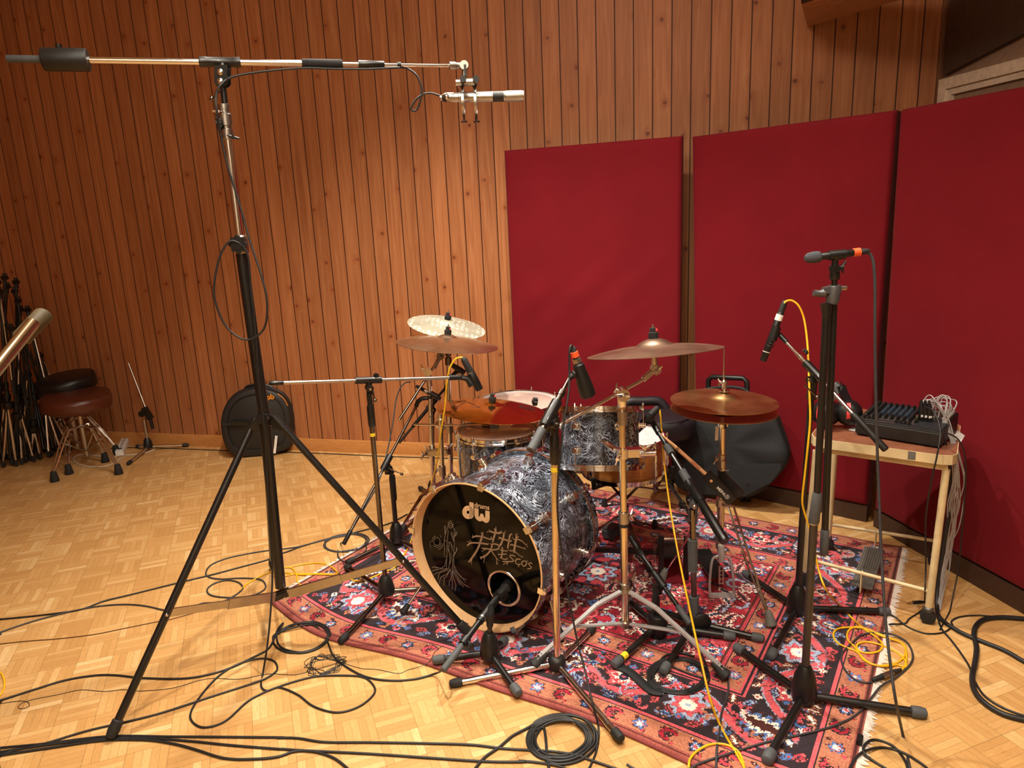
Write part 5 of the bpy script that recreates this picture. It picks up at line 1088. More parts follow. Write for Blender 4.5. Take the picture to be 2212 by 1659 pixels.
# --- kick drum microphone stand ------------------------------------------------------
gb = fl(1058, 1432); Y = gb.y; hub = a(1058, 1405, Y); S = T('low_microphone_stand', 'short black boom stand in front of the bass drum port', 'microphone stand', gb)
base_hub(S, hub, .034, .07, 'plastic'); legs(S, hub-UP*.012, [fl(936, 1434, .013), fl(1122, 1508, .013), fl(1092, 1388, .013)], .0115, 'black', 'greyrub')
mb = MB(); mb.cyl(hub, a(1058, 1350, Y), .0085); mb.cyl(a(1058, 1375, Y), a(1058, 1368, Y), .0145); S.p('pole', mb, M['black'])
b0, b1 = a(957, 1448, Y-.17), a(1078, 1286, Y+.13); bd_ = (b1-b0).normalized(); tp = onseg(b0, b1, 1040, 1332)
mb = MB(); jq = a(1059, 1335, Y); mb.tube([a(1058, 1352, Y), jq, tp+bd_*.06], [.0115, .014, .012], 14); S.p('joint_neck', mb, M['plastic'])
mb = MB(); mb.cyl(b0.lerp(b1, .25), b1, .0105, n=14); bo = S.p('boom_arm', mb, M['black']); mb = MB(); mb.tube([b0, b0+bd_*.003, b0.lerp(b1, .3), b0.lerp(b1, .303)], [.0095, .0115, .0115, .0095], 14); S.p('end_grip', mb, M['greyrub'], bo)
mb = MB(); mb.cyl(b0.lerp(b1, .62), b0.lerp(b1, .93), .014, n=16); S.p('boom_sleeve', mb, M['plastic'], bo); mb = MB(); mb.cyl(b0.lerp(b1, .66), b0.lerp(b1, .68), .0148, n=16); S.p('silver_ring', mb, M['silver'], bo)
mb = MB(); q = b0.lerp(b1, .36); mb.tube([q-bd_*.015, q+bd_*.015], .016, 14); mb.torus(q+bd_.cross(UP).normalized()*-.0+V((.016, -.01, -.008)), bd_, .013, .0045, 20, 8); S.p('cable_clip', mb, M['plastic'], bo)
mq = a(1081, 1283, Y+.135); t, d, L = mic('bass_drum_microphone', 'black microphone poking into the port of the bass drum', mq, mq+V((.10, .16, .035)), .02, conn=.03)
mb = MB(); mb.box(mq+V((.0, -.004, -.004)), .018, .022, .014, (d, d.cross(UP).normalized(), d.cross(UP).normalized().cross(d))); t.p('mount', mb, M['plastic'], bevel=.003)

# --- tall folded-boom stand, right foreground ----------------------------------------
gb = fl(1737, 1515); Y = gb.y; hub = a(1737, 1490, Y); S = T('tall_microphone_stand', 'tall black stand with its boom hanging straight down, right foreground', 'microphone stand', gb)
base_hub(S, hub, .037, .085, 'plastic'); legs(S, hub-UP*.018, [fl(1588, 1404, .014), fl(2000, 1551, .014), fl(1655, 1655, .014)], .0125, 'black', 'greyrub')
z = lambda x, y, dy=0.: a(x, y, Y+dy)
mb = MB(); mb.cyl(hub+UP*.05, z(1758, 1128), .0115, n=18); S.p('lower_pole', mb, plain('worn_dark_pole', (74, 71, 68), .3, .7)); mb = MB(); mb.tube([z(1758, 1130), z(1758, 1126), z(1765, 1070), z(1766, 1064)], [.0125, .0155, .0135, .0115], 18); S.p('clutch_sleeve', mb, M['greyrub']); mb = MB(); mb.lathe([(.0128, 0), (.0142, .001), (.0142, .004), (.0128, .005)], z(1757, 1132), UP, 18); S.p('silver_ring', mb, M['silver'])
mb = MB(); mb.cyl(z(1765, 1070), z(1785, 668), .0098, n=16); S.p('upper_pole', mb, M['black'])
q0, q1 = z(1802, 630, .02), z(1780, 1195, .035); mb = MB(); mb.cyl(q0, q1, .0098, n=16); bo = S.p('hanging_boom', mb, M['black']); mb = MB(); mb.tube([q0.lerp(q1, .9), q0.lerp(q1, .905), q1, q1-UP*.004], [.0105, .0125, .0125, .010], 14); S.p('end_grip', mb, M['greyrub'], bo)
cq = z(1796, 640, .01); mb = MB(); mb.tube([z(1802, 616), z(1802, 620), z(1799, 645), z(1796, 657)], [.017, .0185, .0175, .0155], 18); mb.bar(z(1778, 628), z(1815, 622), .024, .018); j = S.p('swivel_clamp', mb, M['darkgrey'], bevel=.002)
mb = MB(); mb.tube([z(1781, 632), z(1770, 634), z(1758, 633)], [.012, .009, .009], 12); S.p('clamp_lever', mb, M['darkgrey'], j); mb = MB(); mb.cyl(z(1814, 622), z(1828, 622), .006, n=10); S.p('clamp_bolt', mb, M['satinchrome'], j)
mb = MB(); mb.tube([z(1784, 655), z(1786, 672), z(1784, 690)], [.0145, .0135, .0095], 14); S.p('pole_cap', mb, M['black'], j)
mb = MB(); mb.cyl(z(1802, 616), z(1803, 600), .008); S.p('thread', mb, M['black'], j)
mb = MB(); mb.tube([z(1803, 604), z(1803, 600), z(1803, 585), z(1803, 574)], [.0115, .0135, .0125, .011], 14); mb.cyl(z(1803, 580)-V((0, .016, 0)), z(1803, 580)+V((0, .016, 0)), .009); wing(mb, z(1812, 577), (1, -.2, 0), (.2, 0, 1), .8); 
CL = T('microphone_clip', 'black swivel clip on top of the tall right stand', 'microphone clip', z(1803, 604)); CL.p('swivel', mb, M['plastic'])
mb = MB(); mb.tube([z(1803, 576), z(1804, 562), z(1806, 556)], [.009, .008, .013], 12); mb.tube([z(1790, 552), z(1806, 551), z(1826, 549)], [.0128, .0135, .0128], 16); CL.p('holder', mb, M['plastic'])
t, d, L = mic('pencil_microphone', 'black pencil microphone with foam tip and orange ring on the tall right stand', z(1868, 543), z(1748, 557), .0095, conn=.02, bands=(('print_band', .065, .078, 'label'),))
mb = MB(); mb.lathe([(.0092, .012), (.0112, .013), (.0112, .03), (.0092, .031)], z(1868, 543), d, 18); t.p('orange_ring', mb, M['orange'])
mb = MB(); e = L; mb.lathe([(.0095, e-.03), (.0145, e-.026), (.0155, e-.012), (.013, e+.004), (.007, e+.011), (0, e+.012)], z(1868, 543), d, 18); t.p('foam_tip', mb, plain('grey_foam', (58, 60, 66), .9, bump=.4, nscale=200))

# --- hi-hat microphone stand ----------------------------------------------------------
gb = fl(1722, 1325); Y = gb.y; hub = a(1722, 1305, Y); S = T('boom_microphone_stand', 'black boom stand with chrome arm between the hi-hat and the small table', 'microphone stand', gb)
base_hub(S, hub, .036, .08, 'plastic'); legs(S, hub-UP*.016, [fl(1664, 1428, .013), fl(1922, 1328, .013), fl(1607, 1243, .013)], .0115, 'black', 'greyrub')
mb = MB(); mb.cyl(hub, a(1736, 1080, Y), .0115, n=16); mb.cyl(a(1736, 1080, Y), a(1752, 860, Y), .0105, n=16); S.p('pole', mb, M['black'])
b0, b1 = a(1914, 972, Y-.24), a(1685, 724, Y+.12); bd_ = (b1-b0).normalized(); tp = onseg(b0, b1, 1757, 802)
j, s = tjoint(S, tp, bd_, .015, .085, 'black'); mb = MB(); mb.cyl(a(1752, 862, Y), tp-UP*.02, .016); S.p('joint_neck', mb, M['black'], j)
handle(S, j, a(1737, 831, Y-.03), a(1765, 858, Y-.04)); mb = MB(); star(mb, a(1738, 762, tp.y+.01), (.6, -.2, .7), .010, .009); S.p('clamp_knob', mb, M['plastic'], j)
mb = MB(); mb.cyl(b0.lerp(b1, .28), b0.lerp(b1, .83), .0072, n=14); mb.cyl(b0.lerp(b1, .78), b0.lerp(b1, .80), .009); bo = S.p('boom_arm', mb, M['chrome']); mb = MB(); mb.cyl(b0.lerp(b1, .83), b1, .0052); S.p('boom_extension', mb, M['chrome'], bo); mb = MB(); mb.cyl(b0.lerp(b1, .93), b1+bd_*.005, .0085); S.p('end_thread', mb, M['black'], bo)
mb = MB(); mb.tube([b0, b0+bd_*.003, b0.lerp(b1, .29), b0.lerp(b1, .293)], [.0095, .0115, .0108, .0085], 14); S.p('end_grip', mb, M['satin'], bo)
Ym = b1.y; t, d, L = mic('pencil_microphone', 'black pencil microphone pointing down beside the hi-hat, yellow cable', a(1694, 656, Ym), a(1648, 780, Ym), .0125, conn=.03, bands=(('white_label', .04, .062, 'white'), ('thin_print', .178, .181, 'label')))
mb = MB(); mb.tube([a(1678, 705, Ym), a(1668, 733, Ym)], [.0158, .0158], 16); mb.tube([b1, a(1680, 722, Ym)], [.008, .010], 12); t.p('clip', mb, M['plastic'])
mb = MB()
for k in range(3): mb.torus(a(1668-k*3, 735+k*6, Ym), d, .0135, .0018, 20, 6)
t.p('ribs', mb, M['rubber'])

# --- snare top microphone stand -------------------------------------------------------
gb = fl(1502, 1362); Y = gb.y; hub = a(1500, 1342, Y); S = T('low_microphone_stand', 'black boom stand with ribbed grey sleeves next to the hi-hat pedal', 'microphone stand', gb)
mb = MB(); qf = a(1512, 1337, Y)-V((0, .02, 0)); mb.lathe([(.034, 0), (.034, .008), (.028, .012), (0, .012)], qf, (0, -1, .1), 24); mb.lathe([(.03, -.03), (.032, -.02), (.03, .02), (.02, .035), (0, .036)], hub, UP, 20); S.p('base_hub', mb, M['plastic'])
legs(S, hub-UP*.006, [fl(1650, 1388, .013), fl(1432, 1460, .013), fl(1398, 1318, .013)], .0115, 'black', 'greyrub')
z = lambda x, y: a(x, y, Y)
mb = MB(); mb.cyl(hub, z(1496, 1100), .0105, n=16); S.p('pole', mb, M['darkchrome'])
for (x0, y0), (x1, y1) in (((1500, 1330), (1499, 1288)), ((1497, 1232), (1496, 1165))):
    mb = MB(); p_, q_ = z(x0, y0), z(x1, y1); n = 8; P_ = [p_.lerp(q_, i/(2*n)) for i in range(2*n+1)]; mb.tube(P_, [.0165 if i % 2 else .0178 for i in range(2*n+1)], 16); S.p('ribbed_sleeve', mb, M['greyrub'])
b0, b1 = a(1566, 1170, Y-.12), a(1417, 925, Y+.38); bd_ = (b1-b0).normalized(); tp = onseg(b0, b1, 1500, 1062)
j, s = tjoint(S, tp, bd_, .019, .1); mb = MB(); mb.cyl(z(1495, 1130), tp-UP*.02, .0165); S.p('joint_neck', mb, M['darkgrey'], j)
mb = MB(); mb.sph(z(1495, 1087)-V((0, .03, 0)), .0105, 12); S.p('silver_bolt', mb, M['silver'], j); mb = MB(); star(mb, z(1478, 1090), (-1, -.3, 0), .013, .014); S.p('clamp_knob', mb, M['plastic'], j)
mb = MB(); mb.tube([b0, b0+bd_*.004, b0.lerp(b1, .38)], [.0155, .0175, .0155], 18); bo = S.p('boom_arm', mb, M['black']); mb = MB(); mb.cyl(b0.lerp(b1, .38), b1, .0095, n=14); S.p('boom_extension', mb, M['black'], bo)
for f0, f1 in ((.47, .58), (.74, .82)):
    mb = MB(); n = 7; P_ = [b0.lerp(b1, f0+(f1-f0)*i/(2*n)) for i in range(2*n+1)]; mb.tube(P_, [.0145 if i % 2 else .0158 for i in range(2*n+1)], 16); S.p('ribbed_sleeve', mb, M['greyrub'], bo)
mb = MB(); mb.cyl(b1-bd_*.03, b1+bd_*.02, .0125); S.p('end_thread', mb, M['black'], bo)
t, d, L = mic('dynamic_microphone', 'black dynamic microphone aimed at the snare drum, yellow cable', a(1418, 884, b1.y+.02), a(1374, 930, b1.y-.0), .0165, conn=.03)
mb = MB(); mb.tube([b1+bd_*.015, a(1404, 905, b1.y)], [.010, .016], 12); mb.tube([a(1408, 896, b1.y+.01), a(1394, 911, b1.y+.01)], [.0192, .0185], 14); t.p('clip', mb, M['plastic'])
# --- snare bottom microphone stand ----------------------------------------------------
gb = fl(1420, 1372); Y = gb.y; hub = a(1420, 1346, Y); S = T('low_microphone_stand', 'low black boom stand on the rug with yellow tape round one leg', 'microphone stand', gb)
mb = MB(); mb.lathe([(.033, -.045), (.035, -.04), (.035, .03), (.03, .036), (0, .036)], hub, UP, 22); S.p('base_hub', mb, M['plastic'])
ls = legs(S, hub-UP*.012, [fl(1325, 1446, .013), fl(1588, 1383, .013), fl(1352, 1300, .013)], .0118, 'black', 'greyrub')
lg, s_, f_ = ls[0]; mb = MB(); mb.cyl(s_.lerp(f_, .70), s_.lerp(f_, .80), .0123, n=16); S.p('yellow_tape', mb, M['tape'], lg)
mb = MB(); mb.cyl(hub, a(1414, 1262, Y), .0105); mb.cyl(a(1417, 1318, Y), a(1416, 1290, Y), .0145); S.p('pole', mb, M['black'])
b0, b1 = a(1491, 1348, Y-.06), a(1387, 1200, Y+.2); bd_ = (b1-b0).normalized(); tp = onseg(b0, b1, 1425, 1252); tjoint(S, tp, bd_, .014, .07)
mb = MB(); mb.cyl(b0.lerp(b1, .2), b1, .0085); bo = S.p('boom_arm', mb, M['black']); mb = MB(); mb.tube([b0, b0+bd_*.003, b0.lerp(b1, .24), b0.lerp(b1, .243)], [.0098, .0118, .0118, .0098], 14); S.p('end_grip', mb, M['greyrub'], bo)
t, d, L = mic('clip_microphone', 'small black microphone at the top of the low taped stand under the snare', b1, b1+V((-.035, .055, .055)), .013, conn=.02)

# --- stick of a stand reaching in from the left foreground ----------------------------
Y = 1.0; b0, b1 = a(-95, 905, Y-.12), a(72, 697, Y+.03); bd_ = (b1-b0).normalized(); q = b0-bd_*.08
S = T('boom_microphone_stand', 'chrome boom end with warm reflection tint and brown grip reaching in at the left edge', 'microphone stand', V((q.x, q.y, 0)))
mb = MB(); mb.cyl(q, b1, .0092, n=20); bo = S.p('boom_arm', mb, M['gold']); e = a(94, 680, Y+.05); mb = MB(); mb.tube([a(45, 733, Y+.02), a(46, 731, Y+.02), e, e+bd_*.002], [.0105, .0128, .0128, .0115], 20); S.p('end_grip', mb, plain('brown_rubber_grip', (74, 62, 38), .6), bo)
mb = MB(); mb.cyl(V((q.x, q.y, .05)), q+UP*.02, .011); S.p('pole', mb, M['black']); mb = MB(); mb.cyl(q-bd_*.04, q+bd_*.04, .017); S.p('swivel_joint', mb, M['plastic']); hq = V((q.x, q.y, .07)); base_hub(S, hq, .035, .08)
legs(S, hq-UP*.02, [V((q.x-.3, q.y+.1, .012)), V((q.x+.02, q.y-.32, .012)), V((q.x-.1, q.y+.3, .012))], .011)

# --- folded stands leaning in the left corner ------------------------------------------
rnd = random.Random(4)
heap = [((10, 590), (14, 1000), 4.75, 1), ((38, 640), (70, 990), 4.85, 0), ((-5, 600), (-18, 1005), 4.65, 0), ((58, 660), (118, 985), 4.9, 1), ((24, 700), (42, 1002), 4.6, 0), ((30, 620), (98, 988), 5.0, 0), ((50, 730), (138, 975), 4.8, 2), ((2, 650), (60, 1000), 4.7, 2), ((-30, 640), (-5, 1010), 4.7, 0), ((60, 800), (80, 992), 4.65, 1), ((16, 610), (-8, 995), 4.85, 0), ((44, 660), (30, 990), 4.9, 1), ((70, 690), (108, 975), 5.0, 0), ((-2, 620), (26, 1008), 4.6, 1), ((34, 600), (52, 980), 5.0, 0), ((84, 760), (152, 968), 4.95, 1)]
labs = ['black folded microphone stand leaning in the cluster at the left wall', ]
for (x0, y0), (x1, y1), Y, kind in heap:
    gb = fl(x1, y1); top = a(x0, y0, Y); d = (top-gb).normalized(); L = (top-gb).length; fm = ('black', 'black', 'chrome')[kind]
    S = T('folded_microphone_stand', labs[0], 'microphone stand', gb, 'folded microphone stands leaning at the left wall')
    mid = gb.lerp(top, .42); mb = MB(); mb.cyl(gb+UP*.06, mid, .0105); mb.cyl(mid, top-d*.06, .008); S.p('pole', mb, M['black'])
    mb = MB(); mb.tube([mid-d*.03, mid-d*.028, mid+d*.02, mid+d*.022], [.013, .0165, .0165, .012], 12); S.p('clutch_sleeve', mb, M['plastic'])
    mb = MB(); hq = gb.lerp(top, .36); mb.lathe([(.026, -.03), (.03, -.02), (.03, .012), (.02, .02), (0, .02)], hq, d, 16); S.p('leg_hub', mb, M['plastic'])
    for k in range(3):
        an = rnd.uniform(0, 1)+k*2.1; u, w = perp(d); e = gb+(u*math.cos(an)+w*math.sin(an))*.045; e.z = .02; mb = MB(); mb.cyl(hq+(e-hq)*.04, e, .0075, n=8); lg = S.p('leg', mb, M['chrome' if (kind or k == 0) else 'black']); foot_tip(S, lg, e-UP*.004, V((0, 0, -1)), .0085)
    q = top-d*.03; bx = V((rnd.uniform(-.08, .08), rnd.uniform(-.03, .03), 0)); mb = MB(); mb.cyl(q+UP*.01, q-d*L*.55+bx, .0062, n=8); bo = S.p('folded_boom', mb, M['chrome' if kind == 1 else 'black']); mb = MB(); mb.cyl(q-d*L*.48+bx*.87, q-d*L*.56+bx, .0095); S.p('end_grip', mb, M['rubber'], bo)
    mb = MB(); mb.cyl(q-V((0, .018, 0)), q+V((0, .018, 0)), .0155); mb.cyl(q-d*.04, q+d*.03, .012); S.p('swivel_joint', mb, M['plastic'])
# small stand standing alone by the wall
gb = fl(320, 975); Y = gb.y; z = lambda x, y, dy=0.: a(x, y, Y+dy); hub = z(320, 962); S = T('low_microphone_stand', 'short black stand with thin angled rod by the far left wall', 'microphone stand', gb)
base_hub(S, hub, .03, .055, 'plastic'); legs(S, hub-UP*.01, [fl(277, 1006, .012), fl(408, 965, .012), fl(296, 968, .012)], .0095, 'chrome')
mb = MB(); mb.cyl(hub, z(311, 905), .0105); S.p('pole', mb, M['satinchrome']); mb = MB(); mb.bar(z(311, 880), z(326, 905), .03, .036); mb.cyl(z(308, 893)-V((0, .02, 0)), z(308, 893)+V((0, .02, 0)), .022); mb.cyl(z(325, 905), z(330, 926), .012); S.p('swivel_joint', mb, M['plastic'])
mb = MB(); mb.cyl(z(277, 784, .1), z(316, 885), .006); S.p('angled_rod', mb, M['satinchrome'])
# ------------------------------------------------------------------ small table with mixer and headphones
ZT = .65
tFL, tFR, tBR, tBL = g(1750, 944, ZT), g(2066, 986, ZT), g(2074, 914, ZT), g(1802, 874, ZT)
tc = (tFL+tFR+tBR+tBL)/4; fx = (tFR-tFL).normalized(); fy_ = UP.cross(fx)
TB = T('side_table', 'small cream metal table with brown top and wheeled legs', 'table', (tc.x, tc.y, 0))
def tp_(u, v): return tFL.lerp(tFR, u).lerp(tBL.lerp(tBR, u), v)
cor = []
rr = .09
for (u, v), (du, dv) in (((0, 0), (1, 1)), ((1, 0), (-1, 1)), ((1, 1), (-1, -1)), ((0, 1), (1, -1))):
    seq = [(u, v+dv*rr), (u+du*rr*.3, v+dv*rr*.3), (u+du*rr, v)]
    if (u, v) in ((1, 0), (0, 1)): seq = seq[::-1]
    cor += seq
mb = MB(); mb.prism([tp_(u, v)-UP*.004 for u, v in cor], UP*.004); TB.p('laminate_top', mb, M['tabletop'])
mb = MB(); mb.prism([tp_(.5+(u-.5)*1.012, .5+(v-.5)*1.012)-UP*.0015 for u, v in cor], -UP*.034); TB.p('metal_edge', mb, M['cream'], ang=30)
ins = [tp_(.035, .05), tp_(.955, .05), tp_(.955, .95), tp_(.035, .95)]; mb = MB(); mb.prism([p-UP*.036 for p in ins], -UP*.026); TB.p('apron', mb, M['cream'])
feet = [fl(1737, 1262), g(2003, 1345), g(2018, 1224), fl(1787, 1186)]
tops = [tp_(.04, .07)-UP*.06, tp_(.945, .07)-UP*.06, tp_(.94, .93)-UP*.06, tp_(.05, .93)-UP*.06]
for i, (f, tpp) in enumerate(zip(feet, tops)):
    mb = MB(); f2 = V((f.x, f.y, .055)); mb.cyl(f2, tpp, .0125, n=16); lg = TB.p('leg', mb, M['cream'])
    mb = MB(); cz = f.z+.026; ax_ = V((.5, .86, 0)); cc_ = V((f.x, f.y, cz)); mb.lathe([(.012, -.016), (.024, -.014), (.026, -.004), (.026, .004), (.024, .014), (.012, .016)], cc_, ax_, 20); TB.p('caster', mb, M['rubber'], lg)
    mb = MB(); mb.lathe([(.0145, 0), (.017, .004), (.017, .014), (.013, .018)], V((f.x, f.y, cz+.02)), UP, 14); TB.p('caster_socket', mb, M['darkgrey'], lg)
rl = [g(1740, 1215, .12), g(2001, 1277, .12), g(2034, 1178, .12), g(1803, 1130, .12)]
def onleg(i, z): f, t_ = feet[i], tops[i]; return f.lerp(t_, (z-f.z)/(t_.z-f.z))
for i, j in ((0, 1), (3, 2)):
    mb = MB(); mb.cyl(onleg(i, .125), onleg(j, .125), .0075, n=12); TB.p('rail', mb, M['cream'])
r0, r1 = onleg(0, .125).lerp(onleg(1, .125), .47), onleg(3, .125).lerp(onleg(2, .125), .45)
mb = MB(); mb.bar(r0+UP*.006, r0-UP*.075, .026, .004, fx); TB.p('hanger_plate', mb, M['cream']); mb = MB(); mb.bar(r1+UP*.006, r1-UP*.075, .026, .004, fx); TB.p('hanger_plate', mb, M['cream'])
mb = MB(); tq0, tq1 = r0.lerp(r1, .08)-UP*.075, r0.lerp(r1, .92)-UP*.065; dd = (tq1-tq0).normalized(); sd = dd.cross(UP).normalized()
mb.bar(tq0, tq1, .075, .006)
for k in range(9): mb.bar(tq0+sd*(k-4)*.0085+UP*.004, tq1+sd*(k-4)*.0085+UP*.004, .0042, .004)
TB.p('treadle', mb, M['ribbed'])
mb = MB(); q = tp_(.72, -.004)-UP*.018; mb.bar(q-fx*.012, q+fx*.012, .002, .03); TB.p('tape_patch', mb, M['ribbed'])
# mixer
A0, A1 = g(1846, 940, ZT), g(2030, 971, ZT); mx = (A1-A0).normalized(); my = UP.cross(mx); mw = (A1-A0).length; mdp = .235; hf, hb2 = .056, .082
MX = T('mixing_console', 'black compact mixing console with rows of knobs on the small table', 'mixer', (A0+A1)/2+my*mdp/2)
def mp(u, v, w): return A0+mx*u*mw+my*v*mdp+UP*w
pr = [(0, .006), (0, hf), (.03, hf+.004), (.9, hb2), (1, hb2-.004), (1, .006)]
mb = MB(); mb.prism([mp(0, v, w) for v, w in pr], mx*mw); MX.p('chassis', mb, M['satin'], bevel=.004)
sn_ = (mp(0, .9, hb2)-mp(0, .03, hf+.004)).normalized(); nn = mx.cross(sn_).normalized()
def ms(u, v, o=0.): return mp(u, 0, 0).lerp(mp(u, 0, 0), 0)+my*mdp*(.03+.87*v)+UP*(hf+.004+(hb2-hf-.004)*v)+nn*o
mb = MB(); mb.add([ms(.03, .03, .0008), ms(.97, .03, .0008), ms(.97, .97, .0008), ms(.03, .97, .0008)], [(0, 1, 2, 3)]); pn = MX.p('face_plate', mb, plain('console_face', (30, 31, 34), .45))
mb = MB()
for k in range(9): mb.ribbon([ms(.05+.072*k, .2, .0012), ms(.05+.072*k, .95, .0012)], nn, .0008)
for v in (.17, .34, .62): mb.ribbon([ms(.05, v, .0012), ms(.68, v, .0012)], nn, .0008)
for k in range(14): mb.ribbon([ms(.1+.025*k, .07, .0012), ms(.112+.025*k, .07, .0012)], nn, .002)
MX.p('panel_print', mb, M['ledge'])
kn = None
for r_ in range(10):
    for c_ in range(9):
        q = ms(.085+.072*c_, .24+.073*r_, 0); mat = M['blueknob'] if 2 <= r_ <= 7 and 2 <= c_ <= 6 else M['plastic']
        mb = MB(); mb.lathe([(.0052, 0), (.0046, .006), (.0044, .013), (.0036, .0135), (0, .0135)], q, nn, 10); mb.box(q+nn*.0138+sn_*.002, .0006, .0022, .0004, (mx, sn_, nn)); kb_ = MX.p('knob', mb, mat)
for c_ in range(4):
    for u0 in (.08, .46):
        q = ms(u0+.05*c_, .12, 0) if c_ < 2 or u0 > .4 else ms(u0+.05*c_, .12, 0)
        mb = MB(); mb.box(q+nn*.006, .0042, .005, .006, (mx, sn_, nn)); MX.p('fader_cap', mb, M['plastic'], bevel=.001)
for r_ in range(3):
    for c_ in range(5):
        mb = MB(); mb.lathe([(.0062, 0), (.0062, .003), (.004, .0035), (.003, .001), (0, .001)], ms(.74+.05*c_, .62+.13*r_), nn, 12); MX.p('jack_socket', mb, M['satinchrome'])
for k in range(3):
    q = ms(.70+.045*k, .40, 0); mb = MB(); mb.lathe([(.009, 0), (.0095, .014), (.0095, .05), (.008, .056), (.0045, .074), (.003, .08)], q, (nn+V((-.1, 0, .2))).normalized(), 14); pl_ = T('plug', 'black connector plugged upright into the mixing console', 'plug', q, 'plugs in the mixing console'); pl_.p('body', mb, M['plastic']); mb = MB(); mb.box(q+nn*.02+V((-.004, -.009, 0)), .005, .001, .004); pl_.p('white_band', mb, M['white'])
mb = MB(); q = ms(.66, .3, 0); mb.lathe([(.0032, 0), (.0032, .012), (.0045, .013), (.0045, .026), (0, .026)], q, nn, 12); solo('jack_adaptor', mb, M['gold'], 'small brass jack adaptor standing in the mixing console', 'plug')
mb = MB(); q0 = mp(-.10, .55, .006); mb.prism([mp(-.14, .2, .002), mp(.01, .15, .002), mp(.01, .95, .002), mp(-.10, 1.05, .002)], UP*.0012); solo('paper_sheet', mb, M['paper'], 'white sheet of paper under the left end of the mixing console', 'paper')
mb = MB(); c_ = [tp_(.86, .62), tp_(1.02, .40), tp_(1.04, .60), tp_(.93, .86)]
mb.prism([p+UP*.0015 for p in c_], UP*.0012); solo('paper_sheet', mb, M['paper'], 'pale sheet of paper under the grey cables at the right end of the table', 'paper')
# headphones
HPc = tp_(.155, .42); HP = T('headphones', 'black ear-defender headphones with red stripes on the small table', 'headphones', HPc)
c1, c2 = a(1781, 905, HPc.y-.03), a(1832, 908, HPc.y-.045); c1.z = max(c1.z, ZT+.06); c2.z = max(c2.z, ZT+.062)
for c_, ax_, in ((c1, V((-.72, -.66, .14))), (c2, V((-.36, -.91, .16)))):
    ax_.normalize(); mb = MB(); mb.lathe([(.04, -.012), (.049, -.010), (.049, .008), (.047, .012), (.042, .03), (.032, .042), (.014, .047), (0, .047)], c_, ax_, 28); cu = HP.p('ear_cup', mb, M['plastic'])
    mb = MB(); u, w = perp(ax_); mb.ring([(.05, -.03), (.05, -.012), (.034, -.012), (.034, -.03)], c_, ax_, 28); HP.p('cushion', mb, M['blackvinyl'], cu)
    mb = MB(); pts = []
    for k in range(9):
        th = -1.1+2.2*k/8; pts.append(c_+ax_*(.0505-.0145*abs(th)**1.6)+UP*(math.sin(th)*.044)+ax_.cross(UP).normalized()*.004)
    for p, q in zip(pts, pts[1:]): mb.bar(p, q+(q-p)*.12, (.013), .004, ax_)
    HP.p('red_stripe', mb, M['redstripe'], cu)
mb = MB(); tpb = (c1+c2)/2+UP*.102+V((.02, .03, 0)); arc = cr([c1+UP*.03, c1.lerp(tpb, .6)+UP*.012+V((-.005, 0, 0)), tpb, c2.lerp(tpb, .6)+UP*.012, c2+UP*.035], 6)
for p, q in zip(arc, arc[1:]): mb.bar(p, q+(q-p)*.15, .036, .006, V((.1, -.6, .8)))
HP.p('headband', mb, M['blackvinyl'])

# ------------------------------------------------------------------ black nylon cymbal bag against the panels
bP, bn = V((1.05, 3.40, 0)), V((-.585, -.81, .04)).normalized()
def bg(x, y): return pl(x, y, bP, bn)
out = [(1456, 905), (1466, 885), (1490, 872), (1530, 862), (1570, 858), (1620, 862), (1655, 876), (1672, 893), (1684, 925), (1696, 958), (1702, 985), (1692, 1012), (1668, 1040), (1640, 1064), (1612, 1076), (1560, 1078), (1500, 1070), (1462, 1050), (1448, 1000), (1448, 945)]
B_o = g(1560, 1082); BG = T('cymbal_bag', 'large black nylon bag on wheels leaning against the middle red panel', 'bag', B_o)
O = [bg(x, y) for x, y in out]; O = cr(O, 4, True); zc = sum(O, V())/len(O); th = .085
def lay(f, o): return [zc+(p-zc)*f-bn*o for p in O]
rows = [lay(.5, -.012), lay(.8, -.006), lay(.93, 0), lay(.985, .012), lay(1., .03), lay(1., th-.03), lay(.97, th), lay(.9, th+.004)]
mb = MB(); n = len(O); vs = [p for r_ in rows for p in r_]; vs.append(zc+bn*.016); vs.append(zc-bn*(th))
fs = [(i*n+k, i*n+(k+1) % n, (i+1)*n+(k+1) % n, (i+1)*n+k) for i in range(len(rows)-1) for k in range(n)]
fs += [(k, (k+1) % n, len(vs)-2) for k in range(n)]+[((len(rows)-1)*n+k, (len(rows)-1)*n+(k+1) % n, len(vs)-1) for k in range(n)]
rnd = random.Random(3); vs = [p+bn*(.006*math.sin(p.x*31+p.z*23)+.005*math.sin(p.x*17-p.z*41)) if 0 <= i < 2*n else p for i, p in enumerate(vs)]
mb.add(vs, fs); body = BG.p('body', mb, M['bag'], ang=60)
mb = MB(); mb.tube(lay(.992, .018), .004, 6, closed=True); BG.p('piping', mb, M['blackvinyl'], body)
mb = MB(); mb.prism([bg(x, y)+bn*.004 for x, y in ((1452, 985), (1560, 1002), (1690, 1000), (1690, 1014), (1668, 1042), (1612, 1072), (1500, 1066), (1462, 1048))], bn*.012); BG.p('front_pocket', mb, M['bag'], body, bevel=.004)
mb = MB(); hq = [bg(1524, 850)-bn*.04, bg(1524, 824)-bn*.04, bg(1532, 817)-bn*.04, bg(1600, 820)-bn*.04, bg(1608, 828)-bn*.04, bg(1608, 852)-bn*.04]; mb.tube(hq, .013, 10); BG.p('handle', mb, M['plastic'])
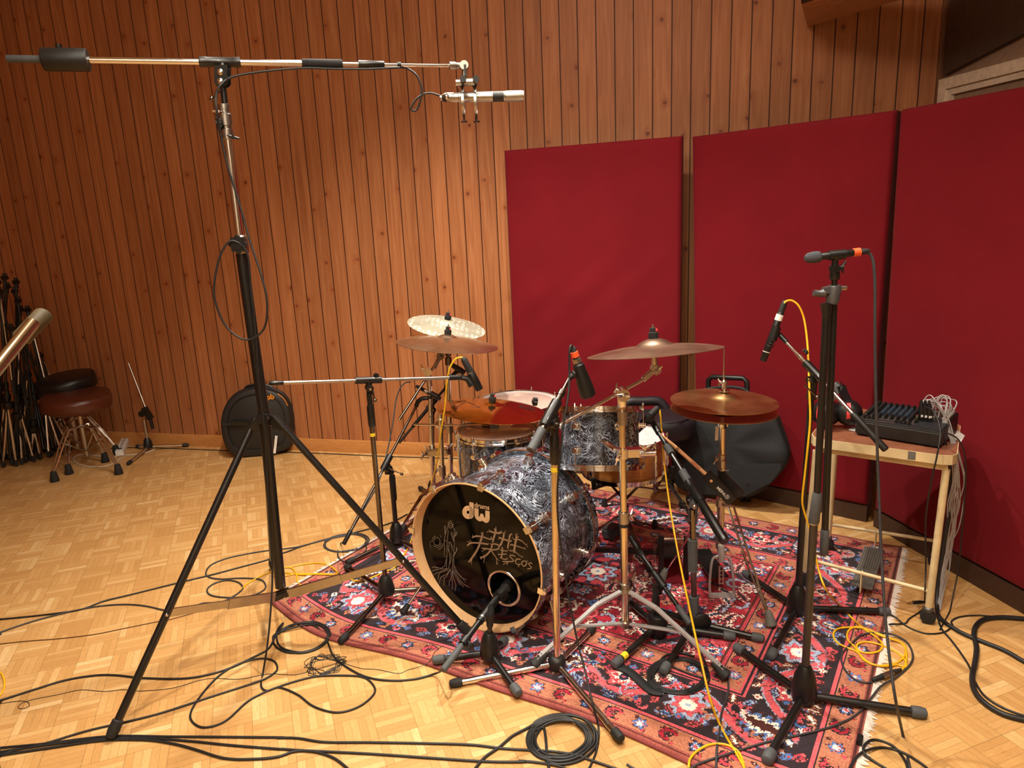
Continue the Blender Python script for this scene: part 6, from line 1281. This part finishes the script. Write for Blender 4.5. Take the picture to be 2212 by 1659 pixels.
mb = MB(); mb.tube(cr([bg(1496, 868)-bn*.03, bg(1510, 846)-bn*.03, bg(1560, 838)-bn*.03, bg(1600, 842)-bn*.03, bg(1624, 860)-bn*.03], 4), .007, 8); BG.p('strap', mb, M['bag'])
mb = MB(); mb.bar(bg(1490, 1066)-bn*.02, bg(1600, 1070)-bn*.02, .035, .02); BG.p('wheel_bar', mb, M['plastic'], bevel=.004)
for x in (1500, 1604, 1617):
    q = g(x, 1084)+UP*.026; q = V((q.x, q.y, .024)); mb = MB(); mb.lathe([(.01, -.01), (.022, -.009), (.024, 0), (.022, .009), (.01, .01)], q, V((.81, -.585, 0)), 20); BG.p('wheel', mb, M['rubber'])

# ------------------------------------------------------------------ round hard case by the plank wall
q0 = g(558, 985); Yc = q0.y; HC_ = T('drum_case', 'round black hard drum case on the floor behind the tall tripod', 'drum case', V((q0.x, q0.y+.08, 0)))
cn = V((.12, -1, .06)).normalized(); cz = a(555, 910, Yc); zz = lambda x, y: pl(x, y, cz, cn)
out = [(483, 955), (477, 925), (478, 900), (486, 876), (502, 856), (525, 844), (556, 838), (586, 843), (610, 856), (624, 878), (630, 905), (630, 930), (628, 960), (612, 974), (560, 986), (503, 983)]
O = cr([zz(x, y) for x, y in out], 4, True); zc = sum(O, V())/len(O); n = len(O)
for p in O: p.z = max(p.z, .006)
def lay(f, o): return [V((zc.x+(p.x-zc.x)*f-cn.x*o, zc.y+(p.y-zc.y)*f-cn.y*o, max(.004, zc.z+(p.z-zc.z)*f-cn.z*o))) for p in O]
rows = [lay(.78, -.002), lay(.8, 0), lay(.82, -.012), lay(.94, -.012), lay(.985, -.004), lay(1., .012), lay(1., .05), lay(1.025, .055), lay(1.025, .075), lay(1., .08), lay(1., .19), lay(.96, .205), lay(.8, .207)]
vs = [p for r_ in rows for p in r_]+[zc+cn*.002, zc-cn*.207]; fs = [(i*n+k, i*n+(k+1) % n, (i+1)*n+(k+1) % n, (i+1)*n+k) for i in range(len(rows)-1) for k in range(n)]
fs += [(k, (k+1) % n, len(vs)-2) for k in range(n)]+[((len(rows)-1)*n+k, (len(rows)-1)*n+(k+1) % n, len(vs)-1) for k in range(n)]
mb = MB(); mb.add(vs, fs); bd2 = HC_.p('shell', mb, M['case'], ang=45)
mb = MB(); mb.bar(zz(480, 915)+cn*.012, zz(628, 918)+cn*.012, .012, .022); bb = HC_.p('belt', mb, M['case'], bevel=.003); mb = MB(); mb.bar(zz(500, 912)+cn*.02, zz(560, 915)+cn*.02, .014, .034); HC_.p('buckle', mb, M['plastic'], bb, bevel=.003)
mb = MB(); mb.tube(cr([zz(524, 848)-cn*.06, zz(530, 838)-cn*.06, zz(560, 833)-cn*.06, zz(585, 840)-cn*.06], 5), .009, 8); HC_.p('handle', mb, M['plastic'])
mb = MB(); mb.tube(cr([zz(600, 850)+cn*.008, zz(613, 860)+cn*.01, zz(622, 876)+cn*.006], 5), .0028, 6); HC_.p('orange_cord', mb, M['orangeprint'])
o_ = zz(577, 862)+cn*.015; uu = (zz(612, 860)-zz(577, 862)).normalized(); text('pb', .05, o_, uu, UP, M['orangeprint'], HC_, 'brand_lettering', .03)
mb = MB(); w0, w1 = zz(594, 978)+cn*.016, zz(598, 940)+cn*.016; mb.bar(w0, w1, .016, .002, cn); HC_.p('white_strip', mb, M['white'])

# ------------------------------------------------------------------ two old drum thrones, left
def throne(label, seatc, sr, sh, mat, ctr, hubz, feet, tilt):
    S = T('drum_throne', label, 'drum throne', V((ctr.x, ctr.y, 0)))
    mb = MB(); mb.lathe([(0, -sh*.5), (sr*.9, -sh*.5), (sr*.985, -sh*.38), (sr, -sh*.1), (sr*1.0, sh*.22), (sr*.97, sh*.40), (sr*.88, sh*.5), (sr*.5, sh*.56), (0, sh*.57)], seatc, tilt, 40); st = S.p('seat', mb, M[mat], ang=50)
    mb = MB(); mb.torus(seatc+V(tilt)*sh*.42, tilt, sr*.955, .0035, 48, 6); S.p('piping', mb, M[mat], st)
    mb = MB(); mb.cyl(V((ctr.x, ctr.y, .06)), V((ctr.x, ctr.y, hubz+.12)), .016, n=16); mb.cyl(V((ctr.x, ctr.y, hubz+.1)), seatc-UP*sh*.45, .0115, n=14); S.p('post', mb, M['satinchrome'])
    mb = MB(); mb.lathe([(.017, 0), (.024, .002), (.024, .05), (.017, .055)], V((ctr.x, ctr.y, hubz+.1)), UP, 18); c = S.p('height_collar', mb, M['satinchrome']); mb = MB(); wing(mb, V((ctr.x+.03, ctr.y-.02, hubz+.14)), (.8, -.5, 0), (.2, 0, 1), 1.2); S.p('wing_screw', mb, M['chrome'], c)
    mb = MB(); mb.box(seatc-UP*(sh*.5+.008), sr*.45, sr*.4, .008); S.p('seat_bracket', mb, M['plastic'])
    for f in feet:
        h = V((ctr.x, ctr.y, hubz)); d = V((f.x-ctr.x, f.y-ctr.y, 0)); kn = h+d*.42+UP*.01; sd = d.cross(UP).normalized(); e = V((f.x, f.y, .055)); mb = MB()
        for s_ in (-1, 1): mb.tube([h+sd*s_*.008, kn+sd*s_*.011, kn.lerp(e, .5)+sd*s_*.013+UP*.012, e+sd*s_*.004], .006, 8)
        lg = S.p('leg', mb, M['chrome'])
        mb = MB(); mb.bar(V((ctr.x, ctr.y, .09)), kn.lerp(e, .3), .016, .005); S.p('leg_brace', mb, M['satinchrome'], lg)
        mb = MB(); mb.lathe([(.012, .068), (.017, .064), (.027, .006), (.025, 0), (0, 0)], V((f.x, f.y, 0)), UP, 16); S.p('rubber_foot', mb, M['rubber'], lg)
ct = g(192, 1003); throne('brown vinyl drum throne with chrome legs at the left wall', a(166, 867, ct.y), .205, .10, 'brownvinyl', ct, .27, [g(119, 1040), g(257, 1024), g(228, 998)], (.05, -.06, 1))
ct = g(172, 985); throne('black vinyl drum throne whose seat rises behind the brown one', a(144, 828, ct.y), .185, .10, 'blackvinyl', ct, .27, [g(150, 1024), g(252, 981), g(120, 968)], (-.05, -.12, 1))
# power strip
p0, p1 = g(259, 986), g(273, 956); PS = T('power_strip', 'white power strip lying on the floor beside the brown throne', 'power strip', (p0+p1)/2); d = (p1-p0).normalized(); sd = d.cross(UP)
mb = MB(); mb.bar(p0+UP*.022, p1+UP*.022, .05, .04); PS.p('housing', mb, M['white'], bevel=.004)
mb = MB()
for k in range(5): q = p0.lerp(p1, .34+.14*k)+UP*.0425; mb.lathe([(0, .0004), (.013, .0004), (.013, -.002)], q, UP, 12)
PS.p('sockets', mb, M['ledge'])
mb = MB(); q = p0.lerp(p1, .13)+UP*.044; mb.box(q, .014, .01, .003, (sd, d, UP)); PS.p('switch', mb, M['plastic'])
# ------------------------------------------------------------------ cables
def P3(seq, r):
    out = []
    for k, s in enumerate(seq):
        if len(s) == 2: out.append(fl(s[0], s[1], r*1.02))
        else: out.append(a(*s))
    return out
rz = random.Random(9)
def cable(name, seq, r, mat, label, sub=6, group=None, lift=True):
    pts = cr(P3(seq, r), sub); mb = MB()
    mb.tube(pts, r, 8); return solo(name, mb, M[mat], label, 'cable', group, ang=80)
def loops(cx, cy, rx, ry, n, jit=.12, ph=0., tilt=0., seed=1, shrink=0.):
    rr = random.Random(seed); out = []; N_ = 12
    for i in range(n*N_+1):
        t = ph+2*math.pi*i/N_; k = i//N_
        f = 1-shrink*(i/(n*N_))
        if i % 3 == 0: jx, jy = rr.uniform(-jit, jit), rr.uniform(-jit, jit)
        x, y = math.cos(t)*rx*(f+jx*.6), math.sin(t)*ry*(f+jx*.6)
        out.append((cx+x+jy*rx*.25, cy+y+tilt*x+jy*ry*.2))
    return out
def q0(*p): return [(x*.3128, 1140+y*.3128) for x, y in p]
def q5(*p): return [(560+x*.3369, 1100+y*.3369) for x, y in p]
def q3(*p): return [(380+x*.217, 1080+y*.217) for x, y in p]
def q16(*p): return [(1680+x*.373, 1040+y*.373) for x, y in p]
def q10(*p): return [(1080+x*.1356, 1480+y*.1356) for x, y in p]
def q11(*p): return [(1100+x*.2887, 1180+y*.2887) for x, y in p]
def by(x): return bp(max(14, min(985, x))).y
cz_ = 2.335
cable('microphone_cable', [(956, 209, (Ym0 := bR.y-.012)+.012), (945, 205, Ym0+.006), (930, 201, Ym0), (913, 204, Ym0), (897, 217, Ym0), (888, 236, Ym0), (899, 238, Ym0), (907, 220, Ym0), (911, 192, Ym0), (900, 163, Ym0), (880, 148, Ym0), (862, 146, by(862)-.008)]
      + [(x, y, by(x)-.012) for x, y in ((800, 149), (740, 149), (700, 148), (655, 147), (580, 153), (505, 165))] + [(478, 182, cz_), (467, 205, cz_-.01), (468, 240, cz_-.02), (478, 300, cz_), (495, 370, cz_), (517, 440, cz_), (540, 520, cz_-.01), (566, 600, cz_-.03), (577, 655, cz_-.04), (572, 706, cz_-.04), (548, 730, cz_-.04), (520, 731, cz_-.04), (485, 700, cz_-.04), (463, 640, cz_-.04), (468, 580, cz_-.03), (482, 538, cz_-.02), (503, 520, cz_-.01), (533, 545, cz_), (542, 620, cz_), (552, 720, cz_), (560, 830, cz_), (574, 950, cz_-.005), (580, 1100, cz_-.01), (588, 1220, cz_-.03), (586, 1300, cz_-.08), (578, 1390, cz_-.14)]
      + q0((1815, 1020), (1805, 1100)) + [(577, 1494), (604, 1487), (644, 1503), (678, 1528), (728, 1541), (776, 1528), (808, 1501), (806, 1481), (782, 1464), (728, 1461), (678, 1464), (627, 1477), (590, 1490), (560, 1503)]
      + q0((1700, 1215), (1560, 1340), (1430, 1385), (1350, 1365), (1315, 1300), (1370, 1190), (1500, 1040), (1640, 950), (1790, 910), (1890, 925), (1915, 985), (1850, 1040), (1750, 1080), (1500, 1160), (1350, 1210), (1100, 1290), (860, 1350), (600, 1410), (300, 1500), (100, 1545), (-60, 1575), (-900, 1650)),
      .0034, 'cable', 'black cable running along the long boom, down its column and looping to the lower left')
cable('microphone_cable', q0((-900, 1285), (-60, 1215), (0, 1200), (250, 1120), (450, 1060), (650, 1027), (800, 1025), (1000, 1045), (1300, 1045), (1550, 990), (1750, 900), (1860, 835))
      + [(600, 1362), (612, 1348)] + loops(651, 1379, 58, 32, 3, .14, 3.6, -.1, 3) + q5((330, 745), (400, 800), (440, 860), (480, 950), (580, 1030), (700, 1085), (850, 1105), (1000, 1095), (1130, 1060)) + [(955, 1447, 2.02), (965, 1432, 2.05)], .0036, 'cable', 'black cable with a coil on the floor, plugged towards the bass drum microphone')
cable('microphone_cable', q0((-900, 710), (-60, 640), (0, 638), (300, 608), (550, 572), (720, 512), (900, 468), (1220, 388), (1450, 333), (1650, 280), (1850, 225)) + q3((960, 565), (1100, 525), (1250, 470), (1500, 395), (1700, 350), (1950, 288), (2140, 235)) + [(880, 1112)], .0036, 'cable', 'black cable running from the left edge past the tripod to the back of the rug')
cable('microphone_cable', q0((-900, 818), (-60, 748), (0, 728), (200, 660), (400, 605), (650, 552), (850, 535), (1000, 545), (1140, 575)) + [(400, 1325)] + q3((250, 1040), (430, 1030), (540, 985), (640, 920), (665, 870), (610, 822), (500, 808), (380, 840), (312, 900), (350, 955), (500, 978), (720, 968), (860, 915), (895, 860), (840, 800), (650, 785), (450, 795), (330, 775), (300, 730), (350, 655), (500, 590), (700, 545), (900, 512), (1200, 475), (1500, 400), (1740, 352)), .0034, 'greycable', 'dark cable forming a figure of eight behind the left tripod leg')
cable('microphone_cable', [(888, 826, 3.3), (878, 826, 3.3), (866, 836, 3.29), (856, 862, 3.27), (850, 905, 3.22), (842, 950, 3.17), (834, 985, 3.12), (826, 1016, 3.05), (812, 1055, 2.99), (780, 1110, 2.93), (748, 1165, 2.87)] + q3((1640, 440), (1610, 540), (1640, 600), (1700, 620)) + [(768, 1208), (790, 1190)] + loops(747, 1174, 48, 19, 3, .14, .5, -.1, 8), .0032, 'greycable', 'grey cable coiled at the rug edge below the slim microphone left of the cymbal pole')
cable('thin_cable', q0((-50, 815), (0, 806), (200, 785), (400, 770), (650, 740), (850, 700), (1120, 645)) + [(372, 1338), (430, 1322)], .0018, 'browncable', 'thin brown cable running along the floor at the left')
w = q0((-50, 1215), (0, 1217), (120, 1200), (190, 1205), (200, 1235), (160, 1252), (125, 1245), (150, 1215), (230, 1188), (400, 1155), (560, 1122), (720, 1133), (850, 1120), (950, 1130), (1190, 1110), (1430, 1045), (1650, 1048), (1850, 1012)) + [(620, 1458), (650, 1456)]
rr = random.Random(21)
for i in range(90):
    t = i*.62+rr.uniform(-.2, .2); e = rr.uniform(.45, 1.)
    w.append((702+48*e*math.cos(t)+rr.uniform(-6, 6), 1437+25*e*math.sin(t)-.12*48*e*math.cos(t)))
w += q5((640, 1020), (760, 1030), (890, 1055), (960, 1030), (1080, 990)) + [(940, 1408), (958, 1395)]
cable('thin_wire', w, .0011, 'cable', 'thin black wire with a tangled bundle on the floor in front of the rug', 4)
cable('yellow_cable', [(-12, 1448), (4, 1458), (10, 1478), (4, 1500), (-14, 1512)], .0032, 'yellow', 'yellow cable loop just showing at the lower left edge')
cable('microphone_cable', q0((-900, 1610), (-60, 1540), (0, 1528), (300, 1500), (750, 1448), (1200, 1450), (1918, 1455)) + q5((120, 1472), (250, 1475), (420, 1500), (700, 1502), (1000, 1507), (1350, 1517)) + q10((0, 1022), (400, 1050), (800, 1072), (1200, 1132), (1500, 1232), (1800, 1335), (2000, 1400)), .0037, 'cable', 'uppermost of the black cables crossing the bottom of the floor, passing over the coil')
cable('microphone_cable', q0((-900, 1638), (-60, 1568), (0, 1556), (400, 1498), (750, 1463), (1000, 1460), (1300, 1480), (1600, 1510), (1918, 1535)) + q5((150, 1545), (300, 1555), (700, 1575), (1100, 1602), (1450, 1625), (1700, 1627)) + q10((300, 1225), (600, 1250), (900, 1300), (1100, 1370)), .0037, 'cable', 'middle one of the black cables crossing the bottom of the floor')
cable('microphone_cable', q0((-900, 1662), (-60, 1592), (0, 1580), (350, 1528), (700, 1478), (1000, 1473), (1200, 1500), (1350, 1540), (1550, 1600), (1750, 1606), (1918, 1590)) + q5((230, 1560), (350, 1562), (450, 1590), (520, 1630), (620, 1720), (760, 1860)), .0039, 'cable', 'lowest of the black cables crossing the bottom left of the floor')
# coil in front and the lead coming down from the paddle microphone
cable('microphone_cable', [(1238, 755, 2.195), (1234, 746, 2.19), (1230, 760, 2.18), (1230, 800, 2.17), (1228, 850, 2.14), (1217, 920, 2.1), (1210, 985, 2.08), (1204, 1060, 2.07), (1206, 1130, 2.06), (1216, 1210, 2.05), (1229, 1290, 2.03), (1246, 1380, 1.98), (1264, 1450, 1.92), (1280, 1520, 1.84)] + [(1293, 1575), (1288, 1625), (1268, 1672)], .0033, 'cable', 'black cable hanging from the paddle-shaped microphone to the floor')
cable('microphone_cable', [(1020, 1672), (1046, 1640)] + q10((0, 1000), (200, 830), (430, 710)) + loops(1211, 1599, 74, 52, 6, .16, 3.9, -.03, 5, .22) + q10((760, 1250), (780, 1300), (770, 1400)), .0042, 'cable', 'coil of thick black cable on the floor at the bottom centre')
# rug
cable('microphone_cable', [(1505, 1395), (1520, 1425)] + loops(1463, 1461, 66, 40, 6, .13, .2, -.02, 6, .2) + [(1430, 1430), (1462, 1412), (1500, 1420)], .0036, 'cable', 'coil of black cable on the rug around a stand leg')
cable('microphone_cable', q11((1560, 960), (1620, 960), (1640, 1040), (1630, 1130), (1590, 1250), (1575, 1380), (1555, 1500), (1550, 1600), (1548, 1680)), .0033, 'greycable', 'dark grey cable running down the rug next to the yellow cable')
mb = MB(); sp = cr([fl(x, y, .004) for x, y in q11((800, 905), (900, 950), (990, 1030), (1070, 1095), (1140, 1105))], 6); mb.ribbon(sp, UP, .032); sw = solo('strap', mb, M['bag'], 'flat black strap lying on the rug beside the cable coil', 'strap')
sm = sw.modifiers.new('thick', 'SOLIDIFY'); sm.thickness = .004
Ys = 2.72
cable('yellow_cable', [(1420, 881, Ys+.01), (1423, 882, Ys), (1426, 892, Ys-.01), (1429, 930, Ys-.04), (1436, 1010, Ys-.12), (1448, 1100, Ys-.22), (1464, 1190, Ys-.34), (1480, 1270, Ys-.5), (1497, 1350, Ys-.68), (1515, 1430, Ys-.82), (1534, 1510, 1.82)] + [(1556, 1570), (1580, 1613), (1596, 1640), (1607, 1675), (1560, 1720), (1500, 1700), (1488, 1655), (1500, 1630), (1530, 1612), (1562, 1610), (1590, 1622), (1604, 1645), (1612, 1690)], .0036, 'yellow', 'yellow cable hanging from the snare microphone down to the front of the rug')
cable('yellow_cable', [(1002, 776, 2.79), (997, 772, 2.79), (984, 776, 2.79), (972, 795, 2.79), (965, 830, 2.79), (961, 880, 2.79), (953, 930, 2.8), (946, 985, 2.84), (936, 1030, 2.9), (925, 1070, 2.98), (915, 1100, 3.05)] + [(900, 1132), (884, 1180)] + q3((2190, 665), (2080, 720), (1950, 780), (1830, 812), (1740, 800), (1650, 755), (1400, 742), (1200, 745), (1100, 762), (1000, 770)) + q3((960, 740), (1020, 700), (1100, 680), (1160, 690), (1200, 745), (1210, 820), (1260, 870)), .0034, 'yellow', 'yellow cable from the tom microphone down behind the bass drum to the left rug corner')
cable('yellow_cable', q3((1130, 680), (1250, 650), (1400, 635), (1500, 650), (1570, 690), (1600, 745), (1400, 748), (1200, 748), (1000, 715), (900, 740), (780, 800), (700, 850), (640, 910)), .0034, 'yellow', 'yellow cable looping over the left rug corner and the bare floor')
cable('microphone_cable', q11((880, 1640), (1000, 1690)) + [(1480, 1665), (1510, 1652), (1560, 1635), (1650, 1607), (1700, 1596)] + q16((300, 1430), (450, 1360), (540, 1260), (600, 1190), (700, 1130), (770, 1060), (780, 1000), (740, 930), (640, 885), (500, 890), (420, 950), (370, 1010), (380, 1080), (430, 1140), (500, 1170), (545, 1168)), .0034, 'greycable', 'grey cable snaking across the rug front corner to a joint with the yellow cable')
cn0, cn1 = fl(*q16((548, 1165))[0], .009), fl(*q16((712, 1103))[0], .009); dcn = (cn1-cn0).normalized(); Lc = (cn1-cn0).length
CN = T('cable_connector', 'connector joining the grey and yellow cables at the white rug fringe', 'connector', cn0); mb = MB(); mb.lathe([(.004, 0), (.0075, .006), (.0085, Lc*.35), (.0085, Lc*.36)], cn0, dcn, 14); CN.p('black_end', mb, M['rubber']); mb = MB(); mb.lathe([(.0088, Lc*.34), (.0092, Lc*.35), (.0092, Lc*.68), (.0088, Lc*.69)], cn0, dcn, 14); CN.p('silver_shell', mb, M['silver']); mb = MB(); mb.lathe([(.008, Lc*.67), (.008, Lc*.8), (.0045, Lc)], cn0, dcn, 14); CN.p('strain_relief', mb, M['rubber'])
Yh = a(1694, 656, 2.48).y
cable('yellow_cable', [(1694, 655, 2.47), (1700, 650, 2.47), (1712, 650, 2.47), (1726, 662, 2.46), (1737, 690, 2.45), (1744, 740, 2.42), (1747, 800, 2.38), (1749, 860, 2.34), (1750, 910, 2.32), (1744, 975, 2.31), (1738, 1030, 2.31), (1733, 1080, 2.31), (1737, 1105, 2.31), (1748, 1140, 2.3), (1758, 1180, 2.29), (1768, 1230, 2.27), (1785, 1275, 2.22)] + [(1812, 1308), (1838, 1335)]
      + q16((500, 860), (560, 900), (605, 945), (590, 985), (530, 1000), (470, 985), (460, 950), (510, 935), (590, 950), (680, 990), (735, 1040), (740, 1080), (690, 1068), (600, 1075), (520, 1050), (455, 990), (400, 968), (340, 935), (322, 890), (350, 858), (430, 850), (510, 860), (600, 900), (700, 930), (740, 970), (730, 1020), (680, 1060), (580, 1072), (500, 1040), (455, 975), (405, 920), (410, 870), (460, 847), (540, 870), (640, 910), (720, 945), (745, 1000), (738, 1070), (712, 1102)), .0035, 'yellow', 'yellow cable from the hi-hat microphone ending in a tangle at the right rug edge')
cable('microphone_cable', [(1870, 543, 1.91), (1880, 550, 1.91), (1887, 570, 1.905), (1890, 620, 1.9), (1890, 700, 1.895), (1891, 800, 1.89), (1893, 900, 1.885), (1896, 1000, 1.88), (1900, 1100, 1.86), (1905, 1220, 1.82), (1913, 1340, 1.76), (1924, 1440, 1.7), (1936, 1520, 1.66)] + [(1950, 1590), (1966, 1665), (1985, 1730)], .0042, 'greycable', 'dark grey cable hanging straight down from the microphone with the foam tip')
cable('microphone_cable', q16((400, 1720), (430, 1640), (490, 1575), (600, 1548), (720, 1575), (850, 1655), (900, 1720)), .0036, 'cable', 'black cable arching in at the bottom right corner beneath the hanging one')
cable('microphone_cable', q16((760, 1720), (735, 1620), (660, 1535), (560, 1502), (505, 1530), (500, 1580), (560, 1630), (640, 1680), (700, 1740)), .0036, 'cable', 'black cable loop at the bottom right corner of the rug fringe')
mb = MB(); q = fl(*q16((475, 1510))[0], .008); mb.box(q, .008, .018, .008, (V((.8, -.5, 0)), V((.5, .8, 0)), UP)); solo('plug', mb, M['plastic'], 'black plug lying at the white fringe, bottom right', 'plug', bevel=.002)
# thick lines at the right
cable('multicore_cable', [(2030, 930, 2.36), (2052, 1000, 2.38), (2050, 1100, 2.4), (2038, 1180, 2.42), (2027, 1250, 2.42), (2024, 1305, 2.38)] + q16((935, 795), (1000, 850), (1100, 905), (1300, 985), (1426, 1055), (1600, 1140), (2300, 1450)), .0075, 'cable', 'thick black cable running from the table leg to the right edge')
cable('multicore_cable', q16((2300, 900), (1560, 820), (1426, 808), (1300, 800), (1200, 810), (1150, 845), (1135, 900), (1150, 980), (1140, 1070), (1125, 1150), (1140, 1230), (1200, 1300), (1300, 1360), (1426, 1395), (1600, 1430), (2300, 1500)), .0085, 'cable', 'thick black cable making a wide loop at the right edge')
cable('microphone_cable', q16((1560, 1395), (1426, 1362), (1300, 1315), (1200, 1250), (1145, 1170), (1110, 1080), (1060, 1000), (1000, 920), (950, 860), (925, 790)), .0034, 'cable', 'thinner black cable beside the wide loop at the right edge')
cable('microphone_cable', q16((1560, 800), (1300, 790), (1150, 780), (1050, 790), (1005, 815), (1010, 840), (960, 878), (860, 885), (760, 850), (680, 790), (640, 770)), .0030, 'cable', 'thin black cable between the wheeled table leg and the right edge')
JC = q16((845, 700), (850, 640), (842, 600))
cable('instrument_cable', [(1920, 1350), (1955, 1348)] + q16((760, 800), (840, 745), (850, 705)) + [(1998, 1280, 2.3), (2000, 1220, 2.33), (2000, 1120, 2.3), (2012, 1040, 2.24), (2025, 980, 2.22), (2031, 930, 2.25), (2018, 890, 2.3), (1998, 880, 2.36), (1990, 895, 2.38)], .0028, 'cable', 'thin black cable from the mixing console down the front of the wheeled table leg')
j0, j1 = fl(*q16((740, 714))[0], .007), fl(*q16((845, 706))[0], .007); dj = (j1-j0).normalized(); Lj = (j1-j0).length
JK = T('jack_plug', 'gold-tipped black jack plug lying on the parquet by the wheeled table leg', 'plug', j0); mb = MB(); mb.lathe([(0, 0), (.002, .003), (.0012, .007), (.0028, .012), (.0028, Lj*.42)], j0, dj, 12); JK.p('tip', mb, M['gold']); mb = MB(); mb.lathe([(.0058, Lj*.4), (.0062, Lj*.8), (.0035, Lj)], j0, dj, 12); JK.p('sleeve', mb, M['plastic'])
mb = MB(); mb.cyl(fl(*q16((300, 715))[0], .006), fl(*q16((440, 770))[0], .006), .003)
# grey patch cables over the right end of the console
rr = random.Random(12)
for k in range(12):
    jx, jy = rr.uniform(-8, 8), rr.uniform(-5, 5); sx = 1990+rr.choice((0, 6, 12, 26, 34, 42))+rr.uniform(-3, 3); pk = (sx+8+rr.uniform(0, 8), (868, 852, 860)[k % 3]+rr.uniform(-4, 6))
    pts = [(sx-4, 900+jy, 2.42+.01*k), (sx+2, 878-k*1.5, 2.42+.01*k), (pk[0]+6, pk[1]+4, 2.42+.008*k), (pk[0]+20, pk[1]+14, 2.41), (2044+jx*.9, 912+jy*2, 2.40), (2058+jx*.6, 950, 2.38), (2066+jx*1.3, 990, 2.37), (2070+jx*1.6+rr.uniform(-5, 5), 1040, 2.375), (2064+jx*1.6+rr.uniform(-7, 7), 1090, 2.39), (2058+jx*1.3+rr.uniform(-7, 7), 1140, 2.41), (2050+jx+rr.uniform(-6, 6), 1180, 2.42), (2042+jx*.8+rr.uniform(-5, 5), 1230, 2.42), (2034+jx*.6, 1280, 2.40), (2028+jx*.5, 1318, 2.36)]
    cable('patch_cable', pts, .0021, 'palecable', 'pale grey patch cable hanging in the bundle over the right end of the table', 5, 'grey patch cables over the table end')
cable('microphone_cable', [(2030, 935, 2.28), (2052, 938, 2.28), (2074, 955, 2.29), (2086, 1000, 2.3), (2084, 1070, 2.33), (2078, 1150, 2.37), (2070, 1230, 2.4), (2056, 1300, 2.36)] + [(2050, 1325), (2030, 1362)], .0026, 'cable', 'black cable bowing out to the right of the grey bundle')
# white mains lead by the thrones, black cable along the skirting
cable('mains_cable', [(262, 990), (250, 1000), (228, 1008), (205, 1010), (180, 1007), (163, 1000), (160, 990), (175, 983), (210, 986), (240, 990), (256, 985), (280, 984), (310, 980), (335, 972)], .004, 'whitecable', 'white mains cable curled under the brown throne')
cable('mains_cable', [(1010, 992), (840, 987), (687, 980), (560, 976), (430, 972), (330, 968), (270, 968), (235, 970)], .003, 'cable', 'black cable lying along the foot of the plank wall')
cable('bent_wire', [(412, 957), (416, 948, 4.86), (420, 944, 4.87), (426, 944, 4.87)], .002, 'whitecable', 'short white wire end sticking up at the skirting board')
# ------------------------------------------------------------------ light
def lamp(name, kind, loc, power, col, size=.2, target=None, spot=None, blend=.5):
    l = bpy.data.lights.new(name, kind); l.energy = power; l.color = col
    if kind == 'AREA': l.shape = 'DISK'; l.size = size
    else: l.shadow_soft_size = size
    if spot: l.spot_size = R(spot); l.spot_blend = blend
    o = bpy.data.objects.new(name, l); C.objects.link(o); o.location = loc
    if target is not None: o.rotation_euler = (V(target)-V(loc)).to_track_quat('-Z', 'Y').to_euler()
    return o
WARM = (1., .91, .77)
lamp('spot_rear_left', 'SPOT', (-.72, 2.95, 3.12), 270, WARM, .04, (-.62, 3.25, 0), 104, 1.)
lamp('spot_rear_mid', 'SPOT', (.25, 2.75, 3.12), 255, WARM, .035, (.2, 2.6, 0), 118, 1.)
lamp('spot_front_left', 'SPOT', (-.35, .6, 3.12), 165, WARM, .05, (-.1, 1.7, 0), 108, 1.)
lamp('spot_front_right', 'SPOT', (1.0, 1.3, 3.12), 130, WARM, .05, (1.0, 1.6, 0), 80, 1.)
lamp('ceiling_wash', 'AREA', (-.3, 1.9, 3.17), 44, WARM, 1.2, (-.4, 2.9, .9))
lamp('soft_fill_front', 'AREA', (-.1, .2, 3.17), 34, WARM, 1.4, (-.3, .8, .3))  # added soft light, no known fixture; brightens the chrome reflections
lamp('ceiling_bounce_fill', 'AREA', (.1, -.2, 2.7), 95, WARM, .8, (-.4, -.8, 3.2))  # added out of view to brighten the ceiling for neutral chrome and ambient light
w = bpy.data.worlds.new('world'); bpy.context.scene.world = w; w.use_nodes = True
w.node_tree.nodes['Background'].inputs[0].default_value = (1, .8, .6, 1); w.node_tree.nodes['Background'].inputs[1].default_value = .02
sc = bpy.context.scene; sc.view_settings.view_transform = 'Standard'; sc.view_settings.look = 'None'; sc.view_settings.exposure = .08
sc.cycles.use_denoising = True; sc.cycles.max_bounces = 8; sc.cycles.transparent_max_bounces = 12; sc.cycles.sample_clamp_indirect = 6.
